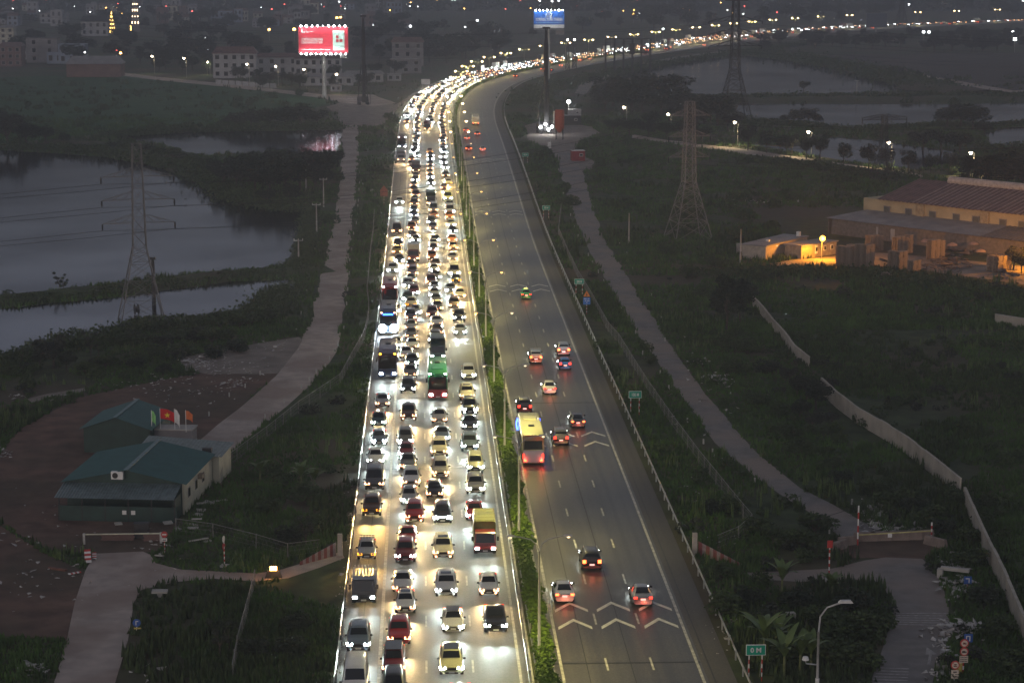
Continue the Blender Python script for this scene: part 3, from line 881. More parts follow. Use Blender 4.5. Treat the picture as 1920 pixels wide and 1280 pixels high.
def rounded(mb, x0, x1, y0, y1, z0, z1, r=.18, mi=0):
    """box with rounded upper edges, along y"""
    prof = []
    for a in np.linspace(0, math.pi / 2, 4): prof.append((x1 - r + r * math.cos(a), z1 - r + r * math.sin(a)))
    for a in np.linspace(math.pi / 2, math.pi, 4): prof.append((x0 + r + r * math.cos(a), z1 - r + r * math.sin(a)))
    prof = [(x0, z0), (x1, z0)] + prof
    n = len(prof)
    ys = [y0, y0 + r * .4, y1 - r * .4, y1]
    b = len(mb.v)
    for i, y in enumerate(ys):
        s = .965 if i in (0, 3) else 1.0
        cx, cz = (x0 + x1) / 2, (z0 + z1) / 2
        mb.v += [(cx + (x - cx) * s, y, cz + (z - cz) * (s if z > cz else 1)) for x, z in prof]
    for i in range(3):
        for j in range(n): mb.f.append((b + i * n + j, b + i * n + (j + 1) % n, b + (i + 1) * n + (j + 1) % n, b + (i + 1) * n + j)); mb.m.append(mi)
    mb.f.append(tuple(b + j for j in range(n))); mb.m.append(mi)
    mb.f.append(tuple(b + 3 * n + j for j in reversed(range(n)))); mb.m.append(mi)
    return mb

def bus(loc, rz, roof, front, hl='w', L=12.0, away=False, marker='w', strip_col=None, bright=1.0, rear=None, power=800.0):
    t = thing('bus', None, None, loc, rz)
    w, H = 2.5, 3.6
    mb = MB(); rounded(mb, -1.25, 1.25, 0, L, .35, H, .22)
    mb.build('body', PAINT[roof], t, True)
    MB().add([(-1.2, -.03, .4), (1.2, -.03, .4), (1.2, -.07, 1.5), (-1.2, -.07, 1.5)], [(0, 1, 2, 3)]).box((0, .03, .95), (2.46, .16, 1.12)).build('front_panel', PAINT[front], t)
    MB().add([(-1.14, -.06, 1.52), (1.14, -.06, 1.52), (1.08, -.035, 3.15), (-1.08, -.035, 3.15)], [(0, 1, 2, 3)]).add([(-1.14, 0, 1.52), (1.14, 0, 1.52), (1.08, .02, 3.15), (-1.08, .02, 3.15)], [(3, 2, 1, 0)]).build('windscreen', CARGLASS, t)
    for sx in (-1, 1):
        x = sx * 1.262
        f = (0, 1, 2, 3) if sx > 0 else (3, 2, 1, 0)
        for k in range(6):
            y0 = .6 + k * (L - 1.0) / 6
            MB().add([(x, y0, 1.7), (x, y0 + (L - 1.0) / 6 - .12, 1.7), (x, y0 + (L - 1.0) / 6 - .12, 2.85), (x, y0, 2.85)], [f]).build('side_window', CARGLASS, t)
        o = MB().box((sx * .88, -.09, .82), (.46, .10, .24), taper=.9).build('headlight', HL[hl], t)
        MB().tube([(sx * 1.2, .05, 3.2), (sx * 1.42, -.25, 3.0), (sx * 1.45, -.3, 2.5)], [.05, .06, .11], 6).build('mirror', TRIM, t)
        if bright > 2:
            MB().tube([(sx * .86, -.1, 1.15), (sx * .86, -.25, 1.15), (sx * .86, -.32, 1.15)], [.62, .6, .3], 14).build('headlight', glow('blue white headlight glare', (.75, .88, 1.0), 60.0), t)  # oversized glowing discs added to stand for the glare around the headlights
        if marker: MB().box((sx * .98, .0, H - .08), (.24, .16, .14)).build('roof_marker', AMB if marker == 'o' else HL[marker], t)
        z = 1.15
        MB().box((sx * 1.08, L + .01, z), (.2, .08, .55)).build('tail_light', TL, t)
    if strip_col: MB().box((0, -.03, H - .34), (1.5, .1, .22)).build('destination_display', strip_col, t)
    MB().box((0, L * .62, H + .05), (.7, .8, .1), taper=.9).build('roof_hatch', TRIM, t)
    MB().box((0, L * .28, H + .06), (1.5, 1.6, .12), taper=.92).build('air_conditioner', PAINT[roof], t)
    MB().box((0, -.11, .55), (.5, .03, .14)).build('number_plate', PLATE, t)
    MB().add([(-1.05, L + .012, 1.9), (1.05, L + .012, 1.9), (1.0, L + .0, 2.9), (-1.0, L + .0, 2.9)], [(3, 2, 1, 0)]).build('rear_window', CARGLASS, t)
    if rear: MB().box((0, L + .015, 1.1), (2.3, .05, 1.35)).build('rear_panel', PAINT[rear], t)
    wheels(t, (L * .22, L * .74), w)
    if away:
        for sx in (-1, 1): MB().box((sx * .9, L + .05, .62), (.3, .06, .14)).build('tail_light', TLW, t)
        lamp('SPOT', 'headlight_beam', (0, -.3, .85), 1200.0, HLC[hl], t, (0, -1, -.06), R(58), 1.0, .08)
        for sx in (-1, 1): lamp('POINT', 'tail_glow', (sx * .95, L + .3, .75), 30.0, (1, .07, .04), t, radius=.12)
    else:
        for sx in (-1, 1): beam(t, sx * .88, .85, hl, power * bright)
    t['L'] = L
    return t

def truck(loc, rz, cab, box, hl='w', L=7.0, away=False, kind='canopy', H=3.2, power=700.0):
    t = thing('truck', None, None, loc, rz)
    cl = 1.7; w = 2.1
    mb = MB(); cabH = 2.25
    prof = [(0, .45), (-.04, 1.0), (.05, 1.25), (.32, cabH - .08), (.5, cabH), (cl, cabH), (cl, .45)]
    n = len(prof)
    for sx in (-1, 1): mb.v += [(sx * (w / 2 - (.1 if z > 1.4 else .02)), y, z) for y, z in prof]
    mb.f += [tuple(range(n)), tuple(reversed(range(n, 2 * n)))] + [(i, n + i, n + (i + 1) % n, (i + 1) % n) for i in range(n)]
    mb.m += [0] * (n + 2)
    mb.build('cab', PAINT[cab], t)
    MB().add([(-.9, .045, 1.3), (.9, .045, 1.3), (.85, .285, cabH - .14), (-.85, .285, cabH - .14)], [(0, 1, 2, 3)]).build('windscreen', CARGLASS, t)
    for sx in (-1, 1):
        x = sx * (w / 2 - .005)
        MB().box((sx * (w / 2 - .055), .9, 1.68), (.1, .85, .55)).build('side_window', CARGLASS, t)
        MB().box((sx * .78, -.05, .78), (.34, .1, .2)).build('headlight', HL[hl], t)
        MB().box((sx * (w / 2 + .16), .15, 1.7), (.2, .1, .42)).build('mirror', TRIM, t)
        MB().box((sx * .85, L + .02, .85), (.3, .06, .2)).build('tail_light', TLW if away else TL, t)
    MB().box((0, -.06, .55), (2.0, .12, .26)).build('bumper', TRIM, t)
    MB().box((0, -.125, .55), (.46, .02, .14)).build('number_plate', PLATE, t)
    if kind == 'canopy':
        mb = MB(); rounded(mb, -1.08, 1.08, cl + .1, L, .8, H, .25)
        mb.build('cargo_canopy', PAINT[box], t, True)
        mb = MB()
        for k in range(5): mb.bar((-1.02, cl + .3 + k * (L - cl - .5) / 4, H + .015), (1.02, cl + .3 + k * (L - cl - .5) / 4, H + .015), .06, .03)
        mb.build('canopy_hoop', PAINT[box], t)
    elif kind == 'box':
        MB().box((0, (cl + .1 + L) / 2, (.8 + H) / 2), (2.2, L - cl - .1, H - .8)).build('cargo_box', PAINT[box], t)
    elif kind == 'cage':
        MB().box((0, (cl + .1 + L) / 2, .9), (2.3, L - cl - .1, .25)).build('bed', PAINT[box], t)
        MB().box((0, cl + 1.1, H + .03), (2.2, 2.0, .06)).build('roof_panel', PAINT[box], t)
        for sx in (-1, 1):
            for k in range(9):
                y = cl + .25 + k * (L - cl - .4) / 8
                MB().bar((sx * 1.1, y, 1), (sx * 1.1, y, H), .09).build('stake', PAINT[box], t)
        for k in range(7):
            x = -1.05 + k * .35
            MB().bar((x, L - .05, 1), (x, L - .05, H), .11).build('stake', PAINT[box], t)
            MB().bar((x, cl + .2, H), (x, L, H), .06).build('rail', PAINT[box], t)
    else:                                                # open stake bed
        MB().box((0, (cl + .1 + L) / 2, .85), (2.1, L - cl - .1, .3)).build('bed', PAINT[box], t)
        for sx in (-1, 1):
            for k in range(3): MB().bar((sx * 1.02, cl + .15, 1.2 + k * .35), (sx * 1.02, L, 1.2 + k * .35), .1).build('rail', STEEL, t)
        for k in range(7): MB().bar((-.9 + k * .3, cl + .2, 2.1), (-.9 + k * .3, L, 2.1), .09).build('rail', STEEL, t)
    wheels(t, (1.0, L - 1.6), w, .42)
    if away:
        lamp('SPOT', 'headlight_beam', (0, -.3, .85), 1000.0, HLC[hl], t, (0, -1, -.06), R(58), 1.0, .08)
        lamp('POINT', 'tail_glow', (0, L + .4, .9), 40.0, (1, .42, .08), t, radius=.2)
    else:
        for sx in (-1, 1): beam(t, sx * .78, .8, hl, power)
    t['L'] = L
    return t

# ---- the jam: photo position of the front bumper's foot, kind, colour, lamps
JAM = [
 # emergency lane
 (665, 1312, 'van', 'white', 'w', ''), (672, 1226, 'suv', 'blue grey', 'w', 'rail'), (682, 1136, 'T', ('black', 'black', 'open', 5.6), 'w', ''), (687.5, 1052, 'hatch', 'silver', 'o', 'rack'),
 (697, 971, 'suv', 'brown', 'o', ''), (702, 922, 'van', 'grey', 'y', ''), (704, 874, 'sedan', 'white', 'w', ''), (711, 837, 'hatch', 'blue grey', 'w', 'fog'),
 (710, 802, 'hatch', 'dark green', 'w', 'red'), (717, 766, 'hatch', 'silver', 'y', ''), (727, 712, 'B', ('purple', 'dark blue', 'w', 'o', 1.5), 'w', ''), (743, 655, 'hatch', 'white', 'w', ''),
 (728, 630, 'B', ('dark blue', 'blue grey', 'w', 'y', 3.0), 'w', 'bluestrip'), (741, 590, 'sedan', 'white', 'w', ''), (731, 579, 'B', ('red', 'black', 'w', 'w', 1.0), 'w', ''),
 (736, 515, 'pickup', 'white', 'w', ''), (749, 495, 'sedan', 'grey', 'w', ''), (745, 478, 'sedan', 'yellow', 'y', 'taxi'), (747, 467, 'suv', 'black', 'y', ''), (744, 441, 'van', 'brown', 'y', ''),  # yellow sedan: the splash of yellow light is put into its paint
 (749, 386, 'suv', 'white', 'w', ''), (752, 305, 'T', ('silver', 'grey', 'box', 6.0), 'y', ''), (754, 280, 'B', ('maroon', 'dark blue', 'w', 'w', 1.2), 'w', ''), (763, 233, 'suv', 'brown', 'y', ''), (763, 220, 'sedan', 'silver', 'w', ''), (773, 208, 'sedan', 'white', 'w', ''),
 # first jammed lane
 (738, 1318, 'mpv', 'black', 'w', ''), (738, 1269, 'mpv', 'maroon', 'y', 'darktop'), (748, 1214, 'suv', 'red', 'y', ''), (760, 1153, 'hatch', 'white', 'y', 'sunroof'), (755, 1114, 'sedan', 'white', 'y', ''),
 (760, 1058, 'suv', 'maroon', 'w', ''), (764, 1026, 'sedan', 'red', 'y', ''), (777, 983, 'suv', 'red', 'y', 'fog'), (767, 949, 'hatch', 'silver', 'w', 'sunroof'), (771, 917, 'suv', 'white', 'y', ''),
 (765, 883, 'sedan', 'grey', 'y', ''), (762, 862, 'hatch', 'maroon', 'w', ''), (760, 838, 'mpv', 'grey', 'w', 'fog'), (766, 791, 'suv', 'brown', 'y', 'yfog'), (765, 740, 'suv', 'black', 'w', ''),
 (770, 710, 'sedan', 'grey', 'y', ''), (772, 688, 'sedan', 'dark green', 'w', ''), (762, 674, 'sedan', 'white', 'y', ''), (773, 657, 'sedan', 'white', 'y', ''), (771, 637, 'sedan', 'grey', 'y', ''),
 (771, 622, 'hatch', 'silver', 'y', ''), (770, 604, 'mpv', 'purple', 'y', ''), (779, 595, 'sedan', 'silver', 'w', ''), (771, 578, 'sedan', 'cream', 'o', ''), (776, 558, 'suv', 'maroon', 'w', ''), (765, 567, 'sedan', 'dark green', 'w', ''),
 (765, 544, 'suv', 'white', 'w', ''), (771, 532, 'sedan', 'grey', 'y', ''), (774, 520, 'mpv', 'purple', 'y', ''), (771, 505, 'hatch', 'brown', 'y', ''), (775, 492, 'T', ('maroon', 'cream', 'box', 5.6), 'y', ''),
 (776, 469, 'sedan', 'black', 'y', ''), (780, 457, 'hatch', 'grey', 'w', ''), (773, 448, 'sedan', 'brown', 'w', ''), (772, 434, 'suv', 'orange', 'y', 'fog'), (779, 422, 'sedan', 'grey', 'y', ''), (776, 409, 'sedan', 'dark blue', 'w', ''),
 (776, 400, 'sedan', 'blue grey', 'w', ''), (777, 389, 'suv', 'brown', 'y', ''), (778, 380, 'sedan', 'grey', 'y', ''), (780, 372, 'mpv', 'maroon', 'y', ''), (776, 361, 'sedan', 'black', 'y', ''), (776, 352, 'sedan', 'grey', 'y', ''),
 (779, 344, 'suv', 'black', 'w', ''), (780, 335, 'sedan', 'grey', 'y', ''), (780, 325, 'T', ('brown', 'grey', 'box', 6.0), 'y', ''), (770, 313, 'sedan', 'silver', 'y', ''), (772, 304, 'hatch', 'orange', 'y', ''), (782, 296, 'sedan', 'silver', 'w', ''), (775, 291, 'suv', 'grey', 'w', ''),
 # centre lane
 (865, 1340, 'sedan', 'silver', 'w', ''), (847, 1271, 'suv', 'pale yellow', 'w', 'blackroof'), (850, 1189, 'sedan', 'white', 'w', 'blackroof'), (837, 1123, 'suv', 'white', 'w', 'sunroof rail'), (831, 1051, 'suv', 'cream', 'y', 'sunroof fog'),
 (830, 985, 'mpv', 'black', 'w', 'drl'), (815, 937, 'hatch', 'black', 'y', ''), (826, 898, 'mpv', 'cream', 'y', 'fog'), (824, 859, 'suv', 'cream', 'y', ''), (829, 830, 'sedan', 'blue grey', 'w', ''),
 (824, 796, 'sedan', 'cream', 'y', ''), (821, 752, 'B', ('green', 'red', 'w', 'w', 1.0), 'w', ''), (821, 678, 'T', ('dark green', 'dark green', 'canopy', 6.5), 'w', ''), (816, 647, 'suv', 'black', 'w', ''), (820, 630, 'sedan', 'brown', 'y', ''),
 (819, 614, 'sedan', 'white', 'y', ''), (811, 599, 'suv', 'maroon', 'y', ''), (820, 585, 'sedan', 'black', 'y', 'taxi'), (818, 571, 'sedan', 'grey', 'y', ''), (815, 560, 'sedan', 'silver', 'w', ''), (815, 547, 'sedan', 'silver', 'w', ''),
 (808, 537, 'suv', 'maroon', 'y', ''), (818, 526, 'sedan', 'grey', 'w', ''), (814, 513, 'hatch', 'silver', 'w', ''), (817, 503, 'sedan', 'brown', 'y', ''), (810, 490, 'mpv', 'orange', 'y', ''), (813, 474, 'hatch', 'brown', 'w', ''), (813, 465, 'sedan', 'white', 'y', ''), (816, 456, 'sedan', 'black', 'w', ''),
 (812, 435, 'suv', 'silver', 'y', ''), (809, 423, 'mpv', 'black', 'w', ''), (814, 410, 'sedan', 'orange', 'y', ''), (813, 401, 'van', 'silver', 'y', ''), (808, 387, 'T', ('black', 'dark green', 'canopy', 8.0), 'y', ''), (808, 350, 'suv', 'black', 'w', ''), (807, 337, 'sedan', 'silver', 'w', ''), (806, 329, 'sedan', 'cream', 'y', ''),
 (807, 321, 'hatch', 'silver', 'y', ''), (807, 313, 'sedan', 'brown', 'y', ''), (807, 304, 'suv', 'black', 'w', ''), (807, 296, 'sedan', 'black', 'w', ''), (806, 289, 'sedan', 'orange', 'o', ''), (801, 246, 'T', ('brown', 'maroon', 'canopy', 9.0), 'y', ''),
 # lane beside the median
 (930, 1191, 'pickup', 'black', 'w', ''), (917, 1120, 'hatch', 'white', 'y', 'fog'), (910, 1043, 'T', ('red', 'olive', 'canopy', 6.6), 'w', ''), (890, 978, 'hatch', 'red', 'w', ''), (892, 930, 'suv', 'cream', 'w', ''), (892, 888, 'mpv', 'pale yellow', 'w', ''),
 (881, 849, 'suv', 'blue grey', 'w', ''), (881, 808, 'sedan', 'black', 'w', ''), (881, 779, 'suv', 'black', 'w', 'fog'), (876, 753, 'suv', 'cream', 'y', 'sunroof'), (879, 714, 'suv', 'white', 'w', ''), (863, 630, 'sedan', 'silver', 'w', ''), (861, 605, 'suv', 'black', 'w', ''),
 (852, 581, 'mpv', 'brown', 'y', ''), (863, 561, 'sedan', 'cream', 'y', 'fog'), (845, 551, 'sedan', 'silver', 'w', ''), (855, 533, 'hatch', 'dark green', 'o', ''), (852, 521, 'van', 'cream', 'w', ''), (849, 491, 'sedan', 'cream', 'y', ''), (850, 472, 'mpv', 'orange', 'y', ''),  # orange minivan: the orange light on it is put into its paint
 (848, 456, 'sedan', 'orange', 'y', 'fog'), (849, 440, 'hatch', 'black', 'w', ''), (846, 427, 'sedan', 'cream', 'w', ''), (843, 414, 'suv', 'orange', 'y', ''), (844, 404, 'van', 'white', 'w', ''), (843, 392, 'suv', 'black', 'y', ''), (840, 379, 'van', 'pale yellow', 'w', ''), (833, 357, 'sedan', 'red', 'y', ''), (841, 348, 'sedan', 'cream', 'o', ''),
 (836, 335, 'suv', 'black', 'y', ''), (835, 319, 'sedan', 'silver', 'w', ''), (832, 309, 'sedan', 'black', 'w', ''), (831, 300, 'suv', 'white', 'w', ''), (833, 290, 'sedan', 'silver', 'w', ''),
]
LANES = ['emergency lane', 'lane next to the emergency lane', 'centre lane', 'lane beside the median']
WORD = {'sedan': 'sedan', 'hatch': 'hatchback', 'suv': 'SUV', 'mpv': 'minivan', 'pickup': 'pickup', 'van': 'van', 'B': 'bus', 'T': 'truck'}
CATW = {'sedan': 'car', 'hatch': 'car', 'suv': 'car', 'mpv': 'car', 'pickup': 'pickup truck', 'van': 'van', 'B': 'bus', 'T': 'truck'}
LW = {'w': 'white', 'y': 'warm', 'o': 'amber'}
rows = [[], [], [], []]
for x, y, kd, pt, hl, ex in JAM:
    p = at(x, y); d = p.y
    X = p.x - (WX(0, d) - 0)
    Xn = -7.15 + (p.x - np.interp(d, _dd, _L)) / (np.interp(d, _dd, _R) - np.interp(d, _dd, _L)) * 32.55
    ln = 0 if Xn < -3.2 else 1 if Xn < -.05 else 2 if Xn < 3.7 else 3
    Lc = DIM[kd][0] if kd in DIM else (12.0 if kd == 'B' else pt[3])
    rows[ln].append([d, Xn, kd, pt, hl, ex, Lc])
# the queue goes on round the bend, lane by lane
AUTO_P = ['white', 'silver', 'black', 'grey', 'white', 'silver', 'red', 'brown', 'blue grey', 'cream', 'black', 'white']
CX = [-5.5, -1.9, 1.9, 5.6]
END1 = 985.0
for ln in range(4):
    rows[ln].sort(key=lambda r: r[0])
    out = []; last = None
    for r in rows[ln]:
        if last is not None:
            lim = last[0] + last[6] + .9
            if r[0] < lim and abs(r[1] - last[1]) < 1.9: r[0] = lim
        out.append(r); last = r
    rows[ln] = out
    d = out[-1][0] + out[-1][6] + 2.5
    while d < END1:
        kd = random.choice(['sedan', 'sedan', 'suv', 'hatch', 'mpv', 'sedan', 'suv', 'van'])
        rows[ln].append([d, CX[ln] + random.uniform(-.35, .35), kd, random.choice(AUTO_P), random.choice('wwyyy'), '', DIM[kd][0]])
        d += DIM[kd][0] + random.uniform(2.0, 7.0) + (3 if ln == 0 else 0)

def clear_side(ln, r):
    w = 1.25 if r[2] in ('B', 'T') else .95
    return r[1]
used_labels = set()
def desc(r, short=False):
    kd, pt = r[2], r[3]
    if kd == 'B':
        return {'purple': 'purple roofed bus with amber roof lamps', 'dark blue': 'dark blue bus with blinding headlights', 'red': 'red roofed bus', 'green': 'green roofed bus with red front', 'maroon': 'maroon bus'}[pt[0]] if not short else {'purple': 'purple bus', 'dark blue': 'dark blue bus', 'red': 'red bus', 'green': 'green bus', 'maroon': 'maroon bus'}[pt[0]]
    if kd == 'T':
        s = {'open': 'open truck', 'canopy': 'canopy truck', 'box': 'box truck'}[pt[2]]
        return ('%s %s' % (pt[0] if pt[2] == 'open' else pt[0] + ' cab', s)) if not short else '%s %s' % (pt[0], s)
    return '%s %s' % (pt, WORD[kd])
LSH = ['emergency lane', 'innermost verge-side lane', 'centre lane', 'median-side lane']
LSH = ['emergency lane', 'lane beside the emergency lane', 'centre jammed lane', 'lane beside the median']
def relabel(ln, i):
    r = rows[ln][i]; f = rows[ln][i - 1] if i else None; b = rows[ln][i + 1] if i + 1 < len(rows[ln]) else None
    base = desc(r)
    if f is not None: c1 = '%s, %s headlights, behind the %s in the %s' % (base, LW[r[4]], desc(f, True), LSH[ln])
    else: c1 = '%s at the near edge of the picture in the %s' % (base, LSH[ln])
    if len(c1.split()) > 16: c1 = '%s behind the %s in the %s' % (base, desc(f, True), LSH[ln])
    c = [c1]
    if f is not None and b is not None: c.append('%s between a %s and a %s, %s' % (base, desc(f, True), desc(b, True), LSH[ln]))
    if b is not None: c.append('%s in front of a %s, %s headlights, %s' % (base, desc(b, True), LW[r[4]], LSH[ln]))
    c.append('%s, vehicle %d of the queue in the %s' % (base, i + 1, LSH[ln]))
    for s in c:
        if s not in used_labels and len(s.split()) <= 16: break
    used_labels.add(s); return s

VEH = []
for ln in range(4):
    for i, (d, Xn, kd, pt, hl, ex, Lc) in enumerate(rows[ln]):
        if kd not in ('B', 'T') and abs(Xn) > 0:
            pass
        loc = WP(Xn, d, .052); rz = heading(Xn, d + Lc / 2)
        near = d < 330
        if kd == 'B':
            t = bus(loc, rz, pt[0], pt[1], pt[2], marker=pt[3], bright=pt[4], strip_col=glow('blue display', (.05, .2, 1.0), 6.0) if 'bluestrip' in ex else None)
        elif kd == 'T':
            t = truck(loc, rz, pt[0], pt[1], hl, L=pt[3], kind=pt[2], H=3.1 if pt[2] != 'canopy' else 3.0)
        else:
            t = car(kd, pt, loc, rz, hl, detail=2 if near else (1 if d < 520 else 0), extra=ex)
            if 'blackroof' in ex: MB().box((0, PROTO[kd].L * .58, PROTO[kd].H + .012), (PROTO[kd].W * .62, PROTO[kd].L * .32, .03)).build('roof_panel', PAINT['black'], t)
            if 'darktop' in ex: MB().box((0, PROTO[kd].L * .6, PROTO[kd].H + .012), (PROTO[kd].W * .72, PROTO[kd].L * .5, .03)).build('roof_panel', PAINT['black'], t)
            if 'drl' in ex: MB().bar((-.75, -.02, .95), (0, -.05, .84), .05).bar((.75, -.02, .95), (0, -.05, .84), .05).build('light_bar', HL['w'], t)
        t['category'] = CATW[kd]
        t['group'] = {'B': 'buses in the jam', 'T': 'trucks in the jam'}.get(kd, 'cars queueing bumper to bumper in the jam')
        t['label'] = relabel(ln, i) if d < 660 else 'small distant %s with glaring headlights in the jam towards the bend' % desc((0, 0, kd, pt), True)
        VEH.append(t)

# beyond: the far jam and its lamps, too small to pick apart
fb = {'paint': MB(), 'w': MB(), 'y': MB(), 'glass': MB()}
far_root = None
mb = MB(); mats_far = [PAINT['white'], PAINT['black'], PAINT['silver'], CARGLASS, glow('far cool headlight', (.90, .97, 1.0), 40.0), glow('far warm headlight', (1.0, .48, .22), 14.0), PAINT['red'], glow('far amber light', (1.0, .22, .06), 7.0)]
n_far = 0
for ln in range(4):
    d = END1 + random.uniform(0, 6)
    while d < 2100:
        X = CX[ln] + random.uniform(-.4, .4)
        p = WP(X, d, .05); a = heading(X, d)
        c, s = math.cos(a), math.sin(a)
        def T(x, y, z): return (p.x + x * c - y * s, p.y + x * s + y * c, z)
        big = random.random() < .07
        L, w, H = (9, 2.4, 3.3) if big else (4.4, 1.75, 1.5)
        pm = random.choice([0, 1, 2, 2, 1, 6, 0])
        q = T(0, L / 2, 0)
        mb.box((q[0], q[1], .55), (w, L, .7), a, pm)
        q = T(0, L * .55, 0)
        mb.box((q[0], q[1], (.9 + H) / 2), (w * .9, L * (.95 if big else .55), H - .9), a, 3 if not big and random.random() < .6 else pm, .82)
        hm = random.choice([4, 4, 4, 5, 5, 5, 7])
        r = .27
        for sx in (-1, 1):
            q = T(sx * w * .36, -.08, 0)
            mb.box((q[0], q[1], .75), (r, .2, r * .8), a, hm)
        if n_far % 2 == 0:
            dv = Vector((s, -c, -.07))
            lamp('SPOT', 'headlight_beam', T(0, -.4, .8), 3600.0, HLC['w' if hm == 4 else 'y'], None, dv, R(50), 1.0, .1)
        n_far += 1
        d += L + random.uniform(2.5, 9) * (1 + (d - 985) / 1500)
tag(mb.build('distant_traffic', mats_far, kind='stuff'), 'far end of the jam seen as a band of headlights along the bend', 'traffic')

# ---- vehicles driving away on the free carriageway: rear bumper's foot
def away(x, y, kd, pt, label, ex='', hl='w', **k):
    p = at(x, y); d = p.y; Lc = DIM[kd][0] if kd in DIM else k.get('L', 12.0)
    Xn = -7.15 + (p.x - np.interp(d, _dd, _L)) / (np.interp(d, _dd, _R) - np.interp(d, _dd, _L)) * 32.55
    q = WP(Xn, d + Lc, .052); h = heading(Xn, d + Lc / 2)
    if kd == 'B': t = bus(q, h + math.pi, pt[0], pt[1], hl, away=True, marker=None, L=Lc, rear=pt[2])
    elif kd == 'T': t = truck(q, h + math.pi, pt[0], pt[1], hl, L=Lc, away=True, kind=pt[2], H=3.3)
    else: t = car(kd, pt, q, h + math.pi, hl, True, 2 if d < 330 else 1, ex)
    t['category'] = CATW[kd]; t['label'] = label; t['group'] = 'vehicles driving away on the free carriageway'
    return t
away(1110, 1073, 'suv', 'black', 'black SUV driving away, just ahead of the nearest two cars', 'rail brake')
away(1059, 1133, 'sedan', 'white', 'white sedan driving away on the chevrons beside the median', 'brake')
away(1206, 1139, 'sedan', 'silver', 'silver sedan driving away on the chevrons in the outer lane')
away(1005, 683, 'mpv', 'cream', 'pale minivan with dark roof driving away ahead of the white sedan', 'rack brake')
away(1060, 695, 'hatch', 'blue', 'bright blue hatchback driving away close behind a silver SUV')
away(1057, 669, 'suv', 'silver', 'silver SUV driving away close in front of the blue hatchback', 'brake')
away(1031, 741, 'sedan', 'white', 'white sedan driving away in the middle lane behind the blue hatchback')
away(984, 777, 'suv', 'black', 'black SUV driving away just in front of the yellow roofed bus', 'rail')
away(1084, 804, 'sedan', 'grey', 'dark car with bright red brake lights right of the grey SUV', 'brake')
away(1052, 837, 'suv', 'grey', 'grey SUV driving away on the chevrons beside the yellow roofed bus', 'rail')
tb = away(1000, 874, 'B', ('pale yellow', 'blue', 'silver'), 'yellow roofed coach with silver rear driving away beside the median', L=12.0)
BLUEG = glow('blue side lamps', (.05, .12, 1.0), 9.0)
for sx in (-1, 1): MB().tube([(sx * 1.3, .6, 1.6), (sx * 1.42, .5, 2.3), (sx * 1.3, .8, 3.0)], .09, 6).build('side_lamp', BLUEG, tb)
away(987, 562, 'sedan', 'green', 'green taxi with yellow roof sign driving over the chevrons', 'taxi')
away(892, 236, 'T', ('cream', 'cream', 'cage'), 'pale cage truck with amber tail lights driving towards the bend', L=10.0)
for x, y, kd, pt, lab in ((874, 249, 'sedan', 'red', 'red car driving away right behind the pale cage truck'), (895, 256, 'sedan', 'black', 'black car driving away behind the pale cage truck in the middle lane'), (876, 264, 'sedan', 'silver', 'silver car driving away behind the red car near the median'),
                          (879, 285, 'suv', 'maroon', 'dark red SUV with glowing tail lights, near the median'), (905, 285, 'sedan', 'white', 'white car with red tail lights beside the dark red SUV')):
    away(x, y, kd, pt, lab, 'brake')
for x, y in ((997, 146), (1008, 133), (1028, 134), (1055, 125), (1112, 116), (1152, 112), (1205, 102), (1228, 97), (1273, 94), (1286, 91), (1303, 87), (1395, 75), (1435, 74), (1480, 71), (1518, 65), (1565, 63), (1593, 55), (1625, 57), (1658, 54), (1800, 47), (1850, 46), (1900, 44)):
    p = at(x, y); d = p.y; X = random.choice([12.7, 16.4, 20.2])
    # keep them on the road at the measured depth
    lo, hi = 200, 2150
    best = min(np.arange(700, 2150, 6.0), key=lambda dd: abs((lambda v: 0)(0)) + abs(dd - d))
    q = WP(X, best, .052)
    k = random.choice(['sedan', 'suv', 'suv', 'van'])
    t = car(k, random.choice(['white', 'black', 'silver', 'red']), q, heading(X, best) + math.pi, 'w', True, 0, 'brake')
    t['category'] = 'car' if k != 'van' else 'van'; t['label'] = 'small distant %s with red tail lights on the far free carriageway' % WORD[k]; t['group'] = 'vehicles driving away on the free carriageway'
# ================================================================== SIGNS ALONG THE FREE CARRIAGEWAY
def striped_post(parent, loc, h, mats=(None, None), r=.05, n=6):
    mb = MB()
    for k in range(n):
        z0, z1 = h * k / n, h * (k + 1) / n
        mb.tube([(loc[0], loc[1], z0), (loc[0], loc[1], z1)], r, 6, mi=k % 2)
    return mb.build('post', [mats[0] or REDP, mats[1] or WHITE], parent)

SIGN_GREEN = mat('retroreflective green', (0.0, 0.30, 0.19), 0.4, var=0.05)
def dist_sign(cx, cy, w_px, txt, label):
    """green plate on two striped legs; cx,cy centre of the plate in the photo"""
    base_y = (cy + 85) / (1 - 2.6 / CAM_H) - 85
    p = at(cx, base_y)
    s = scale_at(p); w = w_px / s; h = w * .56
    t = thing('distance_sign', label, 'road sign', (p.x, p.y, 0))
    MB().box((0, 0, 2.6), (w, .06, h)).build('border', WHITE, t)
    MB().box((0, -.035, 2.6), (w * .94, .03, h * .89)).build('plate', SIGN_GREEN, t)
    lettering(txt, h * .62, t, (0, -.07, 2.58), WHITE, width=w * .55)
    for sx in (-1, 1):
        striped_post(t, (sx * w * .33, .06, 0), 2.6 - h / 2)
        MB().bar((sx * w * .33, .08, 1.9), (sx * w * .33 + .0, 1.1, 0.02), .06).build('brace', STEEL, t)
    return t
dist_sign(1416, 1214, 37, '0 M', 'nearest green distance sign, reading 0 M, among banana plants')
dist_sign(1190.5, 738, 24, '100 M', 'green distance sign reading 100 M on two striped legs')
dist_sign(1086, 527, 18, '200 M', 'green distance sign reading 200 M near the orange triangle')
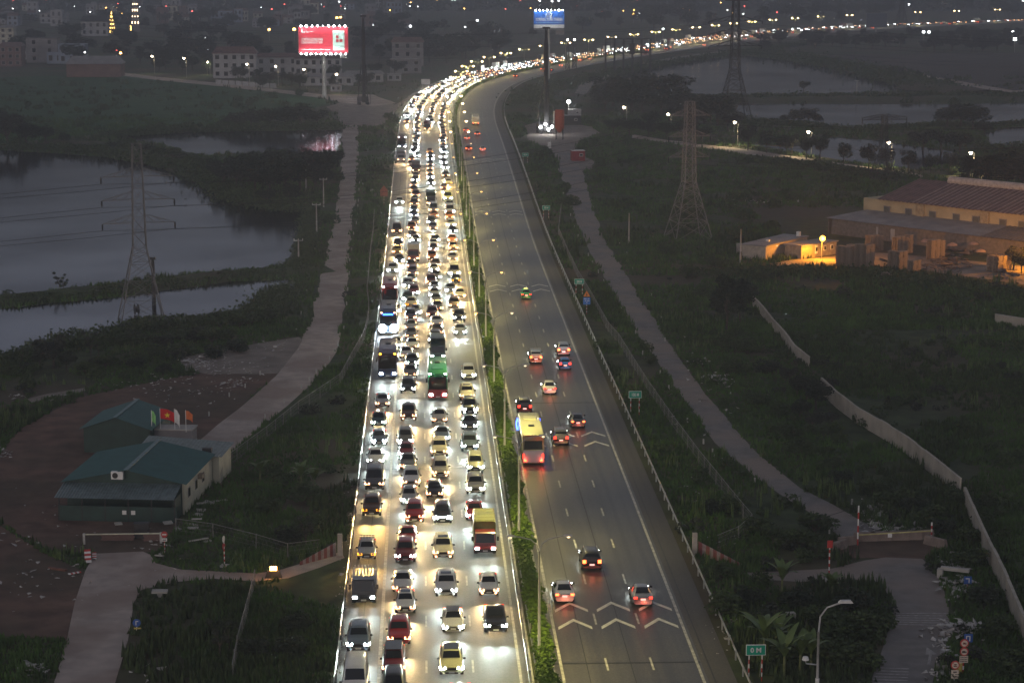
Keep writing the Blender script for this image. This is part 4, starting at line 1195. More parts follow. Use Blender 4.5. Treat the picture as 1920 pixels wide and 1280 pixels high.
dist_sign(1024, 389, 14.5, '300 M', 'small green distance sign, the next one beyond the 200 M sign')
dist_sign(985, 290, 12, '400 M', 'smallest and furthest of the green distance signs')

p = at(1100, 589); t = thing('warning_sign', 'orange warning triangle above a blue square plate on a striped post', 'road sign', p)
MB().add([(-.58, 0, 2.85), (.58, 0, 2.85), (0, 0, 3.85), (-.58, .05, 2.85), (.58, .05, 2.85), (0, .05, 3.85)], [(0, 1, 2), (5, 4, 3), (0, 3, 4, 1), (1, 4, 5, 2), (2, 5, 3, 0)]).build('triangle', ORANGEP, t)
MB().add([(-.09, -.02, 3.0), (.09, -.02, 3.0), (.04, -.02, 3.35), (-.04, -.02, 3.35)], [(0, 1, 2, 3)]).build('symbol', BLACKP, t)
MB().box((0, 0, 2.15), (1.15, .05, 1.15)).build('plate', mat('bright blue sign', (.02, .16, .55), .45, var=.05), t)
mb = MB()
for k, (x, w) in enumerate(((-.3, .5), (.35, .4), (-.25, .3), (.3, .5), (0, .25))): mb.box((x * .8, -.04, 2.5 - (k // 2) * .3), (w * .8, .02, .1))
mb.build('symbol', WHITE, t)
striped_post(t, (0, .06, 0), 1.6)

p = at(720, 384); t = thing('arrow_sign', 'faded orange pointed sign board on a striped post beside the emergency lane', 'road sign', p)
FADED = mat('faded orange', (.35, .11, .06), .7, var=.2)
MB().add([(-.85, 0, 1.9), (.85, 0, 1.9), (.85, 0, 3.4), (0, 0, 4.5), (-.85, 0, 3.4), (-.85, .06, 1.9), (.85, .06, 1.9), (.85, .06, 3.4), (0, .06, 4.5), (-.85, .06, 3.4)], [(0, 1, 2, 3, 4), (9, 8, 7, 6, 5)] + [(i, 5 + i, 5 + (i + 1) % 5, (i + 1) % 5) for i in range(5)]).build('board', FADED, t)
striped_post(t, (0, .1, 0), 2.0)

# small white marker posts along the service roads
mk = MB().box((0, 0, .3), (.18, .14, .6), taper=.9)
mk_w = mk.mesh('marker_post', mat('dusty white paint', (.45, .44, .42), .7, var=.2))
def marker(x, y, i, side):
    o = obj('marker_post', mk_w, loc=at(x, y), rz=random.uniform(-.3, .3)); o.rotation_euler.x = random.uniform(-.12, .12)
    tag(o, 'small white kilometre marker post standing along the %s service road' % side, 'marker post', 'marker posts along the %s service road' % side)
for i, (x, y) in enumerate([(676, 250), (676, 275), (675, 302), (674, 325), (674, 345), (673, 357), (672, 378), (671, 388), (668, 420), (663, 440), (660, 470), (656, 490), (655, 515), (652, 545), (650, 572), (648, 595), (645, 618), (634, 648), (626, 662), (610, 690), (618, 675), (593, 700), (580, 715), (565, 728), (533, 756), (497, 785), (460, 727), (488, 703), (556, 623), (575, 550), (430, 744), (392, 780), (590, 470), (600, 432), (603, 415), (565, 590)]):
    marker(x, y, i, 'pale')
for i, (x, y) in enumerate([(1047, 320), (1051, 345), (1056, 365), (1063, 385), (1070, 405), (1077, 428), (1084, 445), (1088, 453), (1103, 480), (1111, 495), (1122, 512), (1132, 530), (1165, 583), (1205, 665), (1192, 626), (1238, 702), (1254, 730), (1289, 792), (1319, 832), (1336, 850), (1355, 868), (1162, 460), (1175, 478), (1186, 507), (1222, 557), (1240, 600), (1247, 640), (1298, 668), (1385, 932), (1415, 905), (1555, 1000), (1597, 945)]):
    marker(x, y, i, 'grey')

# ================================================================== WIRE FENCES
def wire_fence(pix, label, h=1.6, top=mat('dull wire', (.24, .24, .235), .6, .3, var=.2)):
    P = [at(*q) for q in pix]; base = P[0].copy()
    t = thing('wire_fence', label, 'fence', base)
    pm = MB().box((0, 0, h / 2), (.08, .08, h)).mesh('post', mat('grey fence post', (.22, .21, .20), .9))
    mbr = MB(); n = 0
    for a, b in zip(P[:-1], P[1:]):
        L = (b - a).length; k = max(1, int(L / 3.2))
        for j in range(k):
            q = a.lerp(b, j / k); o = obj('post', pm, t); o.location = q - base; o.rotation_euler = (random.uniform(-.04, .04), random.uniform(-.04, .04), 0)
            r = a.lerp(b, (j + 1) / k)
            for z in (.35, .8, 1.25): mbr.bar(q - base + Vector((0, 0, z)), r - base + Vector((0, 0, z + random.uniform(-.06, .06))), .012)
            mbr.bar(q - base + Vector((0, 0, h - .05)), r - base + Vector((0, 0, h - .05)), .045)
            m = 7
            for e in range(m):
                u, v = q.lerp(r, e / m) - base, q.lerp(r, (e + 1) / m) - base
                mbr.bar(u + Vector((0, 0, .1)), v + Vector((0, 0, h - .1)), .007); mbr.bar(u + Vector((0, 0, h - .1)), v + Vector((0, 0, .1)), .007)
    mbr.build('mesh_wire', top, t, kind='stuff')
    return t
wire_fence([(702, 405), (700, 440), (695, 475), (691, 525), (688, 555), (692, 580), (691, 600), (686, 627), (680, 645), (660, 680), (642, 715), (638, 722), (600, 748), (560, 775), (501, 823), (424, 880), (414, 915)], 'long chain link fence winding down the slope left of the jam')
wire_fence([(1052, 395), (1047, 440), (1066, 485), (1085, 525), (1110, 567), (1140, 622), (1160, 645), (1180, 678), (1212, 730), (1260, 800), (1310, 868), (1377, 952), (1410, 992), (1385, 1015), (1345, 1032)], 'thin chain link fence between the free carriageway and the grey service road')
wire_fence([(478, 1098), (468, 1140), (455, 1190), (446, 1225), (436, 1280)], 'short chain link fence running down the meadow below the beacon')
wire_fence([(330, 1000), (400, 1010), (480, 1030), (540, 1048), (600, 1040)], 'low chain link fence above the lane with the orange beacon')

# ================================================================== LATTICE TOWERS AND CABLES
def lattice(mb, prof, brace=.09, leg=.16, n=None):
    """square lattice shaft; prof: list of (z, half width)"""
    for (z0, a), (z1, b) in zip(prof[:-1], prof[1:]):
        A = [(-a, -a, z0), (a, -a, z0), (a, a, z0), (-a, a, z0)]; B = [(-b, -b, z1), (b, -b, z1), (b, b, z1), (-b, b, z1)]
        for i in range(4):
            j = (i + 1) % 4
            mb.bar(A[i], B[i], leg); mb.bar(A[i], B[j], brace); mb.bar(A[j], B[i], brace); mb.bar(B[i], B[j], brace)
def pylon(base, h, bw, rz, label, arms, leg=.2, arm_len=5.2, material=None, brace=.1):
    material = material or PYLON
    t = thing('electricity_pylon', label, 'pylon', base, rz)
    zk = h * .42; tw = bw * .30
    def wd(z): return bw / 2 + (tw / 2 - bw / 2) * min(1, z / zk) if z < zk else tw / 2 * (1 - .35 * (z - zk) / (h - zk))
    zs = [0, h * .13, h * .24, h * .33, h * .38, zk] + [zk + (h - zk) * i / 7 for i in range(1, 8)]
    prof = [(z, wd(z)) for z in zs]
    for sx, sy in ((-1, -1), (1, -1), (1, 1), (-1, 1)):
        mb = MB()
        for (z0, a), (z1, b) in zip(prof[:-1], prof[1:]): mb.bar((sx * a, sy * a, z0), (sx * b, sy * b, z1), leg)
        mb.build('leg', material, t)
    mb = MB()
    for (z0, a), (z1, b) in zip(prof[:-1], prof[1:]):
        A = [(-a, -a, z0), (a, -a, z0), (a, a, z0), (-a, a, z0)]; B = [(-b, -b, z1), (b, -b, z1), (b, b, z1), (-b, b, z1)]
        for i in range(4):
            j = (i + 1) % 4
            mb.bar(A[i], B[j], brace); mb.bar(A[j], B[i], brace)
            if z1 > h * .1: mb.bar(B[i], B[j], brace)
    mb.build('lattice_brace', material, t, kind='stuff')
    tips = []
    for f in arms:
        z = h * f; w = wd(z)
        for s in (-1, 1):
            mb = MB(); tip = Vector((s * arm_len, 0, z - .1))
            for sy in (-1, 1):
                mb.bar((s * w, sy * w, z), tip, brace * 1.2); mb.bar((s * w, sy * w, z + h * .045), tip, brace)
                for k in (1, 2):
                    q = Vector((s * w, sy * w, z)).lerp(tip, k / 3); r = Vector((s * w, sy * w, z + h * .045)).lerp(tip, (k - 1) / 3); mb.bar(q, r, brace * .8)
            mb.build('cross_arm', material, t)
            MB().tube([tip, tip + Vector((0, 0, -.5)), tip + Vector((0, 0, -1.0))], [.1, .16, .1], 6).build('insulator', DARKSTEEL, t)
            tips.append(tip + Vector((0, 0, -1.05)))
    M = Matrix.Translation(base) @ Matrix.Rotation(rz, 4, 'Z')
    return t, [M @ q for q in tips]

bL = at(266, 602); bR = at(1290, 447)
tL, tipL = pylon(bL, high(602, 264), 6.9, R(12), 'pale lattice pylon standing in the lower pond beside the dyke', (.56, .69, .82), leg=.15, arm_len=5.6, brace=.055, material=mat('dim pylon steel', (.17, .165, .165), .6, .2, var=.15))
tR, tipR = pylon(bR, high(447, 187), 7.8, R(12), 'brownish lattice pylon standing in the scrub right of the highway', (.60, .75, .90), leg=.145, arm_len=4.4, brace=.07, material=mat('rusty pylon steel', (.21, .20, .20), .6, .1, var=.15))
bT = at(1376, 222)
tT, tipT = pylon(bT, high(222, 1), 10.5, R(5), 'tallest dark lattice pylon between the ponds, wide pointed arms', (.62, .72, .83), leg=.30, arm_len=9.5, material=DARKSTEEL, brace=.16)
MB().box((0, 0, high(222, 1) + .2), (8.5, 1.2, .3)).build('top_beam', DARKSTEEL, tT)
bF = at(1655, 338)
tF, tipF = pylon(bF, high(338, 214), 6.0, R(10), 'faint slim pylon with one wide top arm behind the roadside trees', (.93, .97), leg=.15, arm_len=6.0, material=DARKSTEEL, brace=.08)
bU = at(1690, 52)
pylon(bU, 38, 9, R(10), 'far hazy pylon beside the distant end of the highway', (.7, .85), leg=.3, arm_len=8, material=DARKSTEEL, brace=.2)

def cable(a, b, sag, name='power_line', r=.03, n=14):
    pts = [Vector(a).lerp(Vector(b), i / n) - Vector((0, 0, sag * 4 * (i / n) * (1 - i / n))) for i in range(n + 1)]
    return MB().tube(pts, r, 4, cap=False).mesh(name, WIRE)
cw = ['topmost', 'middle', 'lowest']
def span(tA, tB, sag, lab):
    for i, (a, b) in enumerate(zip(tA, tB)):
        o = obj('power_line', cable(a, b, sag)); tag(o, 'thin dark power line %s' % lab, 'power line', 'power lines %s' % lab)
span(tipL, tipR, 3.0, 'sagging across the highway between the two nearest pylons')
offL = [q + Vector((-190, -60, 6)) for q in tipL]
span(tipL, offL, 5.0, 'from the pond pylon leftwards over the big pond')
offR = [q + Vector((150, 25, 3)) for q in tipR]
span(tipR, offR, 4.0, 'from the brownish pylon over the scrub')
offT = [q + Vector((-330, 130, 6)) for q in tipT]
span(tipT, offT, 8.0, 'from the tallest pylon across the far bend')
offT2 = [q + Vector((400, -60, 4)) for q in tipT]
span(tipT, offT2, 9.0, 'from the tallest pylon over the right ponds')

# ================================================================== PILING RIGS
def rig(base, h, label, lit=False):
    t = thing('piling_rig', label, 'piling rig', base, R(8))
    MB().box((-1.6, 0, .5), (.9, 6, 1.0)).box((1.6, 0, .5), (.9, 6, 1.0)).build('track', DARKSTEEL, t)
    MB().box((0, 1.0, 2.1), (4.0, 5.0, 2.0), taper=.92).build('engine_house', DARKSTEEL, t)
    MB().box((-1.5, -2.2, 2.2), (1.3, 1.6, 2.0), taper=.85).build('cab', mat('machine grey', (.10, .10, .105), .6), t)
    mb = MB(); z0 = 1.0
    prof = [(z0, .55)] + [(z0 + (h - z0) * i / 12, .55 if i < 11 else .3) for i in range(1, 13)]
    lattice(mb, prof, .12, .17)
    m = mb.build('mast', DARKSTEEL, t); m.location = (0, -3.2, 0)
    MB().bar((0, -3.2, 1), (0, -3.2, h - 1), .7).build('leader', DARKSTEEL, t)
    for sx in (-1, 1):
        MB().tube([(sx * 1.9, 1.5, 1.5), (sx * .9, -2.6, h * .46)], .2, 6).build('backstay', DARKSTEEL, t)
        MB().bar((sx * 2.3, -3.4, .2), (sx * 2.3, -3.4, h * .28), .22).build('side_leg', DARKSTEEL, t)
    MB().bar((-2.3, -3.4, h * .28), (2.3, -3.4, h * .28), .2).build('yoke', DARKSTEEL, t)
    MB().box((0, -3.2, h + .2), (2.2, 1.6, .6)).build('crown_block', DARKSTEEL, t)
    MB().tube([(0, -3.9, h * .55), (0, -3.9, h * .25)], .35, 8).build('hammer', DARKSTEEL, t)
    if lit:
        g = glow('work floodlight', (1, 1, 1), 70.0)
        for x, y, z in ((-2.2, -5.2, 2.4), (-.6, -5.4, 3.3), (1.6, -5.2, 2.5), (.4, -5.2, 1.6)):
            MB().tube([(x, y, z), (x, y - .25, z)], [.42, .38], 10).build('floodlight', g, t)
        lamp('POINT', 'work_light', (0, -6.2, 4.0), 800, (1, .98, .94), t, radius=.3)
    return t
rig(at(681, 196), high(196, 30), 'tall black piling rig on the pale ground by the red billboard')
rig(at(1020, 250), high(250, 52), 'tall black piling rig with glaring floodlights in front of the blue billboard', True)

# ================================================================== BILLBOARDS
def flood_row(t, w, z, n, yoff, g, below=False):
    for i in range(n):
        x = -w / 2 + (i + .5) * w / n; ss = random.choice([.6, .9, 1.1, 1.3])
        a = MB().bar((x, 0, z), (x, -yoff, z + (-.5 if below else .6)), .08).build('lamp_arm', STEEL, t)
        MB().tube([(x, -yoff, z + (-.5 if below else .6)), (x, -yoff + .15, z + (-.2 if below else .3))], [.24 * ss, .34 * ss], 8).build('floodlight', g, a)
def billboard(base, w, z0, z1, label, face, mono, txts, rz=0.0, flood=True, pole_r=.9):
    t = thing('billboard', label, 'billboard', base, rz)
    h = z1 - z0
    MB().tube([(0, 1.2, 0), (0, 1.2, z0), (0, 1.2, z1 - 1)], [pole_r, pole_r * .85, pole_r * .8], 14).build('pole', POLE, t, smooth=True)
    MB().box((0, 0, (z0 + z1) / 2), (w, .35, h)).build('panel', face, t)
    mb = MB()
    for k in range(7): mb.bar((-w / 2 + k * w / 6, .35, z0), (-w / 2 + k * w / 6, .35, z1), .16)
    for k in range(4): mb.bar((-w / 2, .5, z0 + k * h / 3), (w / 2, .5, z0 + k * h / 3), .2)
    mb.build('back_frame', STEEL, t)
    MB().box((0, -.8, z0 - .5), (w, 1.3, .12)).build('catwalk', STEEL, t)
    for (tx, size, x, z, width) in txts: lettering(tx, size, t, (x, -.19, z), WHITE, width=width)
    return t
FLOOD = glow('billboard floodlight', (.94, 1, 1), 60.0)
REDB = mat('billboard red', (.62, .035, .06), .5, var=.04)
p = at(608, 186); sB = scale_at(p); wB = 92 / sB
z0, z1 = high(186, 99), high(186, 50)
hB = z1 - z0
tb = billboard(p, wB, z0, z1, 'red floodlit billboard with white lettering on a single grey pole', REDB, True,
    [('XI MĂNG LONG SƠN', 1.5, -wB * .23, z0 + hB * .52, wB * .43), ('CÔNG NGHỆ NHẬT BẢN', 1.2, -wB * .23, z0 + hB * .40, wB * .43), ('LONG SƠN', .8, -wB * .295, z0 + hB * .815, wB * .17)])
MB().box((-wB * .43, -.19, z0 + hB * .84), (.5, .04, 1.5)).box((-wB * .41, -.2, z0 + hB * .79), (1.2, .04, .5)).build('logo', WHITE, tb)
MB().box((-wB * .15, -.19, z0 + hB * .135), (wB * .58, .03, .26)).build('fine_print', WHITE, tb)
MINT = mat('mint panel', (.55, .78, .68), .5, var=.03)
MB().box((wB * .31, -.19, z0 + hB * .485), (wB * .235, .05, hB * .76)).build('product_picture', MINT, tb)
mb = MB()
for x, z in ((-.028, .62), (-.028, .47), (.047, .47)): mb.box((wB * (.31 + x), -.23, z0 + hB * z), (wB * .057, .04, wB * .057))
mb.build('square', REDB, tb)
flood_row(tb, wB, z1, 9, 1.6, FLOOD); flood_row(tb, wB, z0, 10, 1.6, FLOOD, True)
for x in (-.36, -.12, .12, .36):
    lamp('SPOT', 'flood', (wB * x, -3.4, z1 + 1.6), 1300, (.95, 1, 1), tb, (0, 1, -1.5), R(110), .8, .3)
    lamp('SPOT', 'flood', (wB * x, -3.4, z0 - 1.6), 1300, (.95, 1, 1), tb, (0, 1, 1.5), R(110), .8, .3)
MB().box((wB * .40, -.2, z0 - 1.4), (2.6, .1, 1.2)).build('small_plate', WHITE, tb)

BLUEB = mat('billboard blue', (.012, .12, .50), .5, var=.04)
p = at(1024, 148); sB = scale_at(p); wU = 57 / sB
z0, z1 = high(148, 52.5), high(148, 20.5); hU = z1 - z0
tb = billboard(Vector((p.x + 5 / sB, p.y, 0)), wU, z0, z1, 'blue floodlit billboard with white lettering above the dark piling rig', BLUEB, True,
    [('XI MĂNG XUÂN THÀNH', 2.0, 0, z0 + hU * .50, wU * .88)], pole_r=.6)
MB().box((0, -.2, z0 + hU * .11), (wU * .99, .06, hU * .21)).build('white_strip', WHITE, tb)
mb = MB(); 
for c in (-.55, .55):
    mb.tube([(c + math.cos(a) * .55, -.22, z0 + hU * .80 + math.sin(a) * .6) for a in np.linspace(0, 2 * math.pi, 13)], .14, 5)
mb.tube([(math.cos(a) * 1.25, -.22, z0 + hU * .80 + math.sin(a) * 1.1) for a in np.linspace(0, 2 * math.pi, 17)], .12, 5)
mb.build('logo', WHITE, tb)
MB().box((0, -.19, z0 + hU * .655), (wU * .26, .03, .22)).build('fine_print', WHITE, tb)
MB().box((0, -.19, z0 + hU * .33), (wU * .86, .03, .3)).build('fine_print', mat('pale blue print', (.3, .5, .75), .5), tb)
MB().box((wU * .36, -.1, z0 - 2.0), (wU * .27, .1, 1.9)).build('small_plate', mat('grey plate', (.3, .3, .31), .6), tb)
flood_row(tb, wU, z1, 8, 1.5, FLOOD)
for x in (-.36, -.12, .12, .36): lamp('SPOT', 'flood', (wU * x, -6.5, z1 + 1.5), 700, (.92, .98, 1), tb, (0, 1, -1.3), R(110), .8, .3)
p = at(1643, 60)
billboard(p, 15.5, high(60, 52), high(60, 25), 'large dark unlit billboard beside the far end of the highway', mat('unlit billboard', (.05, .07, .10), .7), True, [], pole_r=.7)
p = at(798, 163); t = thing('sign_board', 'white sign board beside the start of the bend', 'sign', p, R(-20))
MB().box((0, 0, 2.2), (4.0, .1, 2.2)).build('panel', WHITE, t); MB().box((-1.5, .1, 1), (.14, .14, 2)).build('post', STEEL, t); MB().box((1.5, .1, 1), (.14, .14, 2)).build('post', STEEL, t)

# gantry frame and two slim masts beyond the bend
p = at(1178, 140); s = scale_at(p); t = thing('gantry', 'dark open steel frame of posts and beams beside the far bend', 'steel frame', p)
Wf = 84 / s; hf = high(140, 73)
mb = MB()
for i in range(6):
    x = -Wf / 2 + i * Wf / 5
    MB().bar((x, 0, 0), (x, 0, hf), .42).build('post', DARKSTEEL, t); MB().bar((x, 5, 0), (x, 5, hf), .42).build('post', DARKSTEEL, t)
for z in (hf, hf * .62):
    for y in (0, 5): MB().bar((-Wf / 2, y, z), (Wf / 2, y, z), .4).build('beam', DARKSTEEL, t)
    for i in range(6):
        x = -Wf / 2 + i * Wf / 5; MB().bar((x, 0, z), (x, 5, z), .3).build('beam', DARKSTEEL, t)
MB().box((Wf * .08, 1, hf * .72), (Wf * .12, 1.5, hf * .3)).build('hoist_box', DARKSTEEL, t)
for x, y0, y1, lab in ((1064, 134, 76, 'slim dark lattice mast with a lamp on top, the one nearer the rig'), (1077, 130, 76, 'slim dark lattice mast with a lamp on top, further from the rig')):
    p = at(x, y0); h = high(y0, y1); t = thing('lattice_mast', lab, 'mast', p)
    mb = MB(); lattice(mb, [(0, 1.0)] + [(h * i / 7, 1.0 - .09 * i) for i in range(1, 8)], .16, .26); mb.build('lattice', DARKSTEEL, t)
    MB().tube([(0, 0, h), (0, 0, h + .7)], [.5, .4], 8).build('lamp', glow('mast lamp', (1, .92, .8), 30.0), t)

# ================================================================== LEFT YARD: HUTS WITH GREEN ROOFS
def corr(mb, A, B, C, D, n, h=.05, mi=0):
    """sheet A-B-C-D with raised ribs running A->D"""
    A, B, C, D = map(Vector, (A, B, C, D)); nm = (B - A).cross(D - A).normalized()
    if nm.z < 0: nm = -nm
    P = []
    for i in range(n + 1):
        for k, u in ((0, 0), (h, .5)):
            tt = (i + u) / n
            if tt > 1: continue
            P.append((A.lerp(B, tt) + nm * k, D.lerp(C, tt) + nm * k))
    b = len(mb.v)
    for a, c in P: mb.v += [tuple(a), tuple(c)]
    for i in range(len(P) - 1): mb.f.append((b + 2 * i, b + 2 * i + 2, b + 2 * i + 3, b + 2 * i + 1)); mb.m.append(mi)
    return mb

# main hut: front wall along a-b, going back
a, b = at(110, 975), at(332, 980)
u = (b - a); Wm = u.length; u.normalize(); nrm = Vector((-u.y, u.x, 0))
rzm = math.atan2(u.y, u.x)
t = thing('site_hut', 'large hut with green gabled roof, open porch and cream side wall', 'building', a, rzm)
Dm, He, Hr, po = 13.0, 3.3, 4.7, 3.2
MB().box((Wm / 2, po + .1, He / 2), (Wm - .4, .2, He)).box((.1, po + Dm / 2, He / 2), (.2, Dm, He)).box((Wm / 2, po + Dm, He / 2), (Wm, .2, He)).build('wall', GREENW, t)
MB().box((Wm - .1, po + Dm / 2, He / 2), (.2, Dm - .2, He)).build('side_wall', CREAMW, t)
for y in (4.0, 7.2, 10.4):
    w_ = MB().box((Wm + .02, po + y - 1.8, 1.9), (.08, .9, 1.0)).build('window', PLASTERD, t)
    MB().box((Wm + .05, po + y - 1.8, 1.9), (.06, .72, .82)).build('pane', GLASS_D, w_)
MB().box((Wm + .25, po + 6.6, 2.5), (.5, .8, .5)).build('awning', WOOD, t)
xm = Wm * .52
mb = MB(); corr(mb, (-.5, po - .5, He), (-.5, po + Dm + .3, He), (xm, po + Dm + .3, Hr), (xm, po - .5, Hr), 34); mb.build('roof', ROOFG, t)
mb = MB(); corr(mb, (Wm + .4, po - .5, He), (Wm + .4, po + Dm + .3, He), (xm, po + Dm + .3, Hr), (xm, po - .5, Hr), 34); mb.build('roof', ROOFG, t)
MB().bar((xm, po - .6, Hr + .06), (xm, po + Dm + .4, Hr + .06), .45, .06).build('ridge_cap', mat('ridge cap', (.09, .17, .18), .5), t)
MB().add([(.1, po, He), (Wm - .1, po, He), (xm, po, Hr - .05)], [(0, 1, 2)]).build('gable', GREENW, t)
mb = MB(); corr(mb, (-.3, -.4, He - .85), (Wm - .2, -.4, He - .85), (Wm - .2, po + .1, He - .05), (-.3, po + .1, He - .05), 40); mb.build('porch_roof', mat('grey green sheet', (.11, .15, .155), .5), t)
MB().box((Wm / 2, .0, .8), (Wm, .12, 1.6)).build('porch_screen', GREENW, t)
for k in range(6): MB().box((.1 + k * (Wm - .3) / 5, 0, 1.2), (.12, .14, 2.4)).build('post', DARKSTEEL, t)
MB().box((Wm - .3, po / 2, 1.2), (.1, po, 2.3)).build('end_screen', GREENW, t)
ac = MB().box((xm - .9, po - .35, Hr - .55), (1.25, .45, .8)).build('air_conditioner', WHITE, t)
MB().tube([(xm - 1.1, po - .60, Hr - .55), (xm - 1.1, po - .57, Hr - .55)], .3, 14).build('fan', TRIM, ac)
for x in (Wm * .56, Wm * .635): MB().box((x, -.09, 1.0), (.42, .06, .42)).build('notice', WHITE, t)
# rear wing
MB().box((Wm * .70, po + Dm + 3.2, He / 2 - .1), (Wm * .72, 6.0, He - .2)).build('rear_wall', CREAMW, t)
mb = MB(); corr(mb, (Wm * .30, po + Dm - .2, He + .1), (Wm * 1.09, po + Dm - .2, He - .25), (Wm * 1.09, po + Dm + 6.4, He - .1), (Wm * .30, po + Dm + 6.4, He + .5), 24); mb.build('rear_roof', mat('dull green sheet', (.13, .165, .155), .5), t)
MB().box((Wm * .93, po + Dm + 1.6, He + .12), (1.0, .6, .5)).build('vent_box', DARKSTEEL, t)
# back hut
a2, b2 = at(158, 848), at(282, 850)
W2 = (b2 - a2).length
t = thing('site_hut', 'smaller dark hut with a green gabled roof behind the big hut', 'building', a2, rzm)
D2, h1, h2 = 9.5, 2.9, 4.3
MB().box((W2 / 2, D2 / 2, h1 / 2), (W2, D2, h1)).build('wall', GREENW, t)
MB().add([(0, -.01, h1), (W2, -.01, h1), (W2 / 2, -.01, h2 - .1)], [(0, 1, 2)]).build('gable', GREENW, t)
for s in (0, 1):
    mb = MB(); corr(mb, (-.4 if s == 0 else W2 + .4, -.5, h1 - .05), (-.4 if s == 0 else W2 + .4, D2 + .4, h1 - .05), (W2 / 2, D2 + .4, h2), (W2 / 2, -.5, h2), 20); mb.build('roof', ROOFG, t)
MB().bar((W2 / 2, -.6, h2 + .05), (W2 / 2, D2 + .4, h2 + .05), .4, .06).build('ridge_cap', MATS['ridge cap'], t)
# small block wall carrying flags
a3, b3 = at(286, 842), at(362, 842)
t = thing('block_wall', 'small grey walled kiosk with flags standing on it', 'building', a3, rzm)
W3 = (b3 - a3).length
MB().box((W3 / 2, 1.2, 1.15), (W3, 2.4, 2.3)).build('wall', PLASTERD, t)
MB().box((W3 / 2, 1.2, 2.38), (W3 + .2, 2.6, .16)).build('roof', CONCRETE, t)
def flag(px, py, w, h, m, label, star=False, zb=2.3, ph=2.6):
    p = at(px, py); t = thing('flag', label, 'flag', (p.x, p.y, zb))
    MB().tube([(0, 0, 0), (0, 0, ph)], .04, 6).build('pole', WHITE, t)
    mb = MB(); nx, nz = 8, 5
    for i in range(nx + 1):
        for k in range(nz + 1):
            q = i / nx
            mb.v.append((q * w, -.18 * math.sin(q * 7 + k * .4) * q, ph - .05 - h * (1 - k / nz) - .45 * q * q * h))
    for i in range(nx):
        for k in range(nz): mb.f.append((i * (nz + 1) + k, (i + 1) * (nz + 1) + k, (i + 1) * (nz + 1) + k + 1, i * (nz + 1) + k + 1)); mb.m.append(0)
    c = mb.build('cloth', m, t, True)
    if star:
        pts = []
        for k in range(10):
            r = .36 if k % 2 == 0 else .15; g = math.pi / 2 + k * math.pi / 5
            pts.append((w * .5 + r * math.cos(g), -.30, ph - .05 - h * .5 - .11 * h + r * math.sin(g)))
        MB().add([(w * .5, -.31, ph - .05 - h * .61)] + pts, [(0, k + 1, (k + 1) % 10 + 1) for k in range(10)]).build('star', mat('flag yellow', (.8, .6, .03), .6), c)
    return t
flag(302, 842, 1.75, 1.2, mat('flag red', (.55, .015, .02), .7, var=.08), 'red flag with a yellow star on the grey kiosk', True)
flag(286, 846, .5, 1.3, mat('flag green', (.25, .55, .2), .7), 'narrow light green flag left of the red flag')
flag(329, 843, .6, 1.6, WHITE, 'narrow white flag right of the red flag')
flag(350, 846, .8, 1.0, mat('flag orange', (.6, .16, .05), .7), 'small orange flag at the end of the kiosk')

# barrier pole across the yard gate, no-entry sign, striped boards
a, b = at(158, 1020), at(302, 1018)
t = thing('barrier', 'pale barrier pole across the entrance in front of the big hut', 'barrier', a)
q = b - a
MB().tube([(0, 0, 1.0), (q.x, q.y, 1.0)], .07, 8).build('pole', mat('barrier cream', (.55, .55, .42), .5), t)
MB().box((0, 0, .55), (.22, .22, 1.1)).build('post', STEEL, t); MB().box((q.x, q.y, .55), (.22, .22, 1.1)).build('post', STEEL, t)
def disc(r, n=20, y=0.0, cx=0.0, cz=0.0): return [(cx + r * math.cos(2 * math.pi * k / n), y, cz + r * math.sin(2 * math.pi * k / n)) for k in range(n)]
def round_sign(p, label, z, r, col, sym, post_h=None, extra=None):
    t = thing('traffic_sign', label, 'road sign', p)
    MB().add(disc(r, 20, -.06, 0, z) + disc(r, 20, -.02, 0, z), [tuple(range(20)), tuple(reversed(range(20, 40)))] + [(k, 20 + k, 20 + (k + 1) % 20, (k + 1) % 20) for k in range(20)]).build('plate', col, t)
    sym(t, z, r)
    striped_post(t, (0, 0, 0), post_h or z, n=8)
    return t
def s_bar(t, z, r): MB().box((0, -.08, z), (r * 1.3, .03, r * .36)).build('symbol', WHITE, t)
t = round_sign(at(309, 1034), 'round red no entry sign above a small white plate by the barrier', 1.75, .31, REDP, s_bar)
MB().box((0, -.06, 1.22), (.5, .04, .3)).build('plate', WHITE, t); MB().box((0, -.09, 1.22), (.34, .02, .08)).build('symbol', BLACKP, t)
def s_l(t, z, r): MB().box((-.05, -.08, z), (.07, .03, r * 1.1)).box((.04, -.08, z + r * .42), (.22, .03, .07)).build('symbol', WHITE, t)
t = round_sign(at(257, 1190), 'round blue sign with a white hook arrow beside the lower left road', 1.1, .34, BLUEP, s_l)
MB().box((.06, -.05, .62), (.6, .05, .12)).build('plate', YELLOWP, t)
p = at(421, 1062); t = thing('traffic_sign', 'narrow sign post with red white bands seen edge on in the meadow', 'road sign', p, R(75))
MB().add(disc(.32, 16, 0, 0, 2.7) + disc(.32, 16, .05, 0, 2.7), [tuple(range(16)), tuple(reversed(range(16, 32)))] + [(k, 16 + k, 16 + (k + 1) % 16, (k + 1) % 16) for k in range(16)]).build('plate', WHITE, t)
MB().add(disc(.32, 16, 0, 0, 2.0) + disc(.32, 16, .05, 0, 2.0), [tuple(range(16)), tuple(reversed(range(16, 32)))] + [(k, 16 + k, 16 + (k + 1) % 16, (k + 1) % 16) for k in range(16)]).build('plate', REDP, t)
striped_post(t, (0, 0, 0), 2.5, n=10); MB().box((0, 0, .1), (.7, .7, .2)).build('foot', CONCRETE, t)
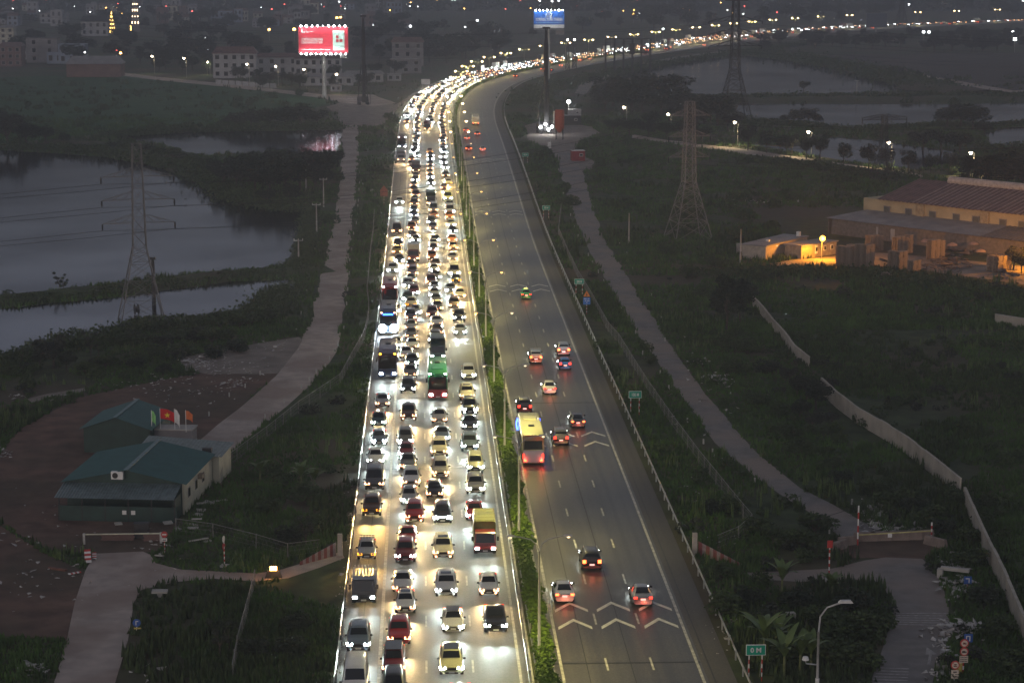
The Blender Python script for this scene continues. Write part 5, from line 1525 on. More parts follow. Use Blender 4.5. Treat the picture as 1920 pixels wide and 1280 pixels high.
def board(x, y, L, W_, label, rz, tilt, h=.5):
    p = at(x, y); t = thing('striped_board', label, 'barricade board', (p.x, p.y, .12), rz)
    mb = MB(); n = 6
    for k in range(n): mb.box((0, -L / 2 + (k + .5) * L / n, 0), (W_, L / n, .09), mi=k % 2)
    o = mb.build('board', [WHITE, REDP], t); o.rotation_euler = (tilt, 0, 0)
    o.location = (0, 0, abs(math.sin(tilt)) * L / 2)
    return t
board(165, 1053, 1.6, .6, 'large red and white striped board leaning beside the yard road', R(12), R(35))
board(177, 1048, .8, .4, 'small red and white striped board next to the larger one', R(8), R(35))
board(140, 1076, 1.2, .3, 'white striped board lying flat on the brown dirt', R(-60), 0.02)
p = at(108, 1068); t = thing('plank', 'long brown plank lying on the dirt beside the striped board', 'plank', (p.x, p.y, .1), R(62))
MB().box((0, 0, 0), (.35, 2.0, .16)).build('board', mat('rust brown', (.17, .07, .045), .8), t)
for x, y, w, h, lab in ((266, 1008, 1.4, 1.5, 'black steel box between the two low walls in front of the hut'),):
    p = at(x, y); t = thing('steel_box', lab, 'box', p); MB().box((0, 0, .75), (w, .8, h), taper=.97).build('body', DARKSTEEL, t); MB().box((0, 0, h + .03), (w + .1, .9, .06)).build('lid', DARKSTEEL, t)
for x, y, w, lab in ((220, 1013, 3.2, 'low dark brick wall left of the black steel box'), (292, 1014, 2.4, 'low dark brick wall right of the black steel box')):
    p = at(x, y); t = thing('low_wall', lab, 'wall', p)
    for r_ in range(3):
        for c in range(int(w / .4)):
            o = obj('brick', MATS.get('_brick') or MATS.setdefault('_brick', MB().box((0, 0, 0), (.38, .22, .2)).mesh('brick', BRICKW)), t); o.location = (-w / 2 + .2 + c * .4 + (.1 if r_ % 2 else 0), random.uniform(-.015, .015), .14 + r_ * .22)
# orange beacon on the little lane
p = at(513, 1083); t = thing('beacon', 'glowing orange warning lamp on a dark trestle beside the small lane', 'warning lamp', p)
MB().box((0, 0, .35), (1.6, .5, .7), taper=.7).build('trestle', DARKSTEEL, t)
MB().box((0, -.1, .95), (.62, .3, .32)).build('lamp_lens', glow('orange beacon', (1.0, .42, .10), 22.0), t)
MB().bar((0, 0, .6), (0, 0, .85), .1).build('neck', DARKSTEEL, t)
lamp('POINT', 'beacon_light', (.2, -.9, 1.1), 45, (1, .5, .15), t, radius=.1)
# striped culvert heads under the highway
def culvert(px, flip, label):
    P = [at(*q) for q in px]; t = thing('culvert_wing', label, 'culvert wall', P[0])
    mb = MB(); n = 12
    a, b = Vector((0, 0, 0)), P[1] - P[0]
    for k in range(n):
        q, r = a.lerp(b, k / n), a.lerp(b, (k + 1) / n); hh = .3 + 1.0 * (k / n if not flip else 1 - k / n)
        h2 = .3 + 1.0 * ((k + 1) / n if not flip else 1 - (k + 1) / n)
        mb.add([(q.x, q.y, 0), (r.x, r.y, 0), (r.x, r.y, h2), (q.x, q.y, hh), (q.x, q.y + .3, 0), (r.x, r.y + .3, 0), (r.x, r.y + .3, h2), (q.x, q.y + .3, hh)], [(0, 1, 2, 3), (7, 6, 5, 4), (3, 2, 6, 7), (0, 3, 7, 4), (1, 5, 6, 2)], k % 2)
    mb.build('wing_wall', [mat('faded red', (.22, .06, .055), .8), mat('faded white', (.30, .24, .23), .8)], t)
    e = b if not flip else a
    MB().box((e.x + (.4 if not flip else -.4), e.y, 1.1), (.5, .4, 2.2), taper=.9).build('end_post', WALLC, t)
culvert([(562, 1060), (630, 1042)], False, 'red and white striped culvert wall left of the highway')
culvert([(1310, 1040), (1392, 1064)], True, 'red and white striped culvert wall right of the highway')

# drain kerb of slabs along the slope below the fence
slab = MB().box((0, 0, 0), (.9, .5, .12)).mesh('concrete_slab', CONCRETE)
for i, (x, y, w) in enumerate([(411, 940, 1.8), (392, 945, 1.6), (380, 948, 1.4), (376, 958, 1.2), (372, 968, 1.0), (369, 978, 1.1), (364, 985, 1.0), (362, 993, 1.2), (315, 985, 1.0), (334, 993, .8), (300, 1045, .9), (372, 1017, 2.2), (388, 1016, 1.0), (222, 985, .8)]):
    p = at(x, y); o = obj('concrete_slab', slab, loc=(p.x, p.y, .12 + .1 * (i % 3)), rz=random.uniform(-1, 1)); o.rotation_euler.x = random.uniform(-.3, .3); o.scale = (w, random.uniform(.8, 1.6), 1)
    tag(o, 'pale broken concrete slab lying along the ditch beside the big hut', 'concrete slab', 'broken slabs along the ditch')

# electricity poles
def pole(x, y, yt, label, arm=True):
    p = at(x, y); h = high(y, yt); t = thing('utility_pole', label, 'utility pole', p)
    MB().tube([(0, 0, 0), (0, 0, h)], [.17, .11], 8).build('pole', CONCRETE, t, True)
    if arm:
        MB().bar((-.9, 0, h - .3), (.9, 0, h - .3), .12).build('cross_arm', STEEL, t)
        for s in (-.8, 0, .8): MB().tube([(s, 0, h - .24), (s, 0, h + .05)], .06, 6).build('insulator', WHITE, t)
pole(594, 440, 380, 'concrete utility pole by the big pond, lower one of the pair at the dyke')
pole(560, 488, 447, 'pair side concrete pole at the end of the dyke by the pale road')
pole(607, 388, 333, 'concrete utility pole beside the marker posts of the pale road')
pole(574, 362, 306, 'concrete utility pole among the trees on the pond bank')
pole(1179, 458, 398, 'lone concrete utility pole in the scrub right of the grey road', False)
pole(1606, 183, 150, 'dark utility pole with two arms standing by the far pond')
p = at(289, 572); t = thing('timber_pole', 'dark timber pole standing behind the pond pylon', 'pole', p); MB().tube([(0, 0, 0), (0, 0, high(572, 482))], [.35, .25], 8).build('pole', DARKSTEEL, t); MB().box((0, 0, high(572, 482)), (.9, .6, .4)).build('cap', DARKSTEEL, t)
p = at(258, 588); t = thing('cable_drum', 'dark cable drum hanging in the legs of the pond pylon', 'cable drum', (p.x, p.y - 1, .9), R(20)); MB().tube([(-.25, 0, 0), (.25, 0, 0)], .5, 12).build('core', DARKSTEEL, t); MB().tube([(-.32, 0, 0), (-.25, 0, 0)], .85, 16).build('flange', DARKSTEEL, t); MB().tube([(.25, 0, 0), (.32, 0, 0)], .85, 16).build('flange', DARKSTEEL, t)

# ================================================================== RIGHT SIDE
# single arm lamp
p = at(1531, 1330); t = thing('street_lamp', 'tall unlit single arm street lamp rising from the grass near the bottom edge', 'street lamp', p)
hp = high(1330, 1150)
MB().tube([(0, 0, 0), (0, 0, hp - 1)], [.13, .09], 8).tube([(0, 0, hp - 1), (.1, 0, hp + .2), (.6, 0, hp + .9), (1.6, 0, hp + 1.25)], .07, 8).build('pole', mat('pale lamp post', (.42, .42, .41), .5, .2), t, True)
MB().box((2.0, 0, hp + 1.36), (1.1, .42, .2), taper=.7).build('lamp_head', mat('lamp head', (.6, .6, .58), .5), t)
mb = MB()
for k in range(6): mb.tube([(0, 0, k * .42), (0, 0, k * .42 + .42)], .16, 8, mi=k % 2)
mb.build('band', [REDP, WHITE], t)
MB().tube([(0, 0, 3.6), (-.9, 0, 3.7), (-.95, 0, 4.0)], .05, 6).build('bracket', STEEL, t); MB().tube([(-.95, 0, 4.0), (-.95, 0, 4.25)], [.28, .2], 8).build('small_lamp', WHITE, t)
# long curving wall
def wall_run(pix, label, h, material, gaps=()):
    P = [at(*q) for q in pix]; t = thing('boundary_wall', label, 'wall', P[0]); b0 = P[0]
    for i, (a, b) in enumerate(zip(P[:-1], P[1:])):
        L = (b - a).length; k = max(1, int(L / 3))
        for j in range(k):
            q, r = a.lerp(b, j / k) - b0, a.lerp(b, (j + 1) / k) - b0
            hh = h * random.uniform(.97, 1.03)
            mb = MB(); d_ = (r - q); rz = math.atan2(d_.y, d_.x); c = (q + r) / 2
            mb.box((c.x, c.y, hh / 2), (d_.length - .03, .2, hh), rz).build('panel', material, t)
            MB().box((q.x, q.y, (hh + .1) / 2), (.26, .26, hh + .1), rz).build('pillar', material, t)
            MB().box((c.x, c.y, hh + .05), (d_.length - .03, .28, .1), rz).build('coping', material, t)
    return t
wall_run([(1412, 573), (1430, 592), (1450, 618), (1470, 640), (1490, 668), (1517, 690)], 'far cream boundary wall piece, half covered by bushes', 1.5, WALLC)
wall_run([(1540, 737), (1570, 765), (1610, 795), (1650, 818), (1700, 850), (1750, 890), (1800, 932)], 'longest cream boundary wall piece curving through the scrub', 1.95, WALLC)
wall_run([(1808, 948), (1830, 1000), (1852, 1048), (1880, 1105), (1905, 1165), (1930, 1225), (1945, 1280)], 'nearest cream boundary wall piece running down the right edge', 1.95, WALLC)
p0, p1 = at(1866, 606), at(1990, 626); t = thing('boundary_wall', 'pale low wall at the right edge in the dark field', 'wall', p0); q = p1 - p0; MB().bar((0, 0, .7), (q.x, q.y, .7), .3, 1.4).build('panel', WALLC, t); MB().bar((0, 0, 1.45), (q.x, q.y, 1.45), .4, .12).build('coping', CONCRETE, t)
# barrier pole and blocks at the end of the road
a, b = at(1608, 1022), at(1746, 1014); t = thing('barrier', 'pale yellow barrier pole across the end of the grey service road', 'barrier', a); q = b - a
MB().tube([(0, 0, 1.05), (q.x, q.y, 1.05)], .07, 8).build('pole', mat('barrier yellow', (.5, .45, .2), .5), t)
for s in (0, 1): striped_post(t, (q.x * s, q.y * s, 0), 1.9 if s else 4.0, r=.08)
MB().box((q.x * .43, q.y * .43 - .1, .85), (.4, .05, .4)).build('plate', WHITE, t)
MB().tube([(0, 0, 3.9), (-4.8, .8, 2.2), (-9, 2, 1.5)], .025, 4).build('cable', WIRE, t)
blk = MB().box((0, 0, .45), (2.6, .5, .9), taper=.85).mesh('concrete_barrier', CONCRETE)
for i, (x, y, rz) in enumerate([(1622, 1014, .05), (1650, 1013, .02), (1680, 1012, 0), (1705, 1011, -.05), (1730, 1010, .1), (1588, 1022, .4), (1575, 1030, .8), (1754, 1024, -.9)]):
    o = obj('concrete_barrier', blk, loc=at(x, y), rz=rz); tag(o, ['brown stained concrete block standing behind the yellow barrier pole', 'tilted concrete block lying at the end of the yellow barrier pole'][i > 4], 'concrete block', 'concrete blocks at the road end'); o.scale.x = random.uniform(.7, 1.1)
    o.material_slots[0].link = 'OBJECT'; o.material_slots[0].material = mat('dusty concrete', (.24, .19, .165), .9, var=.2)
p = at(1554, 1088); t = thing('sign_post', 'slim red and white banded post with a small red plate by the lane', 'road sign', p); striped_post(t, (0, 0, 0), 3.3, n=10, r=.07); MB().box((0, -.1, 3.5), (.5, .06, .7)).build('plate', REDP, t); MB().box((0, 0, .08), (1.0, .8, .16)).build('foot', CONCRETE, t)
# blue and red signs at the right road
def sq_sign(x, y, z, label, hook):
    p = at(x, y); t = thing('traffic_sign', label, 'road sign', p, R(-4))
    MB().box((0, 0, z), (.7, .05, .7)).build('plate', BLUEP, t)
    mb = MB().box((.11, -.045, z - .03), (.08, .03, .43)).box((-.03, -.045, z + .16), (.34, .03, .08))
    if hook: mb.box((-.17, -.045, z + .06), (.08, .03, .25))
    mb.build('symbol', WHITE, t); striped_post(t, (0, .08, 0), z - .3, n=6, r=.05)
sq_sign(1814, 1104, .85, 'square blue sign with a white bent arrow among the litter', False)
sq_sign(1815, 1216, .95, 'square blue sign with a white U-turn arrow behind the red round signs', True)
RINGR = REDP
def ban(t, z, sym, slash=True, r=.35, y=0):
    n = 20
    f1 = [tuple(range(n)), tuple(reversed(range(n, 2 * n)))] + [(k, n + k, n + (k + 1) % n, (k + 1) % n) for k in range(n)]
    MB().add(disc(r, n, y - .05, 0, z) + disc(r, n, y, 0, z), f1).build('ring', REDP, t)
    MB().add(disc(r * .74, n, y - .075, 0, z) + disc(r * .74, n, y - .05, 0, z), f1).build('face', mat('sign cream', (.58, .5, .42), .6, var=.05), t)
    mb = MB()
    if sym == 'truck': mb.box((-.05, y - .09, z), (.25, .02, .15)).box((.13, y - .09, z - .03), (.09, .02, .1))
    elif sym == 'car': mb.box((0, y - .09, z - .03), (.3, .02, .07)).box((-.02, y - .09, z + .035), (.16, .02, .07))
    else: mb.box((0, y - .09, z - .07), (.28, .02, .07)).box((0, y - .09, z + .06), (.2, .02, .07))
    mb.build('symbol', BLACKP, t)
    if slash: MB().bar((-.2, y - .1, z + .2), (.2, y - .1, z - .2), .07, .02).build('slash', REDP, t)
p = at(1806, 1262); t = thing('traffic_sign', 'post with two red ringed prohibition signs above a cream text plate', 'road sign', p)
ban(t, 2.55, 'car', True); ban(t, 1.85, 'truck', False)
MB().box((0, 0, 1.2), (.68, .05, .56)).build('plate', MATS['sign cream'], t)
mb = MB()
for r_ in range(3):
    for c in range(5): mb.box((-.24 + c * .12, -.04, 1.37 - r_ * .16), (.08, .02, .06))
mb.build('print', BLACKP, t); striped_post(t, (0, .08, 0), 2.5, n=8, r=.06)
p = at(1789, 1295); t = thing('traffic_sign', 'post with one slashed red ringed sign above two small cream plates', 'road sign', p)
ban(t, 2.15, 'x', True)
for z in (1.58, 1.2): MB().box((0, 0, z), (.58, .05, .32)).build('plate', MATS['sign cream'], t); MB().box((0, -.04, z), (.28, .02, .09)).build('print', BLACKP, t)
striped_post(t, (0, .08, 0), 2.1, n=8, r=.06)
p = at(1797, 1260); t = thing('drum', 'small yellow drum standing between the two sign posts', 'drum', p); MB().tube([(0, 0, 0), (0, 0, .8)], .3, 10).build('body', YELLOWP, t); MB().tube([(0, 0, .3), (0, 0, .36)], .32, 10).build('rib', YELLOWP, t)

# litter along the right road and elsewhere: crumpled pieces, uncountable
def litter(name, label, spots, n, smin, smax, material):
    mb = MB()
    for x, y, rx, ry, k in spots:
        for _ in range(k):
            p = at(x + random.gauss(0, rx), y + random.gauss(0, ry)); s = random.uniform(smin, smax) * (1.8 if random.random() < .1 else 1)
            v = [p + Vector((random.uniform(-s, s), random.uniform(-s, s), random.uniform(0, s * .8) + .03)) for _ in range(5)]
            mb.add(v, [(0, 1, 2), (0, 2, 3), (0, 3, 4), (0, 4, 1), (1, 2, 3), (1, 3, 4)])
    tag(mb.build(name, material, kind='stuff'), label, 'litter')
litter('litter', 'pale dumped rubbish strewn along the right service road', [(1790, 1180, 18, 5, 90), (1800, 1183, 28, 8, 60), (1790, 1105, 20, 10, 60), (1800, 1095, 14, 5, 50), (1640, 962, 18, 9, 110), (1660, 985, 22, 8, 90), (1700, 1000, 25, 4, 60), (1780, 1060, 16, 8, 40), (1770, 1210, 10, 20, 40), (1345, 712, 14, 4, 50), (1310, 680, 10, 5, 16), (1445, 380, 28, 3, 60), (1770, 1265, 20, 10, 40), (1350, 720, 60, 50, 40)], 0, .16, .5, TRASHM)
litter('rubble', 'grey rubble and litter on the waste ground left of the pale road', [(370, 680, 25, 8, 160), (440, 692, 40, 10, 70), (300, 720, 60, 14, 60), (440, 720, 12, 5, 60), (520, 650, 30, 8, 30), (110, 748, 12, 4, 16), (30, 745, 10, 3, 14), (8, 850, 8, 6, 30), (350, 735, 50, 16, 50), (100, 1000, 90, 30, 40), (80, 1090, 70, 40, 40), (70, 1255, 14, 6, 40), (300, 1040, 20, 20, 20), (270, 1255, 20, 20, 12)], 0, .1, .34, TRASHM)
litter('roadside_litter', 'small pale scraps on the verge beside the right guard rail', [(1300, 930, 8, 40, 20), (1380, 1180, 10, 40, 20), (1360, 1190, 20, 30, 16), (1230, 700, 6, 60, 16), (1350, 1015, 22, 6, 24), (1480, 1140, 60, 30, 14), (640, 1180, 4, 80, 60), (655, 1000, 3, 80, 40)], 0, .06, .18, TRASHM)
p = at(1770, 1082); t = thing('broken_pipe', 'pale angled slab of broken drain among the rubbish', 'concrete piece', p, R(-25)); MB().box((1.0, 0, .9), (2.6, .5, .3)).build('slab', CONCRETE, t); MB().box((-.3, -.3, .45), (.5, .6, .9)).build('foot', CONCRETE, t)
p = at(1482, 1160); t = thing('concrete_block', 'single pale concrete block lying in the grass behind the 0 M sign', 'concrete block', p, R(10)); MB().box((0, 0, .3), (.95, .7, .6), taper=.8).build('block', CONCRETE, t)
for x, y, lab in ((300, 1118, 'flat pale concrete lid in the meadow above the blue round sign'),):
    p = at(x, y); t = thing('culvert_cover', lab, 'concrete cover', p); MB().box((0, 0, .5), (1.4, .8, .2)).build('slab', CONCRETE, t); MB().box((0, 0, .2), (.5, .4, .4)).build('foot', CONCRETE, t)

# ---- factory with red ribbed roof
A, B = at(1552, 438), at(1960, 490)
u = (B - A); Lf = u.length; u.normalize(); rz = math.atan2(u.y, u.x)
t = thing('factory', 'long yellow walled factory with rust red ribbed roof and grey lean-to', 'building', A, rz)
off = 8.5; he = 7.0; hr = 10.3; Df = 26.0; x0 = 6.2
MB().box((Lf / 2 + 1, off + Df / 2, he / 2), (Lf + 18 - x0, Df, he)).build('wall', CONE_Y, t).location = (x0 / 2 + 4, 0, 0)
xe = Lf + 14
mb = MB(); corr(mb, (x0 - .3, off - .6, he), (xe, off - .6, he), (xe, off + Df / 2, hr), (x0 - .3, off + Df / 2, hr), 60, .16); mb.build('roof', ROOFR, t)
mb = MB(); corr(mb, (x0 - .3, off + Df + .6, he), (xe, off + Df + .6, he), (xe, off + Df / 2, hr), (x0 - .3, off + Df / 2, hr), 40, .12); mb.build('roof', ROOFR, t)
mb = MB()
for k in range(38): 
    x = x0 + 9 + k * 1.35; mb.bar((x, off - .5, he + .12), (x, off + Df / 2, hr + .12), .32, .1)
mb.build('roof_rib', mat('pale roof rib', (.30, .22, .20), .6), t)
MB().tube([(x0 + 8, off + Df / 2, hr + .3), (xe, off + Df / 2, hr + .3)], .95, 10).build('ridge_vent', mat('pale ridge vent', (.36, .33, .32), .6), t, True)
wm = MB().box((0, 0, 0), (1.7, .1, 1.7)).mesh('window', PLASTERD); gm = MB().box((0, -.05, 0), (1.4, .06, 1.4)).mesh('pane', mat('dusty window', (.10, .105, .10), .4))
for k, x in enumerate((8.6, 14.2, 20.3, 26.2, 31.0, 37.5, 42.0, 47.5)):
    w_ = obj('window', wm, t); w_.location = (x, off - .22, 5.0); obj('pane', gm, w_)
for x in (17.2, 33.2): MB().box((x, off - .3, 5.2), (2.0, .4, 3.2)).build('wall_panel', mat('dull yellow panel', (.33, .26, .16), .9), t)
mb = MB(); corr(mb, (-.4, -.6, 3.3), (Lf * .72, -.6, 3.3), (Lf * .72, off, 4.6), (3.0, off, 4.6), 46, .06); mb.build('lean_to_roof', ROOFGR, t)
mb = MB(); corr(mb, (Lf * .72 + .1, -.6, 3.3), (Lf + 12, -.6, 3.3), (Lf + 12, off, 4.6), (Lf * .72 + .1, off, 4.6), 26, .14); mb.build('lean_to_roof', mat('dark tile sheet', (.13, .115, .11), .7), t)
MB().box((Lf / 2 + 6, .1, 1.6), (Lf + 10, .2, 3.2)).box((.1, off / 2, 1.6), (.2, off, 3.2)).build('lean_to_wall', mat('grimy wall', (.17, .15, .14), .9, var=.25), t)
for x in (13, 17): MB().box((x, -.02, 1.5), (1.0 if x > 14 else .5, .06, 2.2)).build('door', PLASTER, t)
# yard buildings by the orange lamp
A, B = at(1440, 487), at(1500, 472); u = B - A; L_ = u.length; rz = math.atan2(u.y, u.x)
t = thing('shed', 'long grey flat roofed shed left of the orange lamp', 'building', A, rz)
MB().box((L_ / 2 + 1, 2.5, 1.3), (L_ + 4, 5, 2.6)).build('wall', mat('dusty plaster', (.42, .36, .30), .9, var=.15), t); MB().box((L_ / 2 + 1, 2.5, 2.7), (L_ + 4.5, 5.5, .2)).build('roof', ROOFGR, t)
MB().box((L_ + 1.2, 1, 3.3), (.8, .6, .9)).build('roof_box', WHITE, t); MB().box((L_ * .35, 2.5, 2.95), (.6, .6, .4)).build('roof_box', WHITE, t)
A, B = at(1502, 486), at(1568, 476); u = B - A; L_ = u.length; rz = math.atan2(u.y, u.x)
t = thing('guard_house', 'small lit guard house with windows under the orange lamp', 'building', A, rz)
MB().box((L_ / 2, 2, 1.2), (L_, 4, 2.4)).build('wall', mat('house plaster', (.33, .28, .22), .9), t); MB().box((L_ / 2, 2, 2.5), (L_ + .6, 4.6, .2)).build('roof', ROOFGR, t)
for x in (.42, .66, .86):
    w_ = MB().box((L_ * x, -.05, 1.5), (.75, .1, 1.0 if x > .5 else 1.7)).build('window', WHITE, t); MB().box((L_ * x, -.11, 1.5), (.5, .05, .7)).build('pane', GLASS_D, w_)
p = at(1538, 484); t = thing('yard_lamp', 'glaring orange yard lamp on a short pole beside the guard house', 'lamp', (p.x, p.y - 1.2, 0))
hl_ = high(484, 444)
MB().tube([(0, 0, 0), (0, 0, hl_)], .07, 6).build('pole', STEEL, t); MB().tube([(0, 0, hl_), (0, -.5, hl_ + .2)], .05, 6).build('arm', STEEL, t)
import bmesh
bm = bmesh.new(); bmesh.ops.create_icosphere(bm, subdivisions=2, radius=.55); me = bpy.data.meshes.new('globe'); bm.to_mesh(me); bm.free(); me.materials.append(glow('orange yard glow', (1.0, .45, .05), 9.0)); me.polygons.foreach_set('use_smooth', [True] * len(me.polygons))
o = obj('globe', me, t); o.location = (0, -.6, hl_)
lamp('POINT', 'yard_light', (0, -1.4, hl_), 9000, (1, .36, .022), t, radius=.4)
a, b = at(1381, 474), at(1442, 480); t = thing('boundary_wall', 'low grey wall running left from the grey shed', 'wall', a); q = b - a; MB().bar((0, 0, .9), (q.x, q.y, .9), .25, 1.8).build('panel', mat('grey wall', (.3, .28, .26), .9), t); MB().bar((0, 0, 1.85), (q.x, q.y, 1.85), .35, .1).build('coping', CONCRETE, t)
p = at(1962, 507); t = thing('yard_lamp', 'orange yard lamp on a tall pole at the far right of the yard', 'lamp', p)
MB().tube([(0, 0, 0), (0, 0, 6)], .09, 6).build('pole', STEEL, t); o = obj('globe', me, t); o.location = (0, 0, 6.2)
lamp('POINT', 'yard_light', (-.9, -.6, 6.2), 13000, (1, .36, .022), t, radius=.4)
pole(1388, 492, 428, 'thin unlit lamp pole in the grass left of the grey shed', False)
# pallet stacks
sl = MB()
for k in range(5): sl.box((-.48 + k * .24, 0, .13), (.12, 1.1, .025))
for k in range(3): sl.box((0, -.5 + k * .5, .06), (1.1, .1, .11))
pal = sl.mesh('pallet', WOOD)
def stack(x, y, cols, rows_, n, label, material=None):
    p = at(x, y); t = thing('pallet_stack', label, 'pallet stack', p, rz + random.uniform(-.1, .1))
    for c in range(cols):
        for r_ in range(rows_):
            for k in range(n - (1 if (c + r_) % 3 == 2 else 0)):
                o = obj('pallet', pal, t); o.location = (c * 1.45 + random.uniform(-.06, .06), r_ * 1.35 + random.uniform(-.06, .06), k * .27); o.scale = (1.2, 1.1, 1.85); o.rotation_euler = (0, 0, random.uniform(-.05, .05))
    return t
stack(1586, 500, 3, 2, 14, 'tall grey pallet stack left of the dark gap, beside the sandy track')
stack(1622, 502, 2, 2, 16, 'highest pallet stack with its side lit orange by the lamp')
stack(1684, 504, 2, 2, 12, 'middle pallet stack lit orange on its left side')
stack(1710, 510, 2, 1, 8, 'lowest pallet stack at the end of the row, side lit orange')
stack(1630, 472, 3, 1, 12, 'dark pallet stack in the second row below the factory wall')
stack(1680, 478, 4, 1, 13, 'long dark pallet stack in the second row below the factory wall')
stack(1745, 487, 3, 1, 14, 'dark pallet stack in the second row near the scrap heap')
stack(1870, 510, 3, 2, 11, 'dark pallet stack near the orange lit bush at the right edge')
litter('scrap_heap', 'heap of dark and pale scrap sheets in front of the factory', [(1780, 492, 14, 8, 120), (1800, 470, 26, 6, 60), (1840, 455, 22, 5, 40), (1760, 500, 30, 6, 60), (1885, 520, 14, 3, 40)], 0, .3, .9, mat('scrap', (.20, .17, .165), .85, col2=(.06, .05, .05), scale=.5))
for x, y, lab in ((1825, 460, 'pale pink tarpaulin bundle on the scrap heap, upper one'), (1838, 474, 'pale pink tarpaulin bundle on the scrap heap, lower one'), (1785, 462, 'white tarpaulin bundle left of the pink bundles'), (1700, 452, 'pink tarpaulin roll on top of the dark pallets'), (1735, 455, 'upright pink wrapped bundle near the dark pallets'), (1660, 508, 'white sheet lying before the pallet stacks')):
    p = at(x, y + 14); tb_ = MB(); rows_t = []
    for j in range(5):
        f_ = math.cos(j / 4 * math.pi / 2); zz = math.sin(j / 4 * math.pi / 2)
        for k in range(10): tb_.v.append((1.0 * f_ * math.cos(k * .628) * random.uniform(.85, 1.15), .6 * f_ * math.sin(k * .628), .6 * zz * random.uniform(.75, 1.1)))
    for j in range(4):
        for k in range(10): tb_.f.append((j * 10 + k, j * 10 + (k + 1) % 10, j * 10 + 10 + (k + 1) % 10, j * 10 + 10 + k)); tb_.m.append(0)
    o = obj('tarpaulin_bundle', tb_.mesh('tarpaulin_bundle', mat('pink tarpaulin', (.27, .2, .195), .8)), loc=(p.x, p.y, .6 if y > 500 else 1.6)); tag(o, lab, 'tarpaulin')

# ---- site right of the bend: silo, containers, floodlight
p = at(1049, 262); s = scale_at(p); t = thing('silo', 'tall red cylindrical silo with conical foot on the pale ground', 'silo', p)
hs = high(262, 205); rs = 18 / s / 2
SILO = mat('silo red', (.42, .085, .04), .55, var=.12)
MB().tube([(0, 0, 2.2), (0, 0, 3.6), (0, 0, hs - .4), (0, 0, hs)], [.4, rs, rs, rs * .85], 20).build('tank', SILO, t, True)
for k in range(4):
    g = k * math.pi / 2 + .6; MB().bar((rs * math.cos(g), rs * math.sin(g), 0), (rs * .9 * math.cos(g), rs * .9 * math.sin(g), 4), .22).build('leg', DARKSTEEL, t)
MB().box((-rs - .2, 0, hs * .55), (.35, .4, hs * .8)).build('ladder', STEEL, t)
def container(x, y, L_, W_, H_, m, label, rz=0.0, roofm=None):
    p = at(x, y); t = thing('site_container', label, 'container', p, rz)
    mb = MB().box((0, W_ / 2, H_ / 2), (L_, W_, H_))
    mb.build('body', m, t)
    mb = MB()
    for k in range(int(L_ / .5)): mb.box((-L_ / 2 + .25 + k * .5, -.03, H_ / 2), (.2, .06, H_ - .2))
    mb.build('rib', m, t)
    MB().box((0, W_ / 2, H_ + .06), (L_ + .1, W_ + .1, .12)).build('roof', roofm or ROOFGR, t)
    w_ = MB().box((L_ * .2, -.08, H_ * .6), (1.0, .06, .8)).build('window', WHITE, t); MB().box((L_ * .2, -.12, H_ * .6), (.8, .04, .6)).build('pane', GLASS_D, w_)
container(1085, 302, 3.6, 2.6, 2.8, mat('container red', (.25, .03, .03), .6), 'dark red site container with a white roof beside the grey road', R(8), WHITE)
container(1073, 235, 6, 3, 3.2, DARKSTEEL, 'dark site container right of the red silo', 0)
container(1078, 220, 4.5, 2.5, 2.7, PLASTER, 'white site container behind the red silo', R(5))
p = at(1030, 282); t = thing('generator', 'small white generator unit standing in front of the lit rig', 'generator', p); MB().box((0, 0, 1.5), (1.0, 1.2, 1.8), taper=.9).build('body', WHITE, t); MB().box((0, 0, .3), (1.2, 1.6, .5)).build('trailer', DARKSTEEL, t); MB().tube([(.3, 0, 2.4), (.3, 0, 3.0)], .1, 6).build('exhaust', STEEL, t)
p = at(1066, 218); t = thing('flood_mast', 'glaring white floodlight on a short mast behind the red silo', 'floodlight', p)
hm = high(218, 190); MB().tube([(0, 0, 0), (0, 0, hm)], .1, 6).build('pole', STEEL, t); MB().tube([(0, -.1, hm), (0, -.4, hm - .1)], [.5, .6], 12).build('floodlight', glow('site flood', (1, .99, .95), 70.0), t); lamp('POINT', 'flood', (0, -1.2, hm - .2), 1500, (1, .97, .9), t, radius=.3)
# ================================================================== TREES
def make_tree(seed, h, r, leaves, size, kind, material):
    rd = random.Random(seed); blobs = []
    tr = MB()
    th = h * (.35 if kind != 'shrub' else .12)
    lean = (rd.uniform(-.2, .2), rd.uniform(-.2, .2))
    top = Vector((lean[0], lean[1], th))
    tr.tube([(0, 0, 0), top * .6, top], [r * .075, r * .06, r * .045], 7)
    nb = {'round': 9, 'tall': 9, 'shrub': 7, 'thin': 7}[kind]
    for i in range(nb):
        g = i * 2.4 + rd.uniform(-.5, .5)
        f = (i + .5) / nb
        if kind == 'tall': z = th + (h - th) * f * .9; rr = r * (1 - .6 * f) * rd.uniform(.4, .8); br = r * rd.uniform(.35, .5)
        elif kind == 'shrub': z = h * rd.uniform(.25, .7); rr = r * rd.uniform(.2, .75); br = r * rd.uniform(.35, .5)
        elif kind == 'thin': z = th + (h - th) * f; rr = r * rd.uniform(.3, .8); br = r * rd.uniform(.18, .3)
        else: z = th + (h - th) * rd.uniform(.2, .78); rr = r * rd.uniform(.25, .72); br = r * rd.uniform(.34, .52)
        c = Vector((rr * math.cos(g), rr * math.sin(g), z))
        tr.tube([top * .9, (top + c) * .5 + Vector((0, 0, .1 * h * rd.random())), c], [r * .035, r * .022, r * .01], 5)
        blobs.append((c.x, c.y, c.z, br))
    V, F = leaf_cloud(leaves, size, clump_centres(blobs, .45))
    return tr.mesh('trunk', BARK, True), np_mesh('crown', V, F, material)
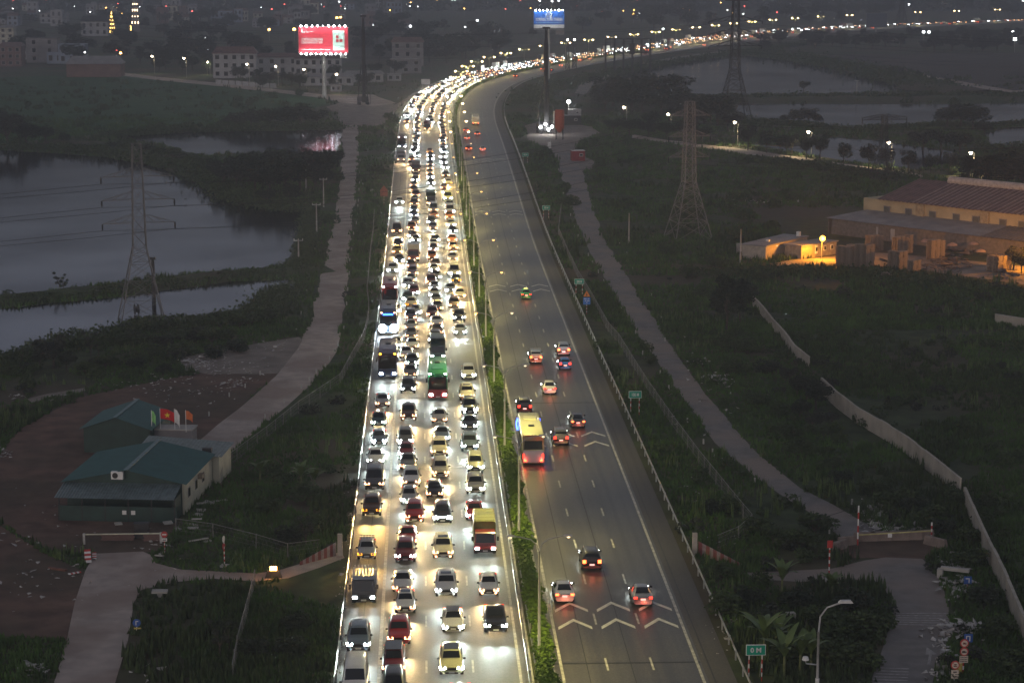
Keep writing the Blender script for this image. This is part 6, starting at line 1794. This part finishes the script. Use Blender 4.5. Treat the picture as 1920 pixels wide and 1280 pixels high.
LEAF3 = mat('grey green leaves', (.055, .065, .05), .8, col2=(.03, .036, .03), scale=.8, spec=.2)
TP = {'round': [make_tree(s, 8.0, 3.6, 1500, .55, 'round', m) for s, m in ((1, LEAF), (2, LEAF3), (3, LEAF))],
      'tall': [make_tree(s, 11.0, 3.0, 1500, .6, 'tall', m) for s, m in ((4, LEAF), (5, LEAF3))],
      'shrub': [make_tree(s, 3.0, 2.4, 900, .38, 'shrub', m) for s, m in ((6, LEAF2), (7, LEAF), (8, LEAF2))],
      'thin': [make_tree(s, 5.0, 1.8, 420, .34, 'thin', m) for s, m in ((9, LEAF3), (10, LEAF2))]}
TH = {'round': 8.0, 'tall': 11.0, 'shrub': 3.0, 'thin': 5.0}
def tree(p, kind, h, label, group, i=None, wide=1.0):
    i = random.randrange(len(TP[kind])) if i is None else i
    tm, cm = TP[kind][i]
    t = thing('shrub' if kind == 'shrub' else 'tree', label, 'shrub' if kind == 'shrub' else 'tree', p, random.uniform(0, 6.28), group)
    k = h / TH[kind]; t.scale = (k * wide, k * wide, k)
    obj('trunk', tm, t); obj('crown', cm, t)
    return t
def trees(lst, kind, label, group, wide=1.0):
    """x, foot y, height in photo pixels"""
    for i, (x, y, hp_) in enumerate(lst):
        p = at(x, y); tree(p, kind, hp_ / scale_at(p) * 1.0, label, group, wide=wide)
trees([(420, 352, 50), (445, 358, 58), (478, 366, 80), (505, 372, 72), (538, 368, 88), (562, 360, 78), (592, 352, 76), (615, 338, 62), (470, 340, 62), (400, 336, 42), (520, 345, 70), (575, 335, 62), (440, 335, 45), (605, 360, 48), (545, 385, 45), (500, 388, 38), (628, 318, 40)], 'round', 'dark leafy tree in the grove between the big pond and the pale road', 'trees of the pond grove', 1.15)
trees([(380, 322, 30), (350, 306, 24), (325, 299, 24), (300, 294, 22), (272, 288, 22), (245, 284, 24), (218, 281, 20), (190, 285, 18), (160, 284, 18), (130, 281, 16), (365, 315, 26)], 'shrub', 'dark shrub on the bank along the top of the big pond', 'shrubs on the upper pond bank', 1.5)
trees([(440, 243, 32), (470, 243, 38), (505, 243, 42), (535, 242, 46), (565, 242, 44), (595, 240, 34), (420, 244, 22)], 'round', 'dark tree between the rice field and the narrow pond', 'trees by the narrow pond', 1.5)
trees([(15, 278, 66), (50, 275, 50), (85, 272, 40), (30, 240, 30), (5, 245, 40), (120, 272, 26)], 'round', 'dark tree at the left edge beside the rice field', 'trees at the left field edge', 1.3)
trees([(100, 690, 62), (75, 690, 36), (125, 695, 40)], 'round', 'dark bushy tree on the shore of the lower pond', 'trees on the lower pond shore', 1.25)
trees([(250, 645, 34), (270, 648, 30), (235, 650, 28), (340, 640, 34), (370, 640, 36), (310, 650, 28), (400, 645, 34), (430, 640, 28), (345, 665, 30), (400, 670, 30), (440, 660, 30), (290, 668, 30), (470, 612, 40), (450, 618, 34), (500, 600, 26), (200, 690, 28), (160, 700, 26), (60, 700, 24), (20, 705, 24), (250, 690, 24), (310, 700, 22)], 'shrub', 'rounded shrub in the thicket below the pond pylon', 'shrubs below the pond pylon', 1.3)
trees([(170, 668, 48), (185, 672, 40), (42, 682, 34), (112, 548, 38), (120, 548, 30)], 'thin', 'thin sparse sapling at the edge of the ponds', 'thin saplings by the ponds', 1.1)
trees([(1150, 200, 58), (1185, 205, 66), (1222, 203, 70), (1255, 206, 66), (1285, 212, 48), (1125, 198, 40), (1205, 212, 50), (1240, 215, 50), (1168, 212, 44), (1135, 208, 36), (1275, 222, 36)], 'round', 'big dark tree in the wood beside the upper right pond', 'trees of the wood by the upper pond', 1.7)
trees([(1320, 232, 58), (1345, 236, 62), (1305, 245, 44), (1365, 246, 40), (1285, 262, 38), (1315, 268, 34), (1250, 262, 34), (1215, 258, 34), (1180, 255, 36), (1150, 252, 32), (1225, 240, 34)], 'round', 'dark tree around the foot of the tallest pylon', 'trees around the tallest pylon', 1.5)
trees([(1402, 282, 48), (1437, 287, 46), (1462, 290, 40), (1484, 292, 42), (1512, 299, 46), (1537, 302, 52), (1582, 312, 48), (1628, 319, 50), (1662, 322, 46), (1704, 326, 46), (1745, 327, 40), (1782, 326, 42)], 'round', 'roadside tree in the row along the lit local road, lamps between them', 'row of trees along the lit local road', .85)
trees([(1815, 352, 60), (1850, 358, 68), (1885, 362, 74), (1915, 366, 80), (1835, 340, 46), (1900, 335, 52), (1870, 330, 44)], 'tall', 'tall dark tree behind the factory roof at the right edge', 'tall trees behind the factory', 1.5)
trees([(1490, 235, 32), (1515, 236, 34), (1470, 232, 18), (1535, 234, 20), (1775, 240, 42), (1800, 242, 50), (1825, 246, 54), (1845, 256, 30), (1730, 283, 40), (1765, 285, 42), (1800, 287, 40)], 'round', 'dark rounded tree on the banks between the right ponds', 'trees between the right ponds', 1.5)
trees([(1507, 173, 22)], 'round', 'single small tree standing alone in the upper right pond', None, 1.2)
for i, (x, y, h) in enumerate([(1674, 138, 15), (1688, 141, 15), (1707, 143, 14), (1723, 149, 17), (1750, 156, 14), (1775, 160, 15)]):
    p = at(x, y); tree(p, 'round', h / scale_at(p), ['first', 'second', 'third', 'fourth', 'fifth', 'last'][i] + ' of six small round trees in a row in the bare field, from the left', 'six round trees in the bare field')
trees([(1362, 620, 105), (1388, 610, 90), (1345, 600, 60)], 'tall', 'tall black tree in the scrub at the top end of the cream wall', 'black trees at the wall end', 1.1)
trees([(1512, 752, 52), (1530, 768, 60), (1495, 742, 40), (1550, 745, 30), (1500, 790, 44), (1525, 810, 40), (1480, 720, 34), (1560, 800, 30)], 'round', 'dark tree growing through the gap of the cream wall', 'trees in the wall gap', 1.2)
trees([(1800, 945, 34), (1812, 952, 30), (1640, 930, 36), (1660, 950, 36), (1690, 945, 40), (1720, 960, 36), (1750, 975, 34), (1770, 1000, 34), (1560, 880, 30), (1500, 850, 32), (1580, 905, 30), (1830, 1060, 38), (1850, 1130, 40), (1870, 1190, 40), (1890, 1250, 40), (1820, 1020, 36), (1470, 820, 30), (1420, 760, 30), (1380, 700, 30), (1440, 700, 32), (1400, 660, 30), (1460, 780, 28), (1350, 650, 24), (1320, 560, 26), (1290, 520, 26), (1400, 560, 34), (1250, 480, 22), (1340, 500, 24), (1420, 530, 24)], 'shrub', 'dark shrub in the scrub between the grey road and the cream wall', 'shrubs beside the cream wall', 1.4)
trees([(570, 940, 40), (540, 1020, 44), (585, 1000, 40), (500, 960, 34), (540, 1230, 46), (480, 1230, 44), (560, 1180, 40), (420, 1190, 34), (420, 1005, 30)], 'shrub', 'low leafy shrub in the meadow left of the highway', 'shrubs in the left meadow', 1.3)
trees([(573, 1025, 62), (412, 1235, 78), (430, 1225, 60)], 'thin', 'slender young tree in the meadow left of the highway', 'young trees in the left meadow', 1.0)
trees([(1900, 505, 44), (1915, 512, 40)], 'round', 'bush at the right edge lit orange by the yard lamp', 'orange lit bushes', 1.2)
trees([(1355, 1150, 44), (1400, 1130, 40), (1440, 1180, 44), (1500, 1140, 46), (1540, 1180, 50), (1580, 1200, 54), (1600, 1140, 46), (1560, 1240, 60), (1620, 1190, 50), (1480, 1240, 54), (1610, 1250, 50), (1350, 1085, 34), (1450, 1020, 40), (1500, 1030, 44), (1420, 1000, 40), (1530, 1000, 44), (1340, 960, 30), (1380, 960, 34)], 'shrub', 'dark shrub in the rough grass between highway and right service road', 'shrubs right of the highway', 1.35)

# banana plants: arching leaves from one stem
def banana(x, y, h, label, n=9):
    p = at(x, y); t = thing('banana_plant', label, 'banana plant', p, random.uniform(0, 6))
    MB().tube([(0, 0, 0), (0, 0, h * .45)], [.13, .09], 7).build('stem', mat('banana stem', (.13, .15, .06), .7), t)
    for k in range(n):
        g = k * 2.4; el = random.uniform(1.0, 1.5); L = h * random.uniform(.5, .85); mb = MB()
        q = Vector((0, 0, h * .42)); dx = Vector((math.cos(g), math.sin(g), 0)); sd_ = Vector((-dx.y, dx.x, 0)); a = el
        pts = []
        for j in range(7):
            pts.append((q.copy(), .32 * math.sin(math.pi * min(1, (j + .4) / 6.6))))
            q = q + (dx * math.cos(a) + Vector((0, 0, 1)) * math.sin(a)) * L / 6; a -= random.uniform(.14, .3)
        for c, w in pts: mb.v += [tuple(c - sd_ * w + Vector((0, 0, .06))), tuple(c), tuple(c + sd_ * w + Vector((0, 0, .06)))]
        for j in range(6):
            for e in (0, 1): mb.f.append((3 * j + e, 3 * j + e + 1, 3 * j + e + 4, 3 * j + e + 3)); mb.m.append(0)
        mb.build('leaf', BANANA, t, True)
for x, y, h, lab in ((1432, 1240, 4.6, 'largest banana plant behind the green 0 M sign'), (1470, 1270, 4.0, 'banana plant between the 0 M sign and the street lamp'), (1500, 1262, 3.6, 'banana plant close to the street lamp post'), (1455, 1225, 3.4, 'banana plant furthest behind the 0 M sign'), (1466, 1115, 3.2, 'banana plant on the edge of the lower lane'), (565, 915, 3.0, 'banana plant in the meadow right of the big hut'), (488, 900, 2.4, 'small banana plant by the fence near the big hut'), (590, 918, 2.4, 'small banana plant in the meadow beside the larger one'), (1520, 1255, 3.0, 'banana plant left of the right service road'), (1560, 1120, 2.4, 'pale banana plant below the small lane')):
    banana(x, y, h, lab)

# ================================================================== GRASS AND SCRUB (uncountable)
def free_mask(X, Y):
    XL = np.interp(Y, _dd, _L); XR = np.interp(Y, _dd, _R)
    m = (X < XL - .5) | (X > XR + .3)
    for nm, P in POLYS:
        if nm in ('field',): continue
        x0, y0 = P.min(0); x1, y1 = P.max(0)
        s = (X > x0) & (X < x1) & (Y > y0) & (Y < y1) & m
        i = np.where(s)[0]
        if len(i): m[i[inside(P, X[i], Y[i])]] = False
    return m
def in_rects(X, Y, rects):
    m = np.zeros(len(X), bool)
    for a, b, c, d in rects: m |= (X > a) & (X < b) & (Y > c) & (Y < d)
    return m
HUTS = []
for (x0, y0), (x1, y1) in (((100, 985), (398, 790)), ((1545, 500), (1960, 395))):
    a, b = at(x0, y0), at(x1, y1); HUTS.append((min(a.x, b.x), max(a.x, b.x), a.y - 1, b.y + 8))
def noise2(X, Y, s, seed):
    r = np.random.default_rng(seed); v = np.zeros(len(X))
    for k in range(6):
        a = r.uniform(0, 6.28); f = s * r.uniform(.5, 2); v += np.sin(X * f * math.cos(a) + Y * f * math.sin(a) + r.uniform(0, 6.28))
    return v / 6
def tufts(name, n, d0, d1, hmin, hmax, wid, blades, material, label, thr=-.5, seed=1, extra=None):
    Y = d0 + (d1 - d0) * rng.random(n) ** 1.25
    X = Y * (rng.random(n) * .62 - .29)
    m = free_mask(X, Y) & ~in_rects(X, Y, HUTS) & (noise2(X, Y, .16, seed) > thr)
    X, Y = X[m], Y[m]; n = len(X)
    cl = .6 + .55 * (noise2(X, Y, .35, seed + 5) + .5)
    Vs, k = [], blades
    for b in range(k):
        g = rng.uniform(0, 6.28, n); h = rng.uniform(hmin, hmax, n) * cl; sp = rng.uniform(.05, 1.0, n) * wid
        bx, by = X + rng.uniform(-wid, wid, n), Y + rng.uniform(-wid, wid, n)
        w = wid * rng.uniform(.22, .5, n)
        dx, dy = np.cos(g), np.sin(g)
        z = np.zeros(n)
        Vs.append(np.stack([np.stack([bx - dy * w, by + dx * w, z], 1), np.stack([bx + dy * w, by - dx * w, z], 1), np.stack([bx + dx * sp, by + dy * sp, h], 1)], 1))
    V = np.concatenate(Vs).reshape(-1, 3); F = np.arange(len(V)).reshape(-1, 3)
    o = obj(name, np_mesh(name, V, F, material), kind='stuff'); tag(o, label, 'grass')
tufts('grass', 110000, 140, 330, .25, .75, .28, 4, GRASSM, 'rough dark grass on the slopes beside the highway', -.22, 1)
tufts('grass', 90000, 320, 760, .4, 1.1, .55, 3, GRASSM, 'rough dark grass of the meadows further off', -.25, 2)
tufts('scrub', 26000, 140, 420, .6, 1.3, .4, 8, LEAF2, 'tangled dark scrub in patches over the meadow', .12, 3)
tufts('weeds', 9000, 140, 420, .8, 1.7, .3, 6, BANANA, 'paler tall weeds in loose patches', .3, 8)
tufts('scrub', 16000, 400, 1000, .8, 1.9, .9, 5, LEAF2, 'tangled scrub of the further waste land', .1, 4)
def bushes(n, d0, d1, smin, smax, material, label, seed, thr):
    Y = d0 + (d1 - d0) * rng.random(n) ** 1.2; X = Y * (rng.random(n) * .62 - .29)
    m = free_mask(X, Y) & ~in_rects(X, Y, HUTS) & (noise2(X, Y, .05, seed) > thr)
    X, Y = X[m], Y[m]; s = rng.uniform(smin, smax, len(X)) ** 1.0
    bl = [(x + rng.normal(0, q * .5), y + rng.normal(0, q * .5), q * rng.uniform(.25, .6), q * rng.uniform(.5, .8)) for x, y, q in zip(X, Y, s) for _ in range(3)]
    V, F = leaf_cloud(len(bl) * 45, .36 if d1 < 500 else .7, clump_centres(bl, .5))
    tag(obj('undergrowth', np_mesh('undergrowth', V, F, material), kind='stuff'), label, 'plants')
bushes(900, 140, 430, .5, 1.5, LEAF2, 'low leafy undergrowth scattered over the slopes', 21, -.05)
bushes(500, 140, 430, .5, 1.3, LEAF3, 'greyish undergrowth in clumps over the slopes', 33, .1)
bushes(900, 420, 900, .8, 2.4, LEAF2, 'low undergrowth of the further waste land', 41, -.05)
# reeds and bushes hugging the pond banks
def fringe(pix, n, r, hmin, hmax, name='bank_vegetation', label='bushes and reeds hugging the pond banks', size=.5):
    P = [at(*q) for q in pix]; seg = [(a, b) for a, b in zip(P[:-1], P[1:])]; w = np.array([(b - a).length for a, b in seg]); i = rng.choice(len(seg), n, p=w / w.sum()); u = rng.random(n)
    A = np.array([tuple(s[0]) for s in seg])[i]; B = np.array([tuple(s[1]) for s in seg])[i]
    C = A + (B - A) * u[:, None]; C[:, 0] += rng.normal(0, r, n); C[:, 1] += rng.normal(0, r, n)
    cl = .5 + .8 * np.abs(noise2(C[:, 0], C[:, 1], .25, 3)); C[:, 2] = rng.random(n) ** 1.3 * hmax * cl + .1
    V, F = leaf_cloud(n, size, lambda k: C, 1.0)
    tag(obj(name, np_mesh(name, V, F, LEAF2), kind='stuff'), label, 'plants')
fringe([(0, 568), (100, 560), (250, 543), (430, 522), (530, 516), (590, 505)], 9000, 1.4, 1, 1.4)
fringe([(-20, 690), (60, 668), (130, 650), (200, 640), (250, 620), (330, 615), (430, 600), (480, 590), (510, 572), (535, 545)], 16000, 1.8, 1, 2.0)
fringe([(583, 400), (580, 440), (566, 490), (540, 505)], 5000, 1.2, 1, 1.6)
fringe([(0, 280), (100, 283), (200, 290), (280, 304), (350, 318), (400, 345), (440, 374), (490, 388), (560, 396)], 12000, 2.4, 1, 3.0, size=.8)
fringe([(205, 256), (330, 248), (410, 246), (560, 243), (640, 242)], 6000, 2.0, 1, 2.5, size=.8)
fringe([(1180, 182), (1300, 188), (1500, 185), (1700, 183), (1930, 186)], 10000, 4.5, 1, 3.0, size=1.0)
fringe([(1385, 226), (1530, 240), (1600, 244), (1680, 240), (1750, 236), (1850, 238), (1930, 232)], 6000, 2.0, 1, 2.0, size=.8)
fringe([(1400, 100), (1500, 112), (1600, 130), (1700, 154), (1760, 168)], 9000, 7.0, 1, 4.0, size=1.4)
fringe([(1860, 284), (1990, 290)], 3000, 3.0, 1, 3.0, size=1.0)
fringe([(1395, 300), (1500, 312), (1600, 324), (1700, 335)], 6000, 2.0, 1, 2.2, size=.8)
fringe([(1330, 515), (1450, 512), (1560, 515), (1700, 525), (1850, 545), (1990, 565)], 8000, 3.0, 1, 1.2, size=.6, label='grassy edge below the lit factory yard')
fringe([(985, 195), (1010, 170), (1090, 152), (1240, 122), (1362, 104), (1502, 84), (1645, 72), (1920, 58)], 14000, 4.0, 1, 2.6, size=1.2, label='dark growth along the far embankment')

# ================================================================== FAR HOUSES, TREES AND LIGHTS
def house(xl, xr, yb, yt, label, wall, depth=9, roof=None, floors=2, nwin=4, rh=0.0, rz=0.0, side=None, win=True):
    p = at(xl, yb); s = scale_at(p); w = (xr - xl) / s; h = high(yb, yt)
    h = max(h - rh, 2.2)
    t = thing('house', label, 'building', p, rz)
    MB().box((w / 2, depth / 2, h / 2), (w, depth, h)).build('wall', wall, t)
    roof = roof or ROOFGR
    if rh > 0:
        mb = MB(); e = .6
        mb.add([(-e, -e, h), (w + e, -e, h), (w + e, depth + e, h), (-e, depth + e, h), (-e + w * .1, depth / 2, h + rh), (w + e - w * .1, depth / 2, h + rh)], [(0, 1, 5, 4), (1, 2, 5), (2, 3, 4, 5), (3, 0, 4), (3, 2, 1, 0)])
        mb.build('roof', roof, t)
    else:
        MB().box((w / 2, depth / 2, h + .15), (w + .5, depth + .5, .3)).build('roof', roof, t)
    if win:
        fh = h / floors; ww = min(1.8, w / nwin * .45)
        wm_ = MB().box((0, 0, 0), (ww + .3, .1, fh * .5 + .2)).mesh('window', PLASTER); gm_ = MB().box((0, -.06, 0), (ww, .06, fh * .5)).mesh('pane', GLASS_D)
        for f in range(floors):
            for k in range(nwin):
                o = obj('window', wm_, t); o.location = ((k + .5) * w / nwin, -.05, fh * (f + .55)); obj('pane', gm_, o)
    return t
house(400, 480, 147, 88, 'three storey white school block with a dark red hipped roof', PLASTER, 10, ROOFR, 3, 5, 3.0)
house(480, 560, 140, 100, 'white lower school wing right of the three storey block', PLASTER, 9, ROOFR, 2, 4, 2.0)
house(552, 640, 142, 102, 'white school wing behind the red billboard', PLASTER, 9, ROOFR, 2, 6, 2.0)
house(562, 662, 161, 138, 'long low white building behind the red billboard pole', PLASTER, 8, ROOFGR, 1, 6, 1.5)
house(645, 718, 155, 133, 'long low white building with dark windows beside the piling rig', PLASTER, 8, ROOFGR, 1, 4, 1.5)
house(726, 752, 152, 140, 'small pale shed at the end of the low white building', PLASTER, 6, ROOFGR, 1, 2)
house(735, 794, 125, 70, 'pale three storey house with a dark roof left of the bend', PLASTERD, 10, BRICKW, 3, 3, 2.5)
house(732, 790, 138, 112, 'grey low annex in front of the pale three storey house', PLASTERD, 8, ROOFGR, 2, 3)
house(742, 768, 60, 38, 'small pale house far behind the piling rig', PLASTER, 10, ROOFR, 2, 2, 2.0)
house(152, 202, 68, 30, 'white two storey house with a dark mansard roof', PLASTER, 10, DARKSTEEL, 2, 4, 4.0)
house(110, 160, 120, 84, 'blue grey block house left of the brick shed', PLASTERB, 10, PLASTERB, 2, 3)
house(88, 118, 120, 100, 'low blue grey annex of the block house', PLASTERB, 8, PLASTERB, 1, 2)
house(50, 108, 118, 72, 'dark tall block house at the left', PLASTERD, 10, DARKSTEEL, 3, 2)
house(40, 52, 112, 76, 'narrow white house wall beside the dark tall block', PLASTER, 10, ROOFGR, 3, 1)
house(125, 226, 145, 106, 'long brick shed with a grey roof at the field edge', BRICKW, 14, ROOFGR, 1, 5, 3.5, win=False)
house(0, 40, 125, 80, 'dull brick house at the left edge', BRICKW, 12, ROOFR, 3, 3, 2.0)
house(0, 26, 84, 48, 'cream house at the left edge behind the brick house', CREAMW, 10, ROOFGR, 3, 2, 1.5)
house(620, 640, 172, 160, 'small pale shed by the lit path', PLASTER, 5, ROOFGR, 1, 2)
gw = thing('garden_wall', 'pale wall with dark openings along the path before the school', 'wall', at(405, 158))
q = at(520, 166) - at(405, 158)
for k in range(9):
    a = q * (k / 9); b = q * ((k + .82) / 9); MB().bar((a.x, a.y, 1), (b.x, b.y, 1), .3, 2.0).build('panel', PLASTER, gw)
# hazy town beyond
rt = random.Random(5)
TOWN = []
for i in range(95):
    x = rt.uniform(0, 1) ** 1.2 * 740; y = rt.uniform(4, 52) if x < 700 else rt.uniform(2, 30)
    if 140 < x < 275 and y > 28: continue
    TOWN.append((x, y))
tm = [PLASTERD, BRICKW, PLASTERB, PLASTER, CREAMW]
for x, y in TOWN:
    p = at(x, y); w = rt.uniform(5, 11); s = scale_at(p)
    yt_ = (y + 85) * (1 - rt.uniform(6, 13) / CAM_H) - 85
    house(x, x + w * s, y, yt_, 'small hazy town house far behind the rice field', rt.choice(tm), rt.uniform(7, 12), rt.choice([ROOFGR, ROOFR, BRICKW]), 2, 2, rt.choice([0, 2, 2.5]))['group'] = 'hazy town houses'
# lit temple and church tower
GOLD = glow('golden string lights', (1.0, .62, .16), 9.0); WARMW = glow('warm tower lights', (1.0, .72, .45), 9.0)
p = at(209, 62); s = scale_at(p); t = thing('temple', 'small pyramid shaped temple outlined with golden lights', 'temple', p); h = high(62, 27); w = 18 / s
for k in range(5):
    f = 1 - k / 5; MB().box((0, 3, h * (k + .5) / 5), (w * f, w * f, h / 5), taper=.85).build('tier', mat('temple stone', (.3, .24, .16), .8), t)
    mb = MB()
    for j in range(4):
        mb.box((-w * f / 2 + (j + .5) * w * f / 4, 3 - w * f / 2 - .2, h * (k + .35) / 5), (.5, .3, .9 if k else 1.6))
    if k >= 0: mb.build('string_light', GOLD, t)
MB().tube([(0, 3, h), (0, 3, h + 2)], [.5, .1], 8).build('finial', GOLD, t)
p = at(254, 60); s = scale_at(p); t = thing('church_tower', 'slim church tower outlined with warm lights', 'church tower', p); h = high(60, 2); w = 15 / s
for k in range(5):
    f = 1 - k * .1; MB().box((0, 3, h * (k + .5) / 5), (w * f, w * f, h / 5)).build('storey', PLASTERD, t)
    mb = MB()
    for j in (-1, 0, 1): mb.box((j * w * f * .42, 3 - w * f / 2 - .2, h * (k + .5) / 5), (.55, .3, 1.6 if k % 2 else .9))
    if k: mb.build('string_light', WARMW, t)
MB().box((-2.0, 2.5, h * .12), (5, 4, h * .2)).build('nave', CREAMW, t); MB().box((-2.6, .3, h * .12), (2.2, .3, 3.4)).build('lit_door', GOLD, t)
# trees of the hazy distance
rt = random.Random(9)
def far_trees(n, x0, x1, y0, y1, hm0, hm1, label, group, wide=1.3):
    for i in range(n):
        x, y = rt.uniform(x0, x1), rt.uniform(y0, y1); p = at(x, y)
        XLp, XRp = np.interp(p.y, _dd, _L), np.interp(p.y, _dd, _R)
        if XLp - 22 < p.x < XRp + 12 and p.y < 2150: continue
        tree(p, rt.choice(['round', 'round', 'tall']), rt.uniform(hm0, hm1), label, group, wide=wide)
far_trees(34, 40, 480, 70, 125, 9, 15, 'dark tree among the houses of the hazy town', 'trees among the town houses', 1.5)
far_trees(26, 260, 560, 112, 140, 6, 11, 'dark tree in front of the school along the path', 'trees before the school')
far_trees(20, 420, 760, 140, 172, 4, 8, 'small dark tree behind the path near the red billboard', 'trees near the red billboard')
far_trees(40, 680, 1010, 60, 120, 8, 15, 'dark tree in the haze beyond the bend', 'trees beyond the bend', 1.6)
far_trees(34, 0, 760, 30, 66, 9, 14, 'dark tree scattered in the hazy town', 'trees in the hazy town', 1.5)
far_trees(40, 1050, 1640, 22, 64, 9, 17, 'dark hazy tree behind the far line of lamps', 'hazy trees behind the lamps', 1.7)
far_trees(26, 1450, 1920, 10, 34, 9, 17, 'dark hazy tree behind the far line of lamps', 'hazy trees behind the lamps', 1.7)
far_trees(44, 1400, 1920, 72, 100, 6, 11, 'dark tree in the belt below the far highway', 'trees of the belt below the highway', 1.6)
far_trees(14, 1820, 1920, 74, 98, 5, 8, 'dark tree in the belt below the far highway', 'trees of the belt below the highway', 1.6)
# distant woods closing the view
rng2 = np.random.default_rng(3)
bl = []
for i in range(900):
    x, y = rng2.uniform(-60, 1980), rng2.uniform(-12, 22); p = at(x, y); XRp = np.interp(min(p.y, 2190), _dd, _R)
    bl.append((p.x, p.y, rng2.uniform(1, 5), rng2.uniform(6, 13)))
V, F = leaf_cloud(45000, 4.0, clump_centres(bl, .5)); tag(obj('distant_woods', np_mesh('distant_woods', V, F, LEAF), kind='stuff'), 'hazy woods at the far edge of the plain', 'woods')

# lamps of the local roads
def local_lamp(x, yh, yb, label, col=(1, .78, .5), power=1600, gr=.42, g=None):
    p = at(x + 3, yb); h = high(yb, yh); t = thing('street_lamp', label, 'street lamp', p)
    MB().tube([(0, 0, 0), (0, 0, h), (-.3, -.1, h + .35), (-1.0, -.3, h + .4)], [.1, .07, .05, .05], 6).build('pole', POLE, t)
    MB().tube([(-1.0, -.3, h + .42), (-1.0, -.3, h + .1), (-1.0, -.3, h - gr * .5)], [gr, gr, gr * .5], 8).build('lens', g or glow('local lamp glow', (1.0, .80, .55), 45.0), t)
    lamp('SPOT', 'street_light', (-1.0, -.3, h - .5), power, col, t, (0, -.15, -1), R(150), .8, .15)
names = ['first', 'second', 'third', 'fourth', 'fifth', 'sixth']
for i, (x, y, b) in enumerate([(287, 106, 139), (347, 110, 146), (465, 121, 158), (519, 125, 162), (572, 131, 168), (633, 140, 176)]): local_lamp(x, y, b, '%s lamp from the left along the path before the school' % names[i])
for i, (x, y, b) in enumerate([(1380, 230, 275), (1518, 248, 293), (1668, 268, 314), (1822, 287, 330)]): local_lamp(x, y, b, '%s lamp from the left along the tree lined local road' % names[i], (1, .80, .45), 5200, .40)
for i, (x, y, b) in enumerate([(1172, 202, 236), (1255, 215, 250)]): local_lamp(x, y, b, 'warm lamp in front of the wood, %s from the left' % names[i], (1, .78, .5), 260, .4)
p = at(389, 140); tree(p, 'round', 7.0, 'small tree lit yellow green by a lamp before the school', None, 1); lamp('POINT', 'garden_light', (p.x + .4, p.y - 4.2, 5.6), 900, (.9, 1, .5), None, radius=.2)
local_lamp(391, 117, 141, 'white lamp beside the yellow green lit tree', (1, 1, .8), 300, .3)
# single far lights, each on its little post
CL = {'r': glow('red obstruction light', (1, .12, .10), 12.0), 'w': glow('white town light', (.92, .97, 1), 14.0), 'o': glow('orange town light', (1, .5, .12), 22.0)}
nm = {'r': 'red', 'w': 'white', 'o': 'orange'}
for x, y, c, r in [(25, 2, 'r', .8), (86, 0, 'r', .7), (323, 19, 'r', 1.0), (349, 63, 'r', .5), (386, 71, 'w', .5), (160, 99, 'w', .4), (219, 95, 'r', .45), (227, 101, 'o', .6), (505, 57, 'o', .8), (552, 57, 'o', 1.0), (632, 35, 'o', .9), (639, 34, 'o', .8), (636, 5, 'w', .9), (490, 15, 'w', .5), (895, 40, 'w', .8), (872, 52, 'w', .5), (975, 2, 'r', 1), (1012, 3, 'w', .9), (1035, 4, 'w', 1), (1048, 3, 'w', 1.2), (1188, 28, 'o', .9), (1200, 27, 'w', 1.1), (1228, 24, 'w', .8), (1245, 21, 'w', .8), (1291, 20, 'o', .9), (1243, 56, 'w', .7), (1481, 9, 'w', .8), (1704, 10, 'w', .9), (1562, 0, 'w', .9), (1731, 62, 'w', .9), (1741, 62, 'w', .9), (1902, 76, 'w', 1.1), (1898, 60, 'w', .7), (1916, 3, 'w', 1.6), (1160, 0, 'r', 1), (1195, 0, 'r', 1), (770, 51, 'w', .9), (700, 48, 'w', .5)] + [(rt.uniform(0, 1500), rt.uniform(0, 30), rt.choice('wwoor'), rt.uniform(.35, .6)) for _ in range(55)]:
    b = (y + 85) / (1 - 7 / CAM_H) - 85; p = at(x, b); t = thing('distant_lamp', 'tiny %s light in the hazy distance' % nm[c], 'lamp', p, 0, 'tiny %s lights in the distance' % nm[c])
    MB().tube([(0, 0, 0), (0, 0, 7)], .12, 5).build('post', POLE, t); MB().tube([(0, 0, 7), (0, 0, 7 + r * 1.4)], [r, r * .8], 8).build('lens', CL[c], t)
# ================================================================== EVENING HAZE
HAZE_D = 0.00037
m = bpy.data.materials.new('evening haze'); m.use_nodes = True
nt = m.node_tree; nt.nodes.clear()
pv = nt.nodes.new('ShaderNodeVolumePrincipled'); mo = nt.nodes.new('ShaderNodeOutputMaterial')
pv.inputs['Color'].default_value = (.76, .81, .92, 1); pv.inputs['Density'].default_value = HAZE_D; pv.inputs['Anisotropy'].default_value = .35
nt.links.new(pv.outputs[0], mo.inputs['Volume'])
mb = MB(); mb.box((0, 4400, 33.5), (7000, 9000, 69)); o = mb.build('haze', m, kind='stuff')
tag(o, 'thin evening haze over the plain', 'haze')
